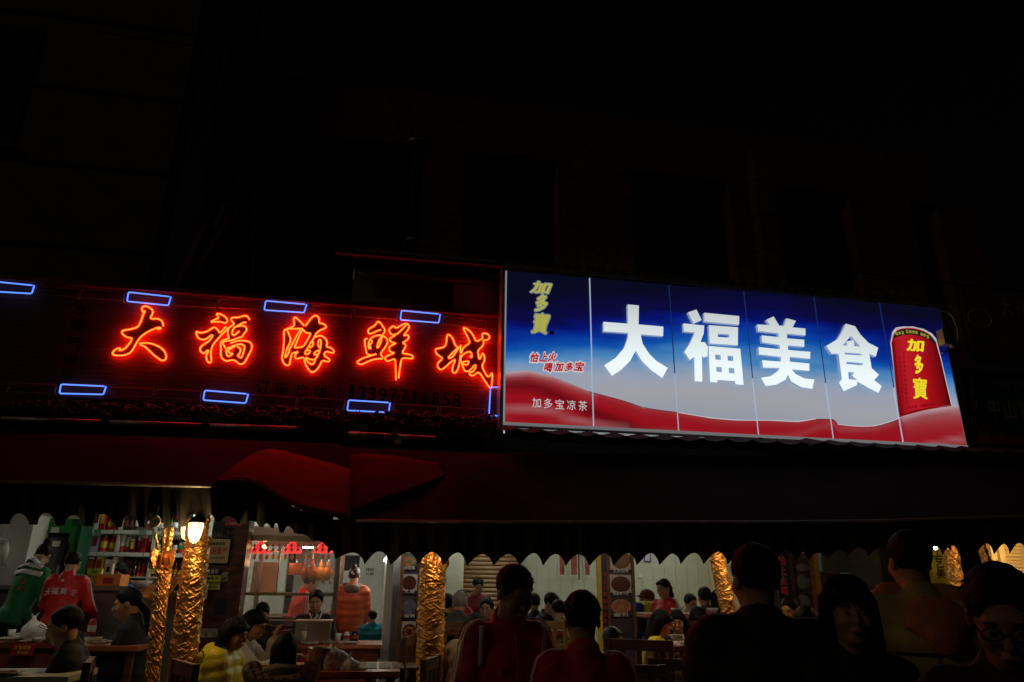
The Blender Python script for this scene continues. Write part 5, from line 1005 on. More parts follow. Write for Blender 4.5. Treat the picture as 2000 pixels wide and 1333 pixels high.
for i, (px, py, col) in enumerate(((508, 1070, 'bulb'), (571, 1070, 'redlamp'), (632, 1070, 'redlamp'))):
    c = at(px, py, YG + .3); e = wempty('heat_lamp', c, '%s red heat lamp from the left glowing in the roast stall' % ORD[i], 'lamp', 'red heat lamps in the roast stall')
    g = MB(); g.lathe([(.11, -.06), (.105, -.03), (.07, .02), (.03, .05), (.02, .09)], c, 18); g.build('shade', M['redlamp'], e, smooth=True)
    g = MB(); g.ball((c.x + (.05 if i == 0 else 0), c.y - .05, c.z + .0), .028); g.build('bulb', M['bulb'], e, smooth=True)
    L = bpy.data.lights.new('heat_lamp_light', 'POINT'); L.energy = 1.3; L.color = (1, .46, .22); L.shadow_soft_size = .08; o = bpy.data.objects.new('heat_lamp_light', L); COL.objects.link(o); o.location = (c.x, c.y - .05, c.z - .13)
def wl(px0, px1, py, Y, lab):
    A, B = at(px0, py, Y), at(px1, py, Y); e = wempty('fluorescent_lamp', (A + B) / 2, lab, 'lamp', 'fluorescent ceiling lamps in the rooms'); g = MB(); g.tube([A, B], .016, 8); g.build('tube', M['tube'], e, smooth=True); g = MB(); g.box((A + B) / 2 + Vector((0, 0, .035)), ((B - A).length, .05, .03)); g.build('batten', M['white'], e)
wl(592, 612, 1068, 10.2, 'short white lamp glowing between the red heat lamps'); wl(642, 650, 1068, 10.2, 'white lamp end glowing at the right of the roast stall')
# roast meats
for i, (px, py, w, h, mm, lab) in enumerate(((578, 1112, .15, .13, 'duck', 'square slab of roast pork hanging in the stall'), (594, 1114, .06, .2, 'duck', 'thin roast strip hanging beside the pork slab'), (609, 1113, .13, .22, 'duck', 'dark roast duck hanging behind the worker'), (626, 1115, .12, .2, 'duckgold', 'golden roast duck hanging near the steel post'), (640, 1115, .11, .2, 'duckgold', 'last golden roast duck next to the steel post'))):
    c = at(px, py, YG + .34); e = wempty('roast_meat', c, lab, 'roast meat', 'roast meats hanging in the stall'); g = MB()
    if i == 0: g.box(c, (w, .05, h))
    else:
        g.ball(c - Vector((0, 0, h * .15)), (w / 2, .05, h * .4), 14, 10); g.ball(c + Vector((0, 0, h * .28)), (w * .22, .03, h * .25), 10, 8)
        if i > 2:
            for s_ in (-1, 1): g.tube([c + Vector((s_ * w * .35, -.02, .02)), c + Vector((s_ * w * .75, -.03, -.05)), c + Vector((s_ * w * .8, -.02, -.1))], .012, 6); g.tube([c + Vector((s_ * w * .25, 0, -h * .45)), c + Vector((s_ * w * .4, 0, -h * .7))], .014, 6)
    g.build('meat', M[mm], e, smooth=i > 0); g = MB(); g.tube([c + Vector((0, 0, h * .45)), (c.x, c.y, zt_ - .12)], .004, 5); g.build('hook', M['steel'], e)
# corridor right of the stall
g = MB(); A = at(672, 1180, 10.4); B = at(738, 1180, 12.); pb = MB(); pbox(pb, 664, 1020, 745, 1300, 11.6, .1); struct(pb, 'corridor_wall', M['white'])
pb = MB(); a = at(757, 1180, 8.6).x; pb.box((a, 10.2, 1.8), (.08, 3.2, 3.)); struct(pb, 'corridor_side_wall', M['white'])
pb = MB(); pbox(pb, 660, 1085, 702, 1115, 10.6, .08); o = pb.build('dark_board', M['black']); tag(o, 'dark board above the woman in the orange jacket', 'board')
plaque('small white floor warning notice in the corridor', 712, 1108, 732, 1126, 10.9, M['paper'], [('地面湿滑', 722, 1113, 16, 6, M['blackprint']), ('小心地滑', 722, 1121, 16, 6, M['blackprint'])], cat='notice')
g = MB(); a = at(752, 1092, 9.2); g.tube([at(751, 1095, 9.0), at(757, 1089, 10.5)], .012, 8); e = g.build('tube_reflection', M['tube'], smooth=True); tag(e, 'glowing rod standing in for a tube reflection on the corridor wall', 'lamp')  # reflection of a tube on the wall, built as a glowing rod
g = MB(); g.box(at(768, 1200, 8.3) + Vector((0, 0, -.1)), (.05, .06, 2.0)); g.box(at(776, 1200, 8.3) + Vector((0, 0, -.1)), (.035, .05, 2.0)); tag(g.build('door_frame', M['alu']), 'aluminium door frame post at the corridor mouth', 'door frame')
# roller shutter and pale pillar
sh = wempty('roller_shutter', at(965, 1150, 11.6), 'tan horizontally ribbed roller shutter behind the diners', 'shutter'); c0 = at(902, 1150, 11.6).x; c1 = at(1010, 1150, 11.6).x
me = None
for i in range(22):
    z = 1.0 + i * .065
    if me is None: g = MB(); g.tube([(-(c1 - c0) / 2, 0, 0), ((c1 - c0) / 2, 0, 0)], .034, 8); o = g.build('shutter_slat', M['shutter'], sh, smooth=True); me = o.data
    else: o = bpy.data.objects.new('shutter_slat', me); COL.objects.link(o); o.parent = sh
    o.matrix_parent_inverse = Matrix.Translation(-sh.location); o.location = ((c0 + c1) / 2, 11.6, z)
g = MB(); g.box(((c0 + c1) / 2, 11.66, 1.2), (c1 - c0, .03, 2.0)); g.build('backing', M['shutter'], sh)
g = MB(); pbox(g, 868, 1060, 902, 1400, 11.3, .3); tag(g.build('pale_pillar', M['cream']), 'pale square pillar between the foil trunk and the shutter', 'pillar')
# posters on the tiled wall
def foodpic(e, x0, y0, x1, y1, Y, base, plate, food, caption=None, capm=None):
    g = MB(); pbox(g, x0, y0, x1, y1, Y, .006); g.build('picture', base, e)
    cx, cy = (x0 + x1) / 2, (y0 + y1) / 2 - (2 if caption else 0); c = at(cx, cy, Y); rx = (at(x1, cy, Y) - at(x0, cy, Y)).x * .44; rz = (at(cx, y0, Y).z - at(cx, y1, Y).z) * .38
    g = MB(); g.add([(c.x, Y - .003, c.z)] + [(c.x + rx * math.cos(a), Y - .003, c.z + rz * math.sin(a)) for a in [2 * PI * k / 28 for k in range(28)]], [(0, 1 + k, 1 + (k + 1) % 28) for k in range(28)]); g.build('plate_print', plate, e)
    g = MB()
    for k in range(7):
        a = 2 * PI * k / 7; r = .58; q = (c.x + rx * r * math.cos(a), Y - .0045 - .0002 * k, c.z + rz * r * math.sin(a)); R_ = rx * .28
        g.add([q] + [(q[0] + R_ * math.cos(b), q[1], q[2] + R_ * .8 * math.sin(b)) for b in [2 * PI * j / 12 for j in range(12)]], [(0, 1 + j, 1 + (j + 1) % 12) for j in range(12)])
    g.build('food_print', food, e)
    if caption:
        g = MB(); pbox(g, x0 + .5, y1 - 6, x1 - .5, y1 - .3, Y - .008, .003); g.build('caption_band', M['navy'], e)
        n_ = len(caption)
        for i, ch in enumerate(caption): ptext(ch, cx - (x1 - x0) * .36 + (x1 - x0) * .72 * (i + .5) / n_, y1 - 4.5, (x1 - x0) * .6 / n_, 7, M['whiteprint'], 'caption_character', Y=Y - .012, parent=e)
picw = mat('picture_paper', (.6, .55, .62), .4, var=.1); picd = mat('picture_dark', (.07, .05, .07), .35, var=.3, scale=10); plt = mat('plate_cream', (.5, .33, .22), .35, var=.15); fdr = mat('food_salmon', (.5, .16, .1), .4, var=.5, scale=40); fdd = mat('food_dark', (.09, .02, .02), .3, var=.6, scale=60); pg = mat('plate_grey', (.16, .16, .24), .3, var=.3, scale=12)
def foodboard(lab, x0, x1, y0, y1, Y, pics):
    e = wempty('menu_board', at((x0 + x1) / 2, y1, Y), lab, 'menu board'); c = at((x0 + x1) / 2, (y0 + y1) / 2, Y)
    g = MB(); pbox(g, x0, y0, x1, y1, Y, .06); g.build('board', mat('violet_board', (.09, .07, .14), .3, var=.2), e)
    for px in (x0 - 1, x1 + 1): g = MB(); q = at(px, (y0 + y1) / 2, Y); g.box((q.x, Y - .01, q.z), (.035, .06, at(px, y0, Y).z - at(px, y1, Y).z)); g.build('side_rail', M['wood'], e)
    for p_ in pics: foodpic(e, *p_[:4], Y - .012, *p_[4:])
    return e
foodboard('narrow menu board of food pictures left of the stout gold trunk', 782, 816, 1080, 1300, 7.6, [(784, 1084, 815, 1114, picd, M['greens'], fdr, '白切鸡'), (784, 1122, 815, 1160, picw, fdd, fdd, '叉烧'), (784, 1168, 815, 1208, picd, pg, pg, '烧鸭'), (784, 1214, 815, 1256, picw, fdd, fdr, None)])
foodboard('menu board with three framed dish pictures beside the blue crates', 1189, 1236, 1068, 1300, 8.3, [(1191, 1072, 1234, 1119, picw, fdd, fdd, '生炒田螺'), (1191, 1123, 1234, 1164, picw, fdd, fdd, '椒盐鸭下巴'), (1191, 1168, 1235, 1206, picd, plt, fdr, '扇贝'), (1191, 1210, 1235, 1240, picd, picd, picd, None)])
foodboard('dim glossy menu board of dishes near the blue vertical banner', 1548, 1586, 1080, 1210, 7.4, [(1550, 1100, 1585, 1118, picd, pg, pg, None), (1550, 1120, 1585, 1154, picd, pg, pg, None), (1550, 1158, 1585, 1192, picd, pg, pg, None)])
vb = wempty('vertical_banner', at(1178, 1150, 8.25), 'narrow dark blue vertical banner with yellow edge beside the menu board', 'banner')
g = MB(); pbox(g, 1168, 1068, 1176, 1270, 8.28, .04); g.build('yellow_edge', M['yellow'], vb); g = MB(); pbox(g, 1176.5, 1068, 1187, 1270, 8.27, .04); g.build('blue_strip', M['navy'], vb)
for i, ch in enumerate('怕上火喝加多宝凉茶'): ptext(ch, 1181.5 + (i > 4) * .5, 1122 + i * 13, 6, 9, M['redprint'], 'banner_character', Y=8.262, parent=vb)
vb = wempty('vertical_banner', at(1530, 1130, 7.3), 'dark blue vertical banner with pink outlined characters near the glossy menu board', 'banner'); g = MB(); pbox(g, 1518, 1076, 1546, 1185, 7.3, .03); g.build('blue_strip', M['navy'], vb)
pk = mat('pink_outline_print', (.4, .25, .4), .5, var=0)
for i, ch in enumerate('怕上火喝'): ptext(ch, 1527 + i * 2, 1095 + i * 20, 13, 17, pk, 'banner_character', Y=7.288, bold=.05, parent=vb); ptext(ch, 1527 + i * 2, 1095 + i * 20, 11, 15, M['red'], 'banner_character', Y=7.283, parent=vb)
g = MB(); pbox(g, 1588, 1078, 1601, 1160, 7.5, .2); tag(g.build('ochre_pillar', mat('ochre_paint', (.45, .25, .03), .6)), 'ochre painted pillar edge right of the glossy menu board', 'pillar')
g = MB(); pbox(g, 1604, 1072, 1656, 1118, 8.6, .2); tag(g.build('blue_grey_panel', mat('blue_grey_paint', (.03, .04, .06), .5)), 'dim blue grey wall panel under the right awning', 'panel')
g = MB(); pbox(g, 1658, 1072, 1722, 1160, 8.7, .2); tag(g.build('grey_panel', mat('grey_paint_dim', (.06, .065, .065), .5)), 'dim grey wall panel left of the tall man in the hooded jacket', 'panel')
for i, (x0, x1, y0, y1) in enumerate(((1090, 1105, 1060, 1126), (1112, 1130, 1060, 1126), (1139, 1154, 1060, 1127))):
    e = wempty('wall_poster', at(x0, y1, Y1 - .02), '%s tall pale poster with red pattern on the tiled wall' % ORD[i], 'poster', 'posters on the tiled wall')
    g = MB(); pbox(g, x0, y0, x1, y1, Y1 - .022, .006); g.build('sheet', M['paper'], e); g = MB(); pbox(g, x0 + 3, y0, x1 - 3, y1 - 3, Y1 - .027, .004); g.build('red_picture', mat('poster_reds', (.45, .12, .1), .5, var=.7, scale=9), e)
e = wempty('picture_frame', at(1272, 1090, Y1 - .03), 'small blue framed picture at the top of the tiled wall', 'picture'); g = MB(); pbox(g, 1258, 1070, 1271, 1098, Y1 - .04, .02); g.build('frame', M['blue'], e); g = MB(); pbox(g, 1259.5, 1072, 1269, 1096, Y1 - .045, .004); g.build('picture', picw, e)
g = MB(); g.tube([(at(1130, 1080, 11.9).x, 11.9, 2.9), (at(1130, 1080, 11.9).x, 11.9, at(1130, 1133, 11.9).z)], .012, 6); tag(g.build('ceiling_cable', M['rubber']), 'thin cord hanging in front of the posters', 'cable')
e = wempty('wall_switch', at(1251, 1125, Y1), 'white wall switch on the tiles', 'switch'); g = MB(); pbox(g, 1247, 1121, 1255, 1129, Y1 - .025, .02); g.build('plate', M['white'], e)
# crates and buckets
def crate(lab, x0, y0, x1, y1, Y, m, nm='crate', z0=None):
    a = at(x0, y1, Y); b = at(x1, y1, Y); w = b.x - a.x; zt2 = at((x0 + x1) / 2, y0, Y).z; zb2 = at((x0 + x1) / 2, y1, Y).z if z0 is None else z0
    e = wempty(nm, ((a.x + b.x) / 2, Y, zb2), lab, nm.replace('_', ' ')); g = MB(); g.box(((a.x + b.x) / 2, Y + .2, (zt2 + zb2) / 2), (w, .4, zt2 - zb2)); g.build('bin_body', m, e)
    g = MB(); g.box(((a.x + b.x) / 2, Y + .2, zt2), (w + .04, .44, .035)); g.build('rim', m, e)
    for z in (.3, .6): g = MB(); g.box(((a.x + b.x) / 2, Y - .006, zb2 + (zt2 - zb2) * z), (w * .86, .015, .02)); g.build('rib', m, e)
    return e
crate('upper blue plastic tub stacked beside the menu board', 1242, 1181, 1262, 1208, 8.9, M['blue'])
crate('wide blue plastic crate under the tub beside the menu board', 1240, 1211, 1275, 1250, 8.7, M['blue'])
crate('large blue plastic bin on the floor behind the slatted chair', 1216, 1237, 1256, 1300, 8.45, M['blue'], z0=FR)
e = crate('yellow plastic container with small blue print in front of the waitress', 1263, 1179, 1282, 1208, 8.8, M['yplast'], 'container')
g = MB(); pbox(g, 1270, 1190, 1274, 1197, 8.785, .004); o = g.build('blue_print', M['blue'], e)
# ------------------------------------------------------------------ people
V3 = lambda *a: np.array(a, float)
class SDF:
    def __init__(s): s.p = []
    def cap(s, a, b, ra, rb, k=.02, sub=False): s.p.append(('c', np.array(a, float), np.array(b, float), ra, rb, k, sub)); return s
    def ell(s, c, r, R=None, k=.02, sub=False): s.p.append(('e', np.array(c, float), np.array(r, float), np.eye(3) if R is None else R, None, k, sub)); return s
    def dist(s, pr, P):
        if pr[0] == 'c':
            a, b = pr[1], pr[2]; ab = b - a; L = max(ab @ ab, 1e-9); t = np.clip(((P - a) @ ab) / L, 0, 1); return np.linalg.norm(P - a - t[..., None] * ab, axis=-1) - (pr[3] + (pr[4] - pr[3]) * t)
        q = (P - pr[1]) @ pr[3]; r = pr[2]; k0 = np.linalg.norm(q / r, axis=-1); k1 = np.linalg.norm(q / (r * r), axis=-1) + 1e-9; return k0 * (k0 - 1) / k1
    def bounds(s, pr, m):
        if pr[0] == 'c': R = max(pr[3], pr[4]) + m; return np.minimum(pr[1], pr[2]) - R, np.maximum(pr[1], pr[2]) + R
        R = np.max(pr[2]) + m; return pr[1] - R, pr[1] + R
    def mix(s, F, d, k, sub):
        if sub: d = -d; h = np.clip(.5 - .5 * (d - F) / k, 0, 1) if k > 0 else (F < d) * 1.; h = np.clip(.5 + .5 * (d - F) / k, 0, 1); return F * (1 - h) + d * h + k * h * (1 - h)
        h = np.clip(.5 + .5 * (F - d) / k, 0, 1); return F * (1 - h) + d * h - k * h * (1 - h)
    def eval(s, P):
        F = np.full(P.shape[:-1], .5)
        for pr in s.p: F = s.mix(F, s.dist(pr, P), pr[5], pr[6])
        return F
    def box(s):
        lo = np.full(3, 1e9); hi = -lo
        for pr in s.p:
            if pr[6]: continue
            a, b = s.bounds(pr, .03); lo = np.minimum(lo, a); hi = np.maximum(hi, b)
        return lo, hi
def axis(lo, hi, step, refine):
    x = lo; out = [x]
    while x < hi:
        st = step
        for c, h, r in refine:
            if c - h <= x <= c + h: st = min(st, r)
        x += st; out.append(x)
    return np.array(out)
def mesh_sdf(sdf, step, refine=(), disp=None, post=None):
    lo, hi = sdf.box(); ax = [axis(lo[i], hi[i], step, [(c[i], h, r) for c, h, r in refine]) for i in range(3)]
    F = np.full([len(a) for a in ax], .5)
    for pr in sdf.p:
        a, b = sdf.bounds(pr, .04 + pr[5]); i0 = [max(0, np.searchsorted(ax[i], a[i]) - 1) for i in range(3)]; i1 = [min(len(ax[i]), np.searchsorted(ax[i], b[i]) + 1) for i in range(3)]
        if any(i0[i] >= i1[i] for i in range(3)): continue
        P = np.stack(np.meshgrid(*[ax[i][i0[i]:i1[i]] for i in range(3)], indexing='ij'), -1); sl_ = tuple(slice(i0[i], i1[i]) for i in range(3))
        F[sl_] = sdf.mix(F[sl_], sdf.dist(pr, P), pr[5], pr[6])
    if disp is not None or post is not None:
        P = np.stack(np.meshgrid(*ax, indexing='ij'), -1)
        if disp is not None: F = F + disp(P)
        if post is not None: F = post(P, F)
    F[0] = F[-1] = .5; F[:, 0] = F[:, -1] = .5; F[:, :, 0] = F[:, :, -1] = .5
    I = F < 0
    c = np.zeros([n - 1 for n in F.shape], int)
    for dx in (0, 1):
        for dy in (0, 1):
            for dz_ in (0, 1): c += I[dx:F.shape[0] - 1 + dx, dy:F.shape[1] - 1 + dy, dz_:F.shape[2] - 1 + dz_]
    cells = np.argwhere((c > 0) & (c < 8)); idx = -np.ones(c.shape, int); idx[tuple(cells.T)] = np.arange(len(cells))
    acc = np.zeros((len(cells), 3)); cnt = np.zeros(len(cells)); X0 = [ax[i] for i in range(3)]
    corner = [(a, b, d) for a in (0, 1) for b in (0, 1) for d in (0, 1)]
    def pos(ci): return np.stack([X0[i][ci[:, i]] for i in range(3)], -1)
    for a in corner:
        for i in range(3):
            if a[i]: continue
            b = list(a); b[i] = 1; ca = cells + a; cb = cells + b; fa = F[tuple(ca.T)]; fb = F[tuple(cb.T)]; m = (fa < 0) != (fb < 0)
            t = (fa[m] / (fa[m] - fb[m]))[:, None]; acc[m] += pos(ca[m]) * (1 - t) + pos(cb[m]) * t; cnt[m] += 1
    V = acc / cnt[:, None]; Q = []
    for i in range(3):
        sa = [slice(None)] * 3; sb = [slice(None)] * 3; sa[i] = slice(0, -1); sb[i] = slice(1, None); A_ = I[tuple(sa)]; B_ = I[tuple(sb)]; e = np.argwhere(A_ != B_); j, k = (i + 1) % 3, (i + 2) % 3
        inside = A_[tuple(e.T)]; c00 = e.copy(); c10 = e.copy(); c10[:, j] -= 1; c11 = c10.copy(); c11[:, k] -= 1; c01 = e.copy(); c01[:, k] -= 1
        q = np.stack([idx[tuple(x.T)] for x in (c00, c10, c11, c01)], 1); q[~inside] = q[~inside][:, ::-1]; Q.append(q)
    Q = np.concatenate(Q); return V, Q
def fast_mesh(name, V, Q, m, parent, smooth=True):
    me = bpy.data.meshes.new(name); me.vertices.add(len(V)); me.vertices.foreach_set('co', V.astype(np.float32).ravel()); me.loops.add(len(Q) * 4); me.loops.foreach_set('vertex_index', Q.astype(np.int32).ravel())
    me.polygons.add(len(Q)); me.polygons.foreach_set('loop_start', np.arange(0, len(Q) * 4, 4, dtype=np.int32)); me.update(calc_edges=True); me.validate()
    me.polygons.foreach_set('use_smooth', [smooth] * len(me.polygons)); me.materials.append(m)
    o = bpy.data.objects.new(name, me); COL.objects.link(o); o.parent = parent; return o
def rx(a): c, s = math.cos(a), math.sin(a); return np.array([[1, 0, 0], [0, c, -s], [0, s, c]])
def ry(a): c, s = math.cos(a), math.sin(a); return np.array([[c, 0, s], [0, 1, 0], [-s, 0, c]])
def rz_(a): c, s = math.cos(a), math.sin(a); return np.array([[c, -s, 0], [s, c, 0], [0, 0, 1]])
def nrm(v): return v / (np.linalg.norm(v) + 1e-9)
def noise(P, f, seed, n=5):
    r = np.random.RandomState(seed); out = 0
    for i in range(n):
        d = nrm(r.normal(size=3)) * f * r.uniform(.6, 1.6); out = out + np.sin(P @ d + r.uniform(0, 6.28))
    return out / n
def ik(a, t, l1, l2, pole):
    d = t - a; L = min(np.linalg.norm(d), (l1 + l2) * .995); dn = nrm(d); x = (l1 * l1 - l2 * l2 + L * L) / (2 * L); h = math.sqrt(max(0, l1 * l1 - x * x)); p = pole - dn * (pole @ dn); return a + dn * x + nrm(p) * h, a + dn * L
PN = [0]
def person(label, px, py, Y, face, floor, pose='stand', lean=0, turn=0, nod=0, roll=0, aL=None, aR=None, top=('jacket', 'dark'), mt=None, mb_=None, hair='short', mh=None, skin=None, res=1., stature=None, female=False, holdL=None, holdR=None, extra=None, puff=.0, hood=None, collar=True, width=1., legs=True, wid=1.):
    """px, py: pixel of the top of the head; face: 0 towards the street, 90 towards the right of the picture"""
    PN[0] += 1; sd = PN[0]
    T = at(px, py, Y); ln = math.radians(lean); th = math.radians(face)
    drop = 0 if pose == 'stand' else .40                # seat height subtracts from the standing build
    H0 = .92 + .80 * math.cos(ln) - drop if pose != 'x' else 1
    s = (T.z - floor) / H0
    if stature: s = stature / 1.72
    flag = s * 1.72
    fx = .80 * math.sin(ln) * s
    base = Vector((T.x - math.sin(th) * fx, Y + math.cos(th) * fx, floor if not stature else T.z - H0 * s))
    e = empty('person', base, label, 'person', 'people eating, serving and walking past', th)
    pel = V3(0, 0, .92 - drop) * 1.; Rt = rx(ln)         # lean forward = towards -y
    def tp(x, y, z): return (pel + Rt @ V3(x, y, z - .92))
    Hc = tp(0, 0, 1.48); Rh = Rt @ rz_(math.radians(turn)) @ ry(math.radians(roll)) @ rx(math.radians(nod)) @ rx(-ln * .5)
    Hc = Hc + Rh @ V3(0, -.012, .115)
    hp = lambda x, y, z: Hc + Rh @ V3(x, y, z)
    fw_ = width * (.92 if female else 1.); sh = {1: tp(.164 * fw_, 0, 1.378), -1: tp(-.164 * fw_, 0, 1.378)}
    hands = {}
    B = SDF()
    # torso and head
    B.ell(tp(0, 0, .95), (.15, .10, .11), Rt).ell(tp(0, .005, 1.10), (.125, .09, .14), Rt, .05).ell(tp(0, 0, 1.27), (.155, .10, .15), Rt, .05)
    B.cap(tp(-.13, .01, 1.38), tp(.13, .01, 1.38), .05, .05, .04).cap(tp(0, .01, 1.40), hp(0, .02, -.06), .056, .052, .03)
    hs = .94 if female else 1.
    B.ell(hp(0, .012, .028), V3(.075, .094, .088) * hs, Rh, .02).ell(hp(0, -.022, -.03), V3(.060, .070, .082) * hs, Rh, .03).ell(hp(0, -.052, -.088), V3(.032, .032, .024), Rh, .03)
    B.cap(hp(0, -.088, .008), hp(0, -.108, -.028), .008, .0125, .012).ell(hp(0, -.094, -.062), (.023, .012, .010), Rh, .008).cap(hp(-.034, -.080, .026), hp(.034, -.080, .026), .011, .011, .015)
    for q in (-1, 1): B.ell(hp(.036 * q, -.062, -.028), (.026, .026, .026), Rh, .02).ell(hp(.077 * q * hs, .012, -.008), (.009, .02, .031), Rh, .006).ell(hp(.031 * q, -.098, .004), (.014, .012, .008), Rh, .008, True)
    # arms
    arms = {}
    for q, tgt, hold in ((1, aL, holdL), (-1, aR, holdR)):
        w = tp(.25 * width * q, -.02, .84) if tgt is None else V3(*tgt)
        w = w if tgt is not None else w
        el, wr = ik(sh[q], w, .285, .25, V3(.35 * q, .5, -.75) if tgt is not None else V3(.2 * q, 1, 0)); arms[q] = (sh[q], el, wr)
        B.cap(sh[q], el, .05, .04, .03).cap(el, wr, .042, .027, .02)
        d = nrm(wr - el); nn = nrm(np.cross(d, V3(0, 0, 1)) * -q + V3(0, -.001, 0)) if abs(d[2]) > .6 else V3(0, 0, -1.); nn = nrm(nn - d * (nn @ d)); sdv = np.cross(d, nn)
        if tgt is not None and sdv[0] * q > 0: sdv = -sdv
        pc = wr + d * .05; Rp = np.stack([sdv, nn, d], 1); B.ell(pc, (.039, .016, .052), Rp, .015)
        curl = .9 if hold else .45
        for fi, (o_, ln_) in enumerate(((-.028, .062), (-.009, .074), (.010, .070), (.028, .056))):
            b0 = wr + d * .09 - sdv * o_; d1 = nrm(d * math.cos(curl) + nn * math.sin(curl)); d2 = nrm(d * math.cos(curl * 2.1) + nn * math.sin(curl * 2.1)); m1 = b0 + d1 * ln_ * .55
            B.cap(b0 - d * .02, m1, .0092, .0082, .006).cap(m1, m1 + d2 * ln_ * .5, .0082, .0068, .004)
        t0 = wr + d * .03 + sdv * .03; t1 = t0 + nrm(d * .7 + sdv * .7 + nn * .3) * .04; B.cap(t0, t1, .012, .010, .008).cap(t1, t1 + nrm(d + nn * .6) * .028, .0095, .008, .005)
        hands[q] = (wr + d * .09 + nn * .02, d, nn, sdv)
    # legs
    L = {}
    for q in (-1, 1):
        hipj = pel + V3(.085 * q, 0, -.02)
        if pose == 'stand': kn = V3(.10 * q, -.02, .50); an = V3(.10 * q, .02, .09)
        else: kn = pel + V3(.13 * q, -.42, .0); an = V3(.13 * q, -.40 + .05 * q, .09)
        L[q] = (hipj, kn, an); B.cap(hipj, kn, .082, .055, .03).cap(kn, an, .055, .036, .02).ell(an + V3(0, -.07, -.04), (.04, .11, .035), None, .02)
    near = Y < 4.6; fine = (.0075 if near else .010) * res; base_step = (.018 if near else .024)
    ref = [(Hc, .13, fine)] + [(hands[q][0], .09, .0075) for q in (-1, 1)]
    V, Q = mesh_sdf(B, base_step, ref)
    sk = M[skin or 'skin']; body = fast_mesh('body', V * s, Q, sk, e)
    # eyes, brows, mouth
    for q in (-1, 1):
        g = MB(); c = hp(.031 * q, -.0885, .004) * s; g.ball(c, (.0105 * s, .008 * s, .0042 * s), 10, 6); ey = g.build('eye', M['eye'], e, smooth=True)
        g = MB(); c = hp(.031 * q, -.0965, .004) * s; g.ball(c, .0052 * s, 8, 5); g.build('iris', M['pupil'], ey, smooth=True)
        g = MB(); g.tube([hp(.016 * q, -.0925, .024) * s, hp(.032 * q, -.0925, .029) * s, hp(.047 * q, -.083, .024) * s], .0034 * s, 6); g.build('eyebrow', M['hair'], e)
    g = MB(); g.tube([hp(-.021, -.0995, -.061) * s, hp(-.008, -.1055, -.059) * s, hp(.008, -.1055, -.059) * s, hp(.021, -.0995, -.061) * s], .0042 * s, 6); g.build('lips', M['lip'], e, smooth=True)
    # hair
    Hh = SDF(); mhh = M[mh or 'hair']
    if hair in ('short', 'cap', 'grey', 'buzz'):
        up_ = .002 if hair == 'buzz' else .007
        Hh.ell(hp(0, .020, .040), V3(.078, .094, .088) * hs + up_, Rh, .01).cap(hp(-.03, -.060, .082), hp(.035, -.056, .084), .011 if Y > 5 else .016, .012, .02)
        Hh.ell(hp(0, -.112, .004), (.074, .074, .080), Rh, .012, True).ell(hp(0, -.02, -.10), (.14, .10, .075), Rh @ rx(.35), .015, True)
    elif hair in ('long', 'pony', 'bun', 'bob'):
        Hh.ell(hp(0, .016, .036), V3(.080, .099, .094) * hs + .003, Rh, .02).cap(hp(-.045, -.068, .062), hp(.045, -.068, .062), .024, .024, .02)
        if hair in ('long', 'bob'):
            dz_ = -.29 if hair == 'long' else -.13
            for q in (-1, 1): Hh.cap(hp(.066 * q, .022, .02), hp(.080 * q, .022, dz_ * .75), .026, .016, .03)
            Hh.cap(hp(0, .06, .0), hp(0, .075, dz_), .072, .055, .04).cap(hp(-.05, .05, -.02), hp(-.07, .06, dz_), .05, .03, .03).cap(hp(.05, .05, -.02), hp(.07, .06, dz_), .05, .03, .03)
        if hair == 'pony': Hh.ell(hp(0, .115, .0), (.04, .035, .04), Rh, .02).cap(hp(0, .12, -.01), hp(0, .15, -.10), .036, .032, .02).cap(hp(0, .15, -.10), hp(0, .12, -.22), .032, .012, .02)
        if hair == 'bun': Hh.ell(hp(0, .07, .125), (.042, .042, .036), Rh, .01)
        Hh.ell(hp(0, -.105, -.045), (.062 if hair in ('long', 'bob') else .08, .07, .095), Rh, .012, True)
        if hair in ('pony', 'bun'): Hh.ell(hp(0, -.02, -.13), (.12, .12, .09), Rh, .02, True)
    ref = [(Hc, .16, .008 if near else .011)]
    if hair != 'bald':
        V, Q = mesh_sdf(Hh, .018, ref, disp=lambda P: (-.0045 if hair == 'short' else -.008) * noise(P * [1, 1, .12], 150, sd, 7) - .0012 * noise(P, 60, sd + 3)); fast_mesh('hair', V * s, Q, mhh, e)
    if near and hair in ('short', 'cap'):        # loose tufts break up the outline
        R_ = np.random.RandomState(sd); g = MB()
        for _ in range(200):
            d = nrm(R_.normal(size=3) + V3(0, .25, .55)); 
            if d[2] < -.1 or (d[1] < -.55 and d[2] < .45): continue
            r0 = V3(.078, .096, .090) * (1 if hair == 'short' else 1.06); p0 = V3(0, .018, .036) + d * r0; fl = nrm(d * (.8 if hair == 'short' else .15) + V3(R_.normal() * .35, -.35 + R_.normal() * .4, -.25 if hair == 'short' else -1.)); L_ = R_.uniform(.008, .02) if hair == 'short' else R_.uniform(.03, .08)
            g.tube([hp(*p0) * s, hp(*(p0 + fl * L_ * .6)) * s, hp(*(p0 + fl * L_ + V3(0, -.2, -.3) * L_)) * s], [.0045 * s, .0035 * s, .0006 * s], 4, caps=False)
        o = g.build('hair_tufts', mhh, e, smooth=True); o['kind'] = 'stuff'
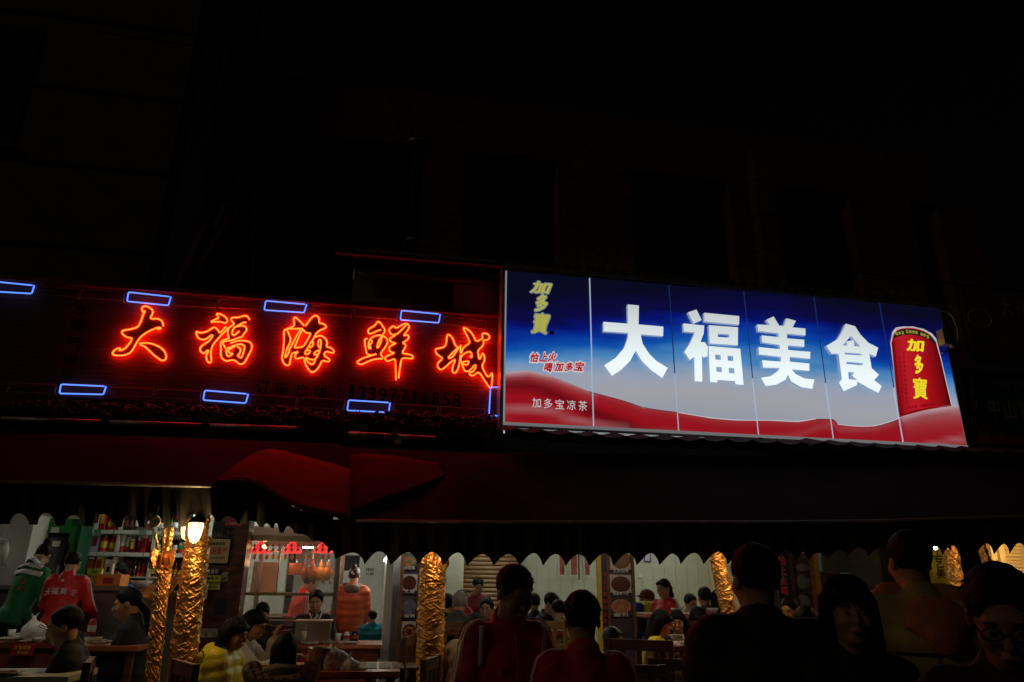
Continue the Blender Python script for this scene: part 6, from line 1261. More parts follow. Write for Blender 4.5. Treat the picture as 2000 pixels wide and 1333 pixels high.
    if near and hair == 'long':                          # separate strands over the hair mass
        R_ = np.random.RandomState(sd); g = MB()
        for _ in range(260):
            a = math.radians(R_.uniform(58, 302)); sx_, cy_ = math.sin(a), -math.cos(a); j = R_.uniform(-.008, .008); dn = R_.uniform(-.36, -.26); o_ = R_.uniform(.0, .012)
            g.tube([hp(*q) * s for q in ((.006 * np.sign(sx_), R_.uniform(-.03, .06), .132), (.055 * sx_, .055 * cy_ + .02, .118), ((.086 + o_) * sx_, (.098 + o_) * cy_ + .018, .04), ((.094 + o_) * sx_ + j, (.085 + o_) * cy_ + .035, -.12), ((.098 + o_) * sx_ - j, .06 * cy_ + .05, dn))], [.003, .0045, .005, .0045, .001], 4, caps=False)
        for _ in range(60):
            x_ = R_.uniform(-.062, .062); g.tube([hp(*q) * s for q in ((x_ * .4, -.03, .132), (x_ * .8, -.082, .10), (x_, -.104 + abs(x_) * .35, R_.uniform(.026, .045)))], [.003, .0045, .001], 4, caps=False)
        o = g.build('hair_strands', mhh, e, smooth=True); o['kind'] = 'stuff'
    # clothing
    J = SDF(); pf = .014 + puff
    if top:
        hemz = {'jacket': .84, 'coat': .70, 'short': .92}.get(top[0], .84)
        J.ell(tp(0, 0, .92), (.165 + pf, .125 + pf, .17 + pf), Rt, .05).ell(tp(0, .005, 1.12), (.145 + pf, .105 + pf, .15), Rt, .06).ell(tp(0, .005, 1.27), (.158 * wid + pf, .115 + pf, .15), Rt, .05)
        J.cap(tp(-.13 * fw_, .01, 1.39), tp(.13 * fw_, .01, 1.39), .056 + pf * .5, .062 + pf * .6, .05).cap(tp(0, .015, 1.40), tp(0, .02, 1.445), .085 + pf * .3, .072, .04)
        J.ell(tp(0, 0, hemz - .4), (1.2, 1.2, .4), Rt, .012, True)
        for q in (-1, 1):
            a, el, wr = arms[q]; w2 = wr - nrm(wr - el) * .005; J.cap(a, el, .053 + pf, .047 + pf * .9, .03).cap(el, w2, .047 + pf * .9, .036 + pf * .8, .02)
            if top[0] != 'plainneck': pass
        if collar: J.cap(tp(0, .02, 1.44), tp(0, .02, 1.475), .070, .066, .02); J.ell(tp(0, -.01, 1.50), (.056, .062, .05), Rt, .008, True)
        if hood: J.ell(tp(0, .12, 1.40), (.13, .075, .10), Rt @ rx(.4), .03).cap(tp(-.09, .06, 1.45), tp(.09, .06, 1.45), .04, .04, .03)
        fold = (lambda P: .006 * noise(P * [1, 1, 2.2], 26, sd + 7) - .010 * (1 - np.abs(noise(P * [1, 1, 1.7], 15, sd + 9, 3))) ** 9 - .006 * (1 - np.abs(noise(P * [1.3, 1, .8], 28, sd + 5, 3))) ** 10 + .005)
        if puff > .015: fold = (lambda P: .016 * (np.abs(np.sin((P @ V3(0, .2, 1)) * PI / .09)) ** .5 - .7) * -1 + .005 * noise(P, 40, sd + 7) - .004 * (1 - np.abs(noise(P * [1.3, 1, .8], 40, sd + 5, 3))) ** 8)
        V, Q = mesh_sdf(J, .016 if near else .0185, [], disp=fold); jk = fast_mesh(top[0] if top[0] != 'short' else 'jacket', V * s, Q, mt, e)
    # trousers and shoes
    Tt = SDF(); Tt.ell(pel + V3(0, 0, .02), (.155, .115, .12), None, .03)
    for q in (-1, 1): a, kn, an = L[q]; Tt.cap(a, kn, .092, .068, .04).cap(kn, an + V3(0, 0, -.01), .068, .055, .02)
    V, Q = mesh_sdf(Tt, .026, [], disp=lambda P: .005 * noise(P, 30, sd + 11)); fast_mesh('trousers', V * s, Q, mb_ or MATS['dark_denim'], e)
    for q in (-1, 1): g = MB(); an = L[q][2] * s; g.ball(an + V3(0, -.06, -.045) * s, (.05 * s, .14 * s, .045 * s), 12, 8); g.build('shoe', M['black'], e, smooth=True)
    ctx = dict(e=e, s=s, tp=tp, hp=hp, arms=arms, hands=hands, J=J, Rt=Rt, Rh=Rh, B=B)
    if flag < 1.35 or flag > 1.98: print('PERSON', label[:40], 'stature', round(flag, 2))
    if extra: extra(ctx)
    return ctx
def march(sdf, q, dirn, far=.35):
    t = far; p = q + dirn * far
    for _ in range(28):
        d = float(sdf.eval(p[None])[0])
        if d < .001: break
        p = p - dirn * max(d * .8, .0015)
        if np.linalg.norm(p - q) > .6: break
    return p
def ribbon(ctx, pts, outs, w, m, name='stripe', lift=.009, cross=None):
    J = ctx['J']; g = MB(); rows = []
    P = [march(J, np.array(p), nrm(np.array(o)), .22) + nrm(np.array(o)) * lift for p, o in zip(pts, outs)]
    for i, p in enumerate(P):
        t = nrm(P[min(i + 1, len(P) - 1)] - P[max(i - 1, 0)]); c = nrm(np.cross(t, nrm(np.array(outs[i])))); rows.append([(p - c * w / 2) * ctx['s'], p * ctx['s'], (p + c * w / 2) * ctx['s']])
    g.grid(rows); return g.build(name, m, ctx['e'], smooth=True, solid=.003)
def stripes(ctx, m, n=3, w=.009, gap=.020, sides=(1, -1), panel=True):
    for q in sides:
        a, el, wr = ctx['arms'][q]; nk = ctx['tp'](.075 * q, .01, 1.42); Rt = ctx['Rt']
        for k in range(n):
            off = (k - (n - 1) / 2) * gap; pts, outs = [], []
            for t in np.linspace(0, 1, 22):
                if t < .25: p = nk + (a - nk) * (t / .25); o = Rt @ V3(.3 * q, off * 9, 1)
                elif t < .62: u = (t - .25) / .37; p = a + (el - a) * u; o = nrm(Rt @ V3(.3 * q, off * 9, 1)) * (1 - min(1, u * 2.5)) + nrm(V3(q, off * 14, .1)) * min(1, u * 2.5)
                else: u = (t - .62) / .38; p = el + (wr - el) * u * .93; o = V3(q, off * 14, .12)
                pts.append(p); outs.append(o)
            ribbon(ctx, pts, outs, w, m)
def back_text(ctx, txt, m, z, size, front=False, x=0, arc=0., bold=.01, gap=1.15, name='print'):
    J, tp, Rt, s = ctx['J'], ctx['tp'], ctx['Rt'], ctx['s']; dirn = Rt @ V3(0, -1 if front else 1, 0); up = Rt @ V3(0, 0, 1); right = Rt @ V3(1 if front else -1, 0, 0); n_ = len(txt)
    for i, ch in enumerate(txt):
        u = (i - (n_ - 1) / 2); v, f = text_geo(ch, 1, min(bold, .012)); v = [(a * size, b * size, 0) for a, b, _ in v]; c = tp(x, 0, z - arc * u * u); g = MB(); pl = march(J, c + right * u * size * gap, dirn)
        g.add([(pl + right * a + up * b + dirn * (.012 + .6 * 0)) * s for a, b, _ in v], f); g.build(name, m, ctx['e'], solid=.002)
def held_stick(ctx, q, m, L=.2, name='chopsticks', n=2, dirv=None):
    c, d, nn, sd_ = ctx['hands'][q]; g = MB(); dv = nrm(d * .6 - nn * .2 + sd_ * .9) if dirv is None else nrm(np.array(dirv, float))
    for k in range(n): o = nn * .008 * k; g.tube([(c - dv * .05 + o) * ctx['s'], (c + dv * L + o * 2.2) * ctx['s']], .0032, 6)
    return g.build(name, m, ctx['e'])
cloth = lambda n, c, r=.75, v=.12, b=.15: mat(n, c, r, var=v, scale=6, bump=b, bscale=60)
mat('dark_denim', (.015, .018, .03), .9, var=.2, bump=.1, bscale=200)
cb = cloth('black_jacket', (.012, .012, .014)); cr_ = cloth('red_tracksuit', (.62, .012, .02), .55); cg = cloth('green_jacket', (.01, .16, .045)); cw = cloth('white_stripe_cloth', (.75, .74, .74), .6, .04)
cy = cloth('yellow_down_jacket', (.85, .74, .04), .5); cwh = cloth('offwhite_coat', (.5, .49, .45)); co = cloth('orange_down_jacket', (.62, .13, .05), .6); cgr = cloth('grey_jacket', (.05, .055, .065)); ctan = cloth('tan_jacket', (.3, .2, .12)); cbr = cloth('brown_jacket', (.1, .07, .05))
ckh = cloth('ochre_hooded_jacket', (.52, .38, .12), .6); cbl = cloth('blue_jacket', (.02, .07, .3)); ctq = cloth('turquoise_vest', (.01, .28, .38)); crd = cloth('dark_red_coat', (.45, .07, .05)); cng = cloth('dark_navy', (.015, .02, .04)); cmus = cloth('mustard_jacket', (.35, .22, .03)); cpk = cloth('pink_coat', (.5, .2, .2))
wmat = M['wood']
# --- left of the picture
def x_green(c):
    tp, s, e = c['tp'], c['s'], c['e']; J = c['J']
    ribl = [tp(x, .0, 1.36 + .0 * abs(x)) for x in np.linspace(-.2, .2, 13)]
    for k, zz_ in enumerate((1.335, 1.375, 1.41)): ribbon(c, [tp(x, 0, zz_) for x in np.linspace(-.185 + k * .03, .185 - k * .03, 13)], [c['Rt'] @ V3(x * .8, 1, .25 + k * .45) for x in np.linspace(-.5, .5, 13)], .052, cw, 'white_yoke', .012)
    back_text(c, '正', M['redprint'], 1.26, .07, x=-.09); back_text(c, '绿叶', M['redprint'], 1.18, .045, x=-.09)
person('woman in green and white jacket with hair in a bun, leaning over the counter', 92, 1058, 8.75, 150, FL, lean=14, turn=35, nod=28, aL=(.12, -.42, 1.05), aR=(-.22, -.35, 1.0), mt=cg, hair='bun', female=True, extra=x_green)
def x_redback(c):
    stripes(c, cw, 2, .008, .018); back_text(c, '大福美食', cw, 1.27, .075, arc=.006, bold=.02)
    g = MB(); p = march(c['J'], c['tp'](0, 0, 1.385), c['Rt'] @ V3(0, 1, 0)); g.ball((p + V3(0, .006, 0)) * c['s'], (.014, .004, .012), 8, 5); g.build('back_emblem', cw, c['e'])
person('man in red jacket seen from behind at the counter, shop name across his back', 146, 1077, 8.45, 178, FL, lean=6, nod=12, aL=(.2, -.4, 1.05), aR=(-.2, -.4, 1.05), mt=cr_, extra=x_redback)
person('woman with long hair and blue sleeves sitting behind the counter', 240, 1098, 9.75, -20, FL, pose='sit', stature=1.6, nod=15, aL=(.2, -.35, .78), aR=(-.1, -.35, .78), mt=cbl, hair='long', female=True)
def x_coat(c):
    pass
person('heavy man in black jacket eating in profile at the left table', 128, 1186, 5.55, -75, FA, 'sit', lean=14, turn=-5, nod=8, aL=(.15, -.42, .72), aR=(-.15, -.42, .72), mt=cb, width=1.15, puff=.02)
def x_ponyeat(c):
    held_stick(c, -1, wmat, .2, dirv=(.0, -.8, .35)); 
    a, el, wr = c['arms'][-1]; S_ = SDF(); S_.cap(el + (wr - el) * .15, wr - (wr - el) * .02, .062, .05, .02); V, Q = mesh_sdf(S_, .018, [], disp=lambda P: .005 * noise(P, 60, 3)); fast_mesh('white_knit_sleeve', V * c['s'], Q, cwh, c['e'])
    p0 = c['hp'](0, .09, -.02); g = MB(); g.tube([p0 * c['s'], (p0 + V3(0, .06, -.06)) * c['s'], (p0 + V3(0, .09, -.17)) * c['s'], (p0 + V3(0, .08, -.28)) * c['s']], [.028, .03, .026, .008], 9); g.build('pony_tail', M['hair'], c['e'], smooth=True)
person('woman in black vest with white knit sleeves lifting chopsticks', 256, 1147, 6.9, -82, FA, 'sit', lean=8, nod=10, aL=(.12, -.35, .72), aR=(-.2, -.48, .92), mt=cb, hair='short', female=True, extra=x_ponyeat, puff=.012)
# --- roast stall group
person('woman with dark hair bending down behind the woman in glasses', 512, 1173, 8.0, 20, FL, 'sit', stature=1.5, nod=30, mt=cb, hair='short', female=True)
def x_worker(c): stripes(c, cw, 3, .010, .022)
person('man in red jacket with white sleeve stripes working beside the roast stall', 609, 1121, 8.9, 110, FL, lean=16, nod=18, aL=(.2, -.4, 1.0), aR=(-.2, -.35, 1.0), mt=cr_, extra=x_worker)
def x_vneck(c):
    tp, s = c['tp'], c['s']
    for q in (-1, 1): ribbon(c, [tp(.055 * q * (1 - t), 0, 1.44 - .12 * t) for t in np.linspace(0, 1, 7)], [c['Rt'] @ V3(.3 * q, -1, .5)] * 7, .016, cw, 'shirt_collar', .012)
    g = MB(); P = [march(c['J'], tp(x, 0, z), c['Rt'] @ V3(x * 2, -1, .3)) + c['Rt'] @ V3(0, -.008, 0) for x, z in ((-.04, 1.435), (.04, 1.435), (0, 1.33))]; g.add([p * s for p in P], [(0, 1, 2)]); g.build('grey_shirt', cwh, c['e'], solid=.004)
person('man in black jacket and open collar sitting facing the street behind a steel box', 620, 1152, 8.5, 10, FL, 'sit', nod=14, turn=-12, aL=(.2, -.38, .76), aR=(-.2, -.38, .76), mt=cb, extra=x_vneck, skin='skin')
def x_orange(c):
    tp, s, e = c['tp'], c['s'], c['e']; S_ = SDF(); S_.ell(tp(0, .09, 1.42), (.11, .06, .07), c['Rt'], .02).cap(tp(-.08, .02, 1.45), tp(.10, .02, 1.46), .05, .05, .03)
    V, Q = mesh_sdf(S_, .016, [], disp=lambda P: .006 * noise(P, 50, 5)); fast_mesh('grey_hood', V * s, Q, cloth('taupe_hood', (.18, .15, .12)), e)
    g = MB(); p = c['hp'](0, .115, .03) * s; g.ball(p + V3(.012, 0, .01), (.012, .008, .016), 8, 6); g.ball(p + V3(-.008, 0, -.008), (.009, .006, .012), 8, 6); g.build('hair_clip', cw, e)
person('woman in padded orange jacket with grey hood standing with her back to the street', 693, 1106, 9.1, 172, FL, aL=None, aR=(-.12, -.3, 1.0), mt=co, mb_=cb, hair='bun', mh='brownhair', female=True, puff=.02, extra=x_orange)
# child
def x_child(c):
    for q in (-1, 1):
        a, el, wr = c['arms'][q]; S_ = SDF(); S_.cap(a + (el - a) * .1, el, .082, .075, .02).cap(el, wr, .075, .06, .02); V, Q = mesh_sdf(S_, .02, []); fast_mesh('white_sleeve', V * c['s'], Q, cw, c['e'])
person('small child in turquoise vest and dark trousers holding on to the woman in orange', 728, 1193, 9.0, 200, FL, aL=(.25, -.25, 1.2), aR=None, mt=ctq, mb_=cng, hair='short', puff=.02, extra=x_child, turn=20)
# --- near left table
def x_yellow(c):
    tp, s, e = c['tp'], c['s'], c['e']; S_ = SDF(); S_.cap(tp(-.08, .0, 1.44), tp(.08, .0, 1.44), .052, .052, .03); V, Q = mesh_sdf(S_, .016, []); fast_mesh('blue_scarf', V * s, Q, cbl, e)
    ribbon(c, [tp(x, 0, 1.36) for x in np.linspace(-.16, .16, 11)], [c['Rt'] @ V3(x * 3, 1, .5) for x in np.linspace(-.16, .16, 11)], .008, cng, 'dark_piping', .012)
person('woman in bright yellow hooded down jacket eating at the near table', 463, 1204, 5.9, 80, FA, 'sit', lean=10, nod=12, turn=-8, aL=(.1, -.4, .74), aR=(-.15, -.42, .72), mt=cy, hair='long', female=True, puff=.035, hood=True, extra=x_yellow)
def x_glasses(c):
    hp, s = c['hp'], c['s']
    for q in (-1, 1):
        g = MB(); cc = hp(.032 * q, -.106, .004); g.tube([(cc + c['Rh'] @ V3(.024 * math.cos(a), 0, .017 * math.sin(a))) * s for a in [2 * PI * k / 14 for k in range(14)]], .0028 * s, 5, closed=True)
        g.tube([(hp(.056 * q, -.104, .008)) * s, hp(.082 * q, .0, .008) * s], .0028 * s, 5); g.build('glasses', M['black'], c['e'])
    g = MB(); g.tube([hp(-.01, -.108, .006) * s, hp(.01, -.108, .006) * s], .0025 * s, 5); g.build('glasses_bridge', M['black'], c['e'])
def x_whitecoat(c): x_glasses(c); held_stick(c, 1, cw, .12, 'spoon', 1, dirv=(0, -1, .15))
person('woman with glasses in off-white coat bringing food to her mouth', 502, 1189, 6.7, 82, FA, 'sit', lean=14, nod=14, aL=(.06, -.36, 1.02), aR=(-.2, -.55, .90), mt=cwh, hair='bob', female=True, extra=x_whitecoat, puff=.015)
def x_fur(c):
    tp, s, e = c['tp'], c['s'], c['e']; S_ = SDF(); R = c['Rt']; pts = [tp(.22 * math.cos(a), .05 + .15 * math.sin(a) , 1.44 - .10 * max(0, math.sin(a))) for a in np.linspace(-.35, PI + .35, 12)]
    for a, b in zip(pts, pts[1:]): S_.cap(a, b, .06, .06, .02)
    V, Q = mesh_sdf(S_, .010, [], disp=lambda P: .012 * noise(P * [1.4, 1.4, .7], 150, 8) + .006 * noise(P, 320, 9)); fast_mesh('fur_trim', V * s, Q, M['fur'], e)
    S_ = SDF(); S_.ell(tp(0, .09, 1.43), (.15, .09, .06), R, .02); V, Q = mesh_sdf(S_, .015, []); fast_mesh('hood_lining', V * s, Q, mat('woven_lining', (.3, .27, .22), .9, var=.7, scale=90), e)
person('person in dark red coat with fur trimmed hood seen from behind at the near table', 560, 1232, 5.3, 182, FA, 'sit', lean=4, nod=16, mt=crd, hair='bob', female=True, puff=.03, extra=x_fur, aL=(.2, -.35, .72), aR=(-.2, -.35, .72), wid=1.1)
# --- middle room
person('grey haired man in dark grey jacket seated with his back to the street', 899, 1156, 8.3, 165, FR, 'sit', lean=6, nod=12, stature=1.7, mt=cgr, hair='short', mh='greyhair', hood=True, aL=(.2, -.4, .75), aR=(-.25, -.3, .75))
def x_bend(c): stripes(c, cw, 1, .01, .02)
person('waiter in red bending over a table behind the grey haired man', 906, 1160, 9.4, 150, FR, lean=48, nod=20, stature=1.62, mt=cr_, aL=(.1, -.55, .95), aR=(-.2, -.6, .95), extra=x_bend)
def x_far(c): stripes(c, cw, 2, .012, .022)
person('waiter in dark red jacket standing before the tan shutter looking down', 932, 1126, 10.6, 5, FR, nod=30, mt=cloth('maroon_tracksuit', (.2, .006, .015), .6), aL=(.1, -.3, 1.05), aR=(-.1, -.3, 1.05), extra=x_far)
person('smiling man with swept back hair sitting below the tan shutter', 951, 1168, 8.9, -10, FR, 'sit', stature=1.72, turn=-10, nod=4, mt=cb, skin='skin')
person('dark haired diner at the edge of the stout gold trunk', 874, 1160, 9.0, 150, FR, 'sit', stature=1.7, mt=cng)
person('diner in tan jacket leaning in with face turned away behind the tall waiter', 930, 1198, 6.9, 150, FA, 'sit', lean=22, nod=20, stature=1.66, mt=ctan, hair='bob', aL=(.2, -.4, .76), aR=(-.1, -.4, .76), puff=.015)
person('diner with bowl haircut behind the tall waiter', 1044, 1159, 9.6, 175, FR, 'sit', stature=1.62, mt=cb, hair='short', female=True)
person('young man in dark jacket looking down at the table by the tiled wall', 1070, 1157, 9.2, 40, FR, 'sit', stature=1.68, nod=22, turn=10, mt=cng, skin='skin', aL=(.2, -.35, .76), aR=(-.2, -.35, .76))
person('diner in striped top mostly hidden behind the short haired man in red', 1118, 1164, 8.4, 170, FR, 'sit', stature=1.64, mt=cmus, hair='short')
person('older woman holding a hand over her mouth at the table behind the chairs', 1192, 1224, 5.9, 25, FA, 'sit', stature=1.5, nod=8, turn=10, aL=(.04, -.17, .93), aR=(-.15, -.3, .74), mt=crd, hair='short', mh='brownhair', female=True, skin='skin2')
person('diner with side parting seen over the striped shoulder of the short haired man', 1092, 1172, 8.9, 195, FR, 'sit', stature=1.66, nod=10, mt=cgr)
person('woman with bobbed hair in pink eating between the two men by the tiled wall', 1018, 1168, 9.3, 150, FR, 'sit', stature=1.6, nod=18, mt=cpk, hair='bob', female=True)
# --- waitress room
person('diner in yellow top facing the street at the far table', 1345, 1160, 9.6, 10, FR, 'sit', stature=1.62, nod=14, mt=cmus, skin='skin')
def x_wait(c): stripes(c, cw, 3, .012, .024); back_text(c, '福', cw, 1.3, .03, front=True, x=.08)
person('waitress with ponytail in red jacket with white stripes looking to the left', 1297, 1130, 8.6, -62, FR, nod=4, mt=cr_, hair='pony', female=True, extra=x_wait, aL=(.15, -.25, 1.0), aR=(-.15, -.25, 1.0), collar=False)
def x_cap(c):
    S_ = SDF(); S_.ell(c['hp'](0, .015, .05), (.092, .108, .085), c['Rh'], .01).ell(c['hp'](0, .02, -.05), (.15, .15, .06), c['Rh'], .01, True).ell(c['hp'](0, -.10, .045), (.06, .055, .012), c['Rh'], .01); V, Q = mesh_sdf(S_, .012, []); fast_mesh('cap', V * c['s'], Q, cloth('dark_red_cap', (.12, .02, .02)), c['e'])
person('diner in a dark cap with red emblem behind the blue tub', 1263, 1152, 9.3, -70, FR, 'sit', stature=1.66, mt=cng, extra=x_cap, skin='skin2')
person('woman with long straight hair in yellow jacket eating with gloved hands', 1290, 1189, 6.9, 62, FA, 'sit', stature=1.6, lean=10, nod=16, turn=12, aL=(.12, -.42, .80), aR=(-.1, -.42, .78), mt=cy, hair='long', female=True, extra=lambda c: held_stick(c, 1, cw, .1, 'spoon', 1))
person('woman facing the street eating beside the one in yellow', 1322, 1190, 7.4, -12, FA, 'sit', stature=1.6, nod=10, turn=-14, aL=(.1, -.2, .98), aR=(-.12, -.3, .86), mt=cb, hair='long', female=True)
person('person in brown coat with cream lining reaching over the table', 1362, 1184, 7.3, -50, FA, 'sit', stature=1.62, lean=18, nod=24, mt=ctan, hair='bob', aL=(.1, -.45, .82), aR=(-.15, -.45, .80))
person('man in brown jacket sitting with his back to us near the gold trunk', 1375, 1147, 8.9, 175, FR, 'sit', stature=1.7, mt=cbr, width=1.05)
person('woman with bobbed hair sitting beside the man in brown', 1400, 1151, 8.8, 170, FR, 'sit', stature=1.62, mt=cpk, hair='bob', female=True)
# --- right
def x_phone(c):
    h = c['hands'][1][0]; g = MB(); g.box(h * c['s'] + V3(0, -.02, .01), (.07, .012, .13), .3, ('X', .5)); g.build('white_card', cw, c['e'])
person('diner in mustard jacket holding a white card under the blue banner', 1545, 1164, 7.2, -60, FA, 'sit', stature=1.62, nod=22, mt=cmus, aL=(.15, -.35, .90), aR=(-.15, -.35, .78), extra=x_phone, skin='skin2')
person('diner in tan coat with plaid bag at the table under the dishes board', 1578, 1182, 6.5, -80, FA, 'sit', stature=1.58, nod=18, mt=ctan, hair='bob')
person('man in blue jacket standing by the yellow wall sign with his back to us', 1842, 1103, 8.2, 160, FR, stature=1.68, mt=cbl)
person('man in grey and black top sitting between the two large dark figures', 1856, 1174, 5.3, 40, FA, 'sit', stature=1.68, nod=18, turn=6, mt=cloth('grey_white_top', (.32, .3, .28)), aL=(.2, -.4, .74), aR=(-.2, -.4, .74), skin='skin')
# --- foreground
def x_waiter(c):
    stripes(c, cw, 3, .012, .024)
    for q in (-1, 1): ribbon(c, [c['tp'](.135 * q - .0 * t, 0, 1.40 - .13 * t) for t in np.linspace(0, 1, 9)], [c['Rt'] @ V3(.35 * q, -1, .8 * (1 - t)) for t in np.linspace(0, 1, 9)], .026, cw, 'chest_panel', .009)
    back_text(c, '6', M['whiteprint'], 1.245, .045, front=True, x=-.085); back_text(c, '△', M['whiteprint'], 1.27, .04, front=True, x=.10)
    g = MB(); p = march(c['J'], c['tp'](0, 0, 1.2), V3(0, -1, 0)); g.tube([np.array(march(c['J'], c['tp'](0, 0, z), V3(0, -1, 0)) + V3(0, -.006, 0)) * c['s'] for z in np.linspace(.9, 1.40, 12)], .003, 5); g.build('zip', M['galv'], c['e'])
person('tall waiter in red zip jacket looking down to his left near the camera', 994, 1101, 3.72, 14, 0, lean=2, turn=10, nod=24, aL=None, aR=None, mt=cr_, extra=x_waiter, skin='skin2', stature=1.76)
def x_mouth(c): g = MB(); g.ball(c['hp'](0, -.102, -.064) * c['s'], (.015 * c['s'], .006 * c['s'], .010 * c['s']), 10, 6); g.build('open_mouth', M['blackprint'], c['e'], smooth=True)
def x_back2(c): stripes(c, cw, 3, .012, .024); back_text(c, '福美', cw, 1.16, .10, bold=.015, gap=1.6)
person('short haired man in red jacket with striped shoulders seen from behind', 1137, 1156, 3.35, 174, 0, nod=6, mt=cr_, extra=x_back2, stature=1.66)
person('man in black standing with his back to us, tallest dark silhouette in the middle right', 1470, 1065, 2.62, 165, 0, turn=12, mt=cb, aL=None, aR=None, width=1.12, wid=1.1, puff=.02, stature=1.74)
person('woman with long black fringe hair and open mouth turning towards us', 1648, 1127, 2.45, -14, 0, turn=-8, nod=2, mt=cb, hair='long', female=True, stature=1.62, extra=x_mouth)
def x_pack(c):
    tp, s, e = c['tp'], c['s'], c['e']; S_ = SDF(); S_.ell(tp(-.03, .115, 1.37), (.13, .05, .09), c['Rt'] @ rx(.25), .03).ell(tp(-.03, .15, 1.30), (.07, .05, .07), c['Rt'], .04).cap(tp(-.13, .02, 1.45), tp(.12, .02, 1.46), .045, .045, .03); V, Q = mesh_sdf(S_, .014, [], disp=lambda P: .007 * noise(P, 40, 2) - .012 * (1 - np.abs(noise(P, 24, 4, 3))) ** 7); fast_mesh('folded_hood', V * s, Q, cloth('rust_hood', (.6, .2, .08), .6), e)
    sm = cloth('dark_seam_tape', (.09, .05, .02))
    ribbon(c, [tp(x, 0, 1.24) for x in np.linspace(-.17, .17, 13)], [c['Rt'] @ V3(x * 3, 1, 0) for x in np.linspace(-.17, .17, 13)], .007, sm, 'back_seam', .010)
    ribbon(c, [tp(0, 0, z) for z in np.linspace(.9, 1.24, 10)], [V3(0, 1, 0)] * 10, .006, sm, 'back_seam', .010)
    for q in (-1, 1): ribbon(c, [tp(.15 * q, 0, z) for z in np.linspace(1.1, 1.42, 10)], [c['Rt'] @ V3(.5 * q, 1, .2)] * 10, .006, sm, 'shoulder_seam', .010)
person('tall man in ochre jacket with rust coloured hood seen from behind', 1768, 1040, 3.05, 158, 0, turn=10, mt=ckh, extra=x_pack, aL=None, aR=None, puff=.025, stature=1.82)
person('man with glasses and short hair close to the camera at the right edge', 1936, 1097, 1.75, -28, 0, turn=-14, nod=26, mt=cloth('black_red_jacket', (.03, .01, .01)), extra=x_glasses, skin='skin2', stature=1.66, width=1.1)
# ------------------------------------------------------------------ tables, chairs, food
def table(lab, px, py, Y, w, d, floor, m, apron=None, rz=0):
    c = at(px, py, Y); e = wempty('table', (c.x, Y, floor), lab, 'table', 'tables of the food court'); zt_ = c.z
    g = MB(); g.box((c.x, Y + d / 2, zt_ - .02), (w, d, .035)); g.build('table_top', m, e)
    g = MB(); g.box((c.x, Y + d / 2, zt_ - .045), (w - .02, d - .02, .012)); g.build('dark_edge', M['redwood'], e)
    for i in (-1, 1):
        for j in (0, 1): g = MB(); g.box((c.x + i * (w / 2 - .06), Y + .06 + j * (d - .12), (floor + zt_ - .05) / 2), (.05, .05, zt_ - .05 - floor)); g.build('leg', M['wood'], e)
    if apron: g = MB(); g.box((c.x, Y + .03, zt_ - .05 - apron / 2), (w - .1, .02, apron)); g.build('apron', M['redwood'], e)
    return c
t3 = table('table with steel box and bottles in front of the man in black', 640, 1259, 7.75, 1.05, .6, FL, M['tabletop'], .3)
tn = table('near table holding the tied plastic bags', 662, 1312, 5.6, .85, .7, FA, M['tabletop'])
t1 = table('left table crowded with dishes and a white bag', 40, 1257, 7.2, 1.3, .6, FA, M['redwood'], .3)
t2 = table('small table between the two diners at the left', 190, 1262, 6.6, .6, .5, FA, M['tabletop'])
tl = table('table corner with a white dish at the bottom left edge', 8, 1322, 5.1, .7, .5, FA, M['cream'])
t4 = table('red table with bowls in front of the woman in yellow', 1343, 1262, 6.2, .55, .7, FA, M['tabletop'])
t5 = table('far table with glasses behind the woman facing us', 1328, 1199, 8.2, .8, .5, FR, M['tabletop'])
t6 = table('red table under the dishes board', 1567, 1226, 6.6, .5, .8, FA, M['tabletop'])
t7 = table('table with food beside the seated man at the right', 1862, 1272, 4.9, .6, .5, FA, M['redwood'])
t8 = table('long table in the middle room', 960, 1232, 8.0, 1.6, .5, FR, M['redwood'])
plaque('red and gold menu print on the front of the left table', 22, 1257, 66, 1281, 7.16, M['red'], [('大福美食', 44, 1265, 34, 9, M['goldprint']), ('餐巾纸', 44, 1275, 22, 6, M['goldprint'])], cat='menu card')
plaque('red and gold print behind the plastic bags on the table front', 588, 1277, 640, 1292, 7.7, M['red'], [('福福福', 614, 1284, 36, 11, M['goldprint'])], cat='menu card')
def dish(lab, px, py, Y, r, kind='plate', fm='food', n_='dish', cat=None, h=.05):
    c = at(px, py, Y); e = wempty(n_, c, lab, cat or ('plate' if kind == 'plate' else kind)); g = MB()
    if kind == 'plate': g.lathe([(r * .5, 0), (r * .6, .004), (r, .018), (r * .97, .022), (r * .55, .01), (.001, .008)], c, 20); g.build('rim', M['ceramic'], e, smooth=True); g = MB()
    elif kind == 'bowl': g.lathe([(r * .45, 0), (r * .8, h * .4), (r, h), (r * .95, h), (r * .4, .01), (.001, .01)], c, 20); g.build('rim', M['ceramic'], e, smooth=True); g = MB()
    elif kind == 'pot': g.lathe([(r * .95, 0), (r, h), (r * 1.06, h), (r * 1.06, h + .006), (r * .95, h + .004), (r * .93, .02), (.001, .02)], c, 22); g.build('wall', M['steel'], e, smooth=True); g = MB()
    if fm:
        q = h * .8 if kind != 'plate' else .012
        for k in range(9): a = rnd.uniform(0, 6.3); rr = rnd.uniform(0, r * .5); g.ball((c.x + rr * math.cos(a), c.y + rr * math.sin(a), c.z + q), (r * .22, r * .2, .014), 7, 5)
        g.build('food', M[fm], e, smooth=True)
    return e
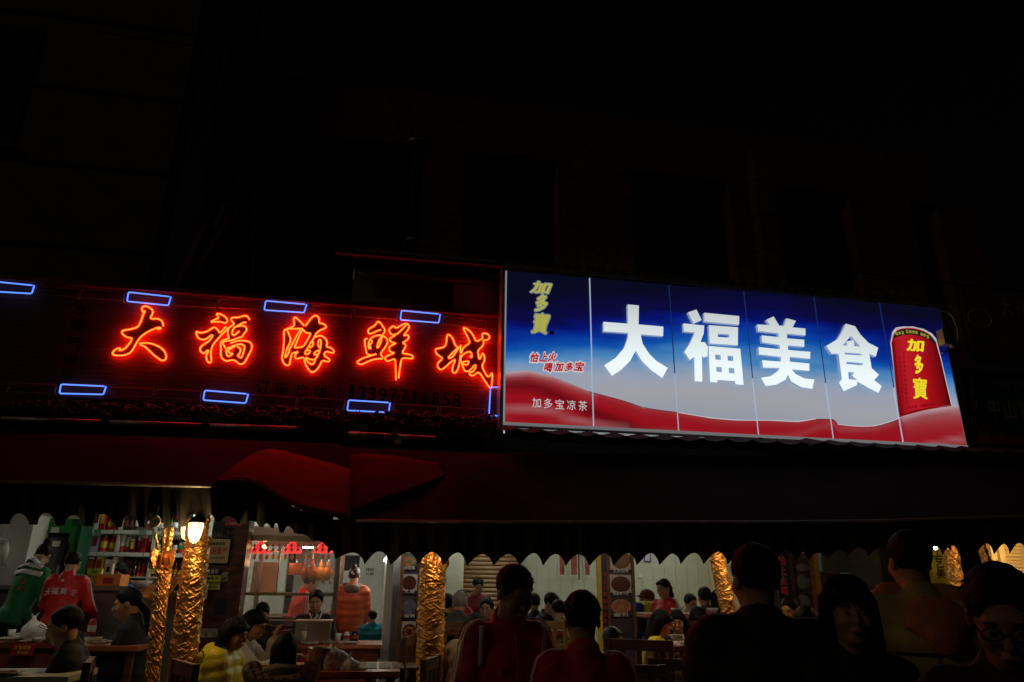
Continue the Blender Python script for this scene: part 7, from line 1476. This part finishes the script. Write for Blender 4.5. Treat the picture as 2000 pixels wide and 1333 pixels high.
def cup(lab, px, py, Y, r, h, m, straw=False):
    c = at(px, py, Y); e = wempty('cup', c, lab, 'cup'); g = MB(); g.lathe([(r * .75, 0), (r, h), (r * .93, h), (r * .7, .01), (.001, .01)], c, 16); g.build('wall', m, e, smooth=True)
    if straw: g = MB(); g.tube([c + Vector((0, 0, .02)), c + Vector((.01, 0, h * 1.6))], .003, 5); g.build('straw', M['paper'], e)
# steel box on the middle table
c = at(608, 1254, 7.85); e = wempty('steel_chafing_box', c, 'brushed steel chafing box on the table before the man in black', 'food warmer')
g = MB(); g.box((c.x, 8.0, c.z + .095), (.33, .3, .17)); g.build('tray_body', M['steel'], e); g = MB(); g.box((c.x, 8.0, c.z + .188), (.36, .33, .015)); g.build('lid', M['alu'], e)
for i in (-1, 1):
    for j in (-1, 1): g = MB(); g.box((c.x + i * .14, 8.0 + j * .12, c.z + .006), (.02, .02, .012)); g.build('foot', M['steel'], e)
cup('pale cup with a straw left of the steel box', 593, 1253, 7.79, .028, .09, M['straw'], True)
def sauce(lab, px, py, Y, w, h, m, m2):
    c = at(px, py, Y); e = wempty('sauce_bottle', c, lab, 'bottle'); g = MB(); g.lathe([(w, 0), (w, h * .7), (w * .7, h * .85), (w * .6, h), (.001, h)], c, 12); g.build('glass', m, e, smooth=True); g = MB(); g.lathe([(w * 1.02, h * .2), (w * 1.02, h * .6)], c, 12); g.build('paper_label', m2, e)
cup('first white tumbler right of the steel box', 660, 1252, 7.95, .03, .07, M['ceramic']); sauce('white jar with red label on the middle table', 676, 1252, 7.95, .032, .085, M['ceramic'], M['red'])
sauce('dark glass jar with shiny lid on the middle table', 691, 1252, 7.98, .045, .09, M['bottleglass'], M['maroon'] if 'maroon' in M else M['duck'])
dish('wooden board of dumplings on the middle table', 648, 1258, 7.86, .1, 'plate', 'food'); dish('clear wrapped plate at the left end of the middle table', 605, 1259, 7.76, .09, 'plate', None); dish('crumpled wrappers on a plate at the right end of the middle table', 684, 1258, 7.84, .09, 'plate', 'straw')
dish('steel pot with greens between the fur hood and the bags', 618, 1308, 5.75, .07, 'pot', 'greens', 'pot', 'pot', .14)
# plastic bags
def bagob(lab, px, py, Y, w, h, seed, print_=None, tall=1.):
    base = at(px, py, Y); e = wempty('plastic_bag', base, lab, 'plastic bag', 'tied plastic bags on the tables'); b = V3(base.x, base.y, base.z); S_ = SDF()
    S_.ell(b + V3(0, 0, h * .32), (w * .5, w * .32, h * .36), None, .03).ell(b + V3(w * .18, .02, h * .22), (w * .35, w * .25, h * .24), None, .03).cap(b + V3(-w * .05, 0, h * .45), b + V3(-w * .08, 0, h * .8), w * .24, w * .07, .03)
    S_.cap(b + V3(-w * .08, 0, h * .75), b + V3(-w * .2, -.01, h * .98), w * .05, w * .03, .01).cap(b + V3(-w * .08, 0, h * .75), b + V3(w * .05, .01, h * 1.0), w * .05, w * .025, .01)
    V, Q = mesh_sdf(S_, .007, [], disp=lambda P: .008 * noise((P - b) * [1, 1, .45], 75, seed, 7) + .004 * noise((P - b) * [1.5, 1.5, .3], 200, seed + 1, 7))
    o = fast_mesh('film', V, Q, M['bag'], e); o.matrix_parent_inverse = Matrix.Translation(-e.location)
    if print_:
        for i, ch in enumerate(print_): lettering(ch, (b[0] - w * .05 + .0 * i, b[1] - w * .345, b[2] + h * (.5 - .3 * i)), 1, M['redprint'], e, 'red_print', fit=(w * .3, h * .22))
bagob('big knotted white plastic bag with red print on the near table', 650, 1316, 5.75, .22, .24, 3, '大吉'); bagob('smaller knotted plastic bag on the near table', 682, 1317, 5.72, .15, .15, 6)
bagob('white carrier bag standing on the left table', 62, 1250, 7.3, .2, .22, 9)
for lab, px, py, Y, r, k, f in (('plate of leftovers at the left edge of the left table', 15, 1251, 7.3, .1, 'plate', 'straw'), ('bowl behind the white bag on the left table', 38, 1252, 7.4, .07, 'bowl', 'food'), ('plate right of the white bag on the left table', 88, 1252, 7.35, .09, 'plate', 'straw'),
 ('bowl on the small table in front of the lifting chopsticks', 180, 1258, 6.75, .07, 'bowl', 'food'), ('plate with orange food on the small table', 200, 1258, 6.7, .08, 'plate', 'food'), ('white dish on the corner table bottom left', 12, 1318, 5.2, .11, 'plate', 'food'),
 ('white bowl held by the woman in yellow on the right', 1322, 1252, 6.35, .065, 'bowl', 'straw'), ('plate of green vegetables on the red table', 1347, 1251, 6.5, .09, 'plate', 'greens'), ('plate of bones at the front of the red table', 1343, 1260, 6.3, .09, 'plate', 'food'), ('white bowl by the dark man on the red table', 1358, 1256, 6.45, .05, 'bowl', 'greens'),
 ('bowl on the far table behind the woman facing us', 1322, 1197, 8.35, .07, 'bowl', 'food'), ('dish in front of the man in brown', 1392, 1197, 8.3, .07, 'bowl', None), ('shiny bowl on the red table under the dishes board', 1562, 1223, 6.75, .06, 'bowl', 'food'), ('plate beside the seated man at the right', 1855, 1268, 5.0, .09, 'plate', 'greens'), ('second plate beside the seated man at the right', 1868, 1271, 4.97, .08, 'plate', 'food'),
 ('plate beside the diner in tan', 915, 1228, 8.15, .08, 'plate', 'food'), ('bowl on the long table by the smiling man', 985, 1228, 8.2, .06, 'bowl', 'food'), ('clear plate on the far right of the near table', 700, 1310, 5.75, .07, 'plate', None)):
    dish(lab, px, py, Y, r, k, f, 'plate' if k == 'plate' else 'bowl')
for i, (px, py) in enumerate(((1336, 1195), (1344, 1195), (1350, 1196))): cup('%s small glass on the far table near the waitress' % ORD[i], px, py, 8.3, .022, .06, M['glass'])
sauce('red can on the small table by the lifting chopsticks', 177, 1240, 6.8, .033, .12, M['red'], M['ceramic'])
for i, (px, py, Y, r, k, f) in enumerate(((28, 1249, 7.5, .06, 'bowl', 'greens'), (52, 1256, 7.3, .07, 'plate', 'food'), (75, 1256, 7.28, .05, 'bowl', 'food'), (100, 1249, 7.5, .06, 'bowl', 'straw'))): dish('%s of the extra small dishes crowding the left table' % ORD[i], px, py, Y, r, k, f, 'plate' if k == 'plate' else 'bowl')
for i, (px, py, Y) in enumerate(((20, 1249, 7.5), (84, 1249, 7.5), (108, 1254, 7.35))): cup('%s plastic tumbler on the left table' % ORD[i], px, py, Y, .03, .08, M['ceramic'] if i != 1 else M['glass'])
sauce('green beer bottle on the left table near the heavy man', 96, 1255, 7.3, .033, .24, M['green'], M['paper'])
cup('paper cup by the steel pot on the near table', 630, 1310, 5.8, .035, .09, M['ceramic']); cup('clear tumbler on the near table corner', 706, 1314, 5.7, .033, .08, M['glass'])
def chair(lab, px, py, Y, face, floor, w=.42, hb=.42, m=None, n=3):
    """px, py: middle of the top rail of the back"""
    m = m or M['wood']; c = at(px, py, Y); e = empty('wooden_chair', (c.x, Y, floor), lab, 'chair', 'wooden slatted chairs', math.radians(face)); H = c.z - floor
    for q in (-1, 1):
        g = MB(); g.box((q * (w / 2 - .02), 0, H / 2), (.04, .04, H)); g.build('back_post', m, e)
        g = MB(); g.box((q * (w / 2 - .02), -.38, .22), (.04, .04, .44)); g.build('front_leg', m, e)
    g = MB(); g.box((0, 0, H - .04), (w - .085, .03, .075)); g.build('top_rail', m, e); g = MB(); g.box((0, 0, H - hb * .55), (w - .085, .03, .05)); g.build('mid_rail', m, e); g = MB(); g.box((0, 0, H - hb), (w - .085, .03, .05)); g.build('lower_rail', m, e)
    for k in range(n): g = MB(); g.box((-w / 2 + w * (k + 1) / (n + 1), .002, H - hb / 2 - .03), (.035, .02, hb - .08)); g.build('back_slat', m, e)
    for k in range(4): g = MB(); g.box((0, -.05 - k * .10, .455), (w, .085, .025)); g.build('seat_slat', m, e)
    for q in (-1, 1): g = MB(); g.box((q * (w / 2 - .02), -.19, .2), (.025, .35, .03)); g.build('side_stretcher', m, e)
chair('slatted wooden chair behind the heavy man at the bottom left', 176, 1288, 4.95, 105, FA); chair('wooden chair back behind the woman lifting chopsticks', 272, 1243, 6.9, 80, FA); chair('red lacquered chair at the foot of the thick foil trunk', 362, 1292, 4.9, -60, FA, m=M['redwood'])
chair('slatted wooden chair in front of the large blue bin', 1248, 1249, 5.5, 150, FA, .5, .5); chair('slatted wooden chair next to the dark man in the middle right', 1335, 1287, 5.2, 165, FA, .5); chair('wooden chair seen edge on beside the narrow menu board', 800, 1242, 6.4, 75, FA, .4, .5)
chair('wooden chair seen edge on in front of the stout gold trunk', 843, 1284, 5.5, 70, FA, .4, .5); chair('wooden chair behind the grey haired diner', 893, 1214, 7.6, 170, FA, .45); chair('chair with red cushion behind the long table', 870, 1235, 8.6, 0, FR, m=M['redwood'])
chair('round backed chair between the two men in red', 1083, 1213, 7.2, 175, FA, .4, m=M['cardboard']); chair('low wooden chair between the two diners in red at the right', 1240, 1298, 4.9, 170, FA, .4); chair('chair behind the red table of the woman in yellow', 1352, 1206, 7.9, 0, FR)
# stool with things on it
c = at(765, 1302, 5.9); e = wempty('wooden_stool', (c.x, 6.0, FA), 'wooden slatted stool with plastic on it near the menu board', 'stool')
for k in range(4): g = MB(); g.box((c.x - .15 + k * .1, 6.0, c.z - .01), (.085, .4, .02)); g.build('seat_slat', M['wood'], e)
for i in (-1, 1):
    for j in (-1, 1): g = MB(); g.box((c.x + i * .16, 6.0 + j * .15, (c.z - .02 + FA) / 2), (.04, .04, c.z - .02 - FA)); g.build('leg', M['wood'], e)
cup('clear plastic cup lying on the slatted stool', 748, 1300, 5.9, .035, .04, M['glass'])
for o in list(bpy.data.objects):
    if '_wp' in o: del o['_wp']
print('OBJECTS', len(bpy.data.objects), 'TRIS', sum(len(m.polygons) * 2 for m in bpy.data.meshes))
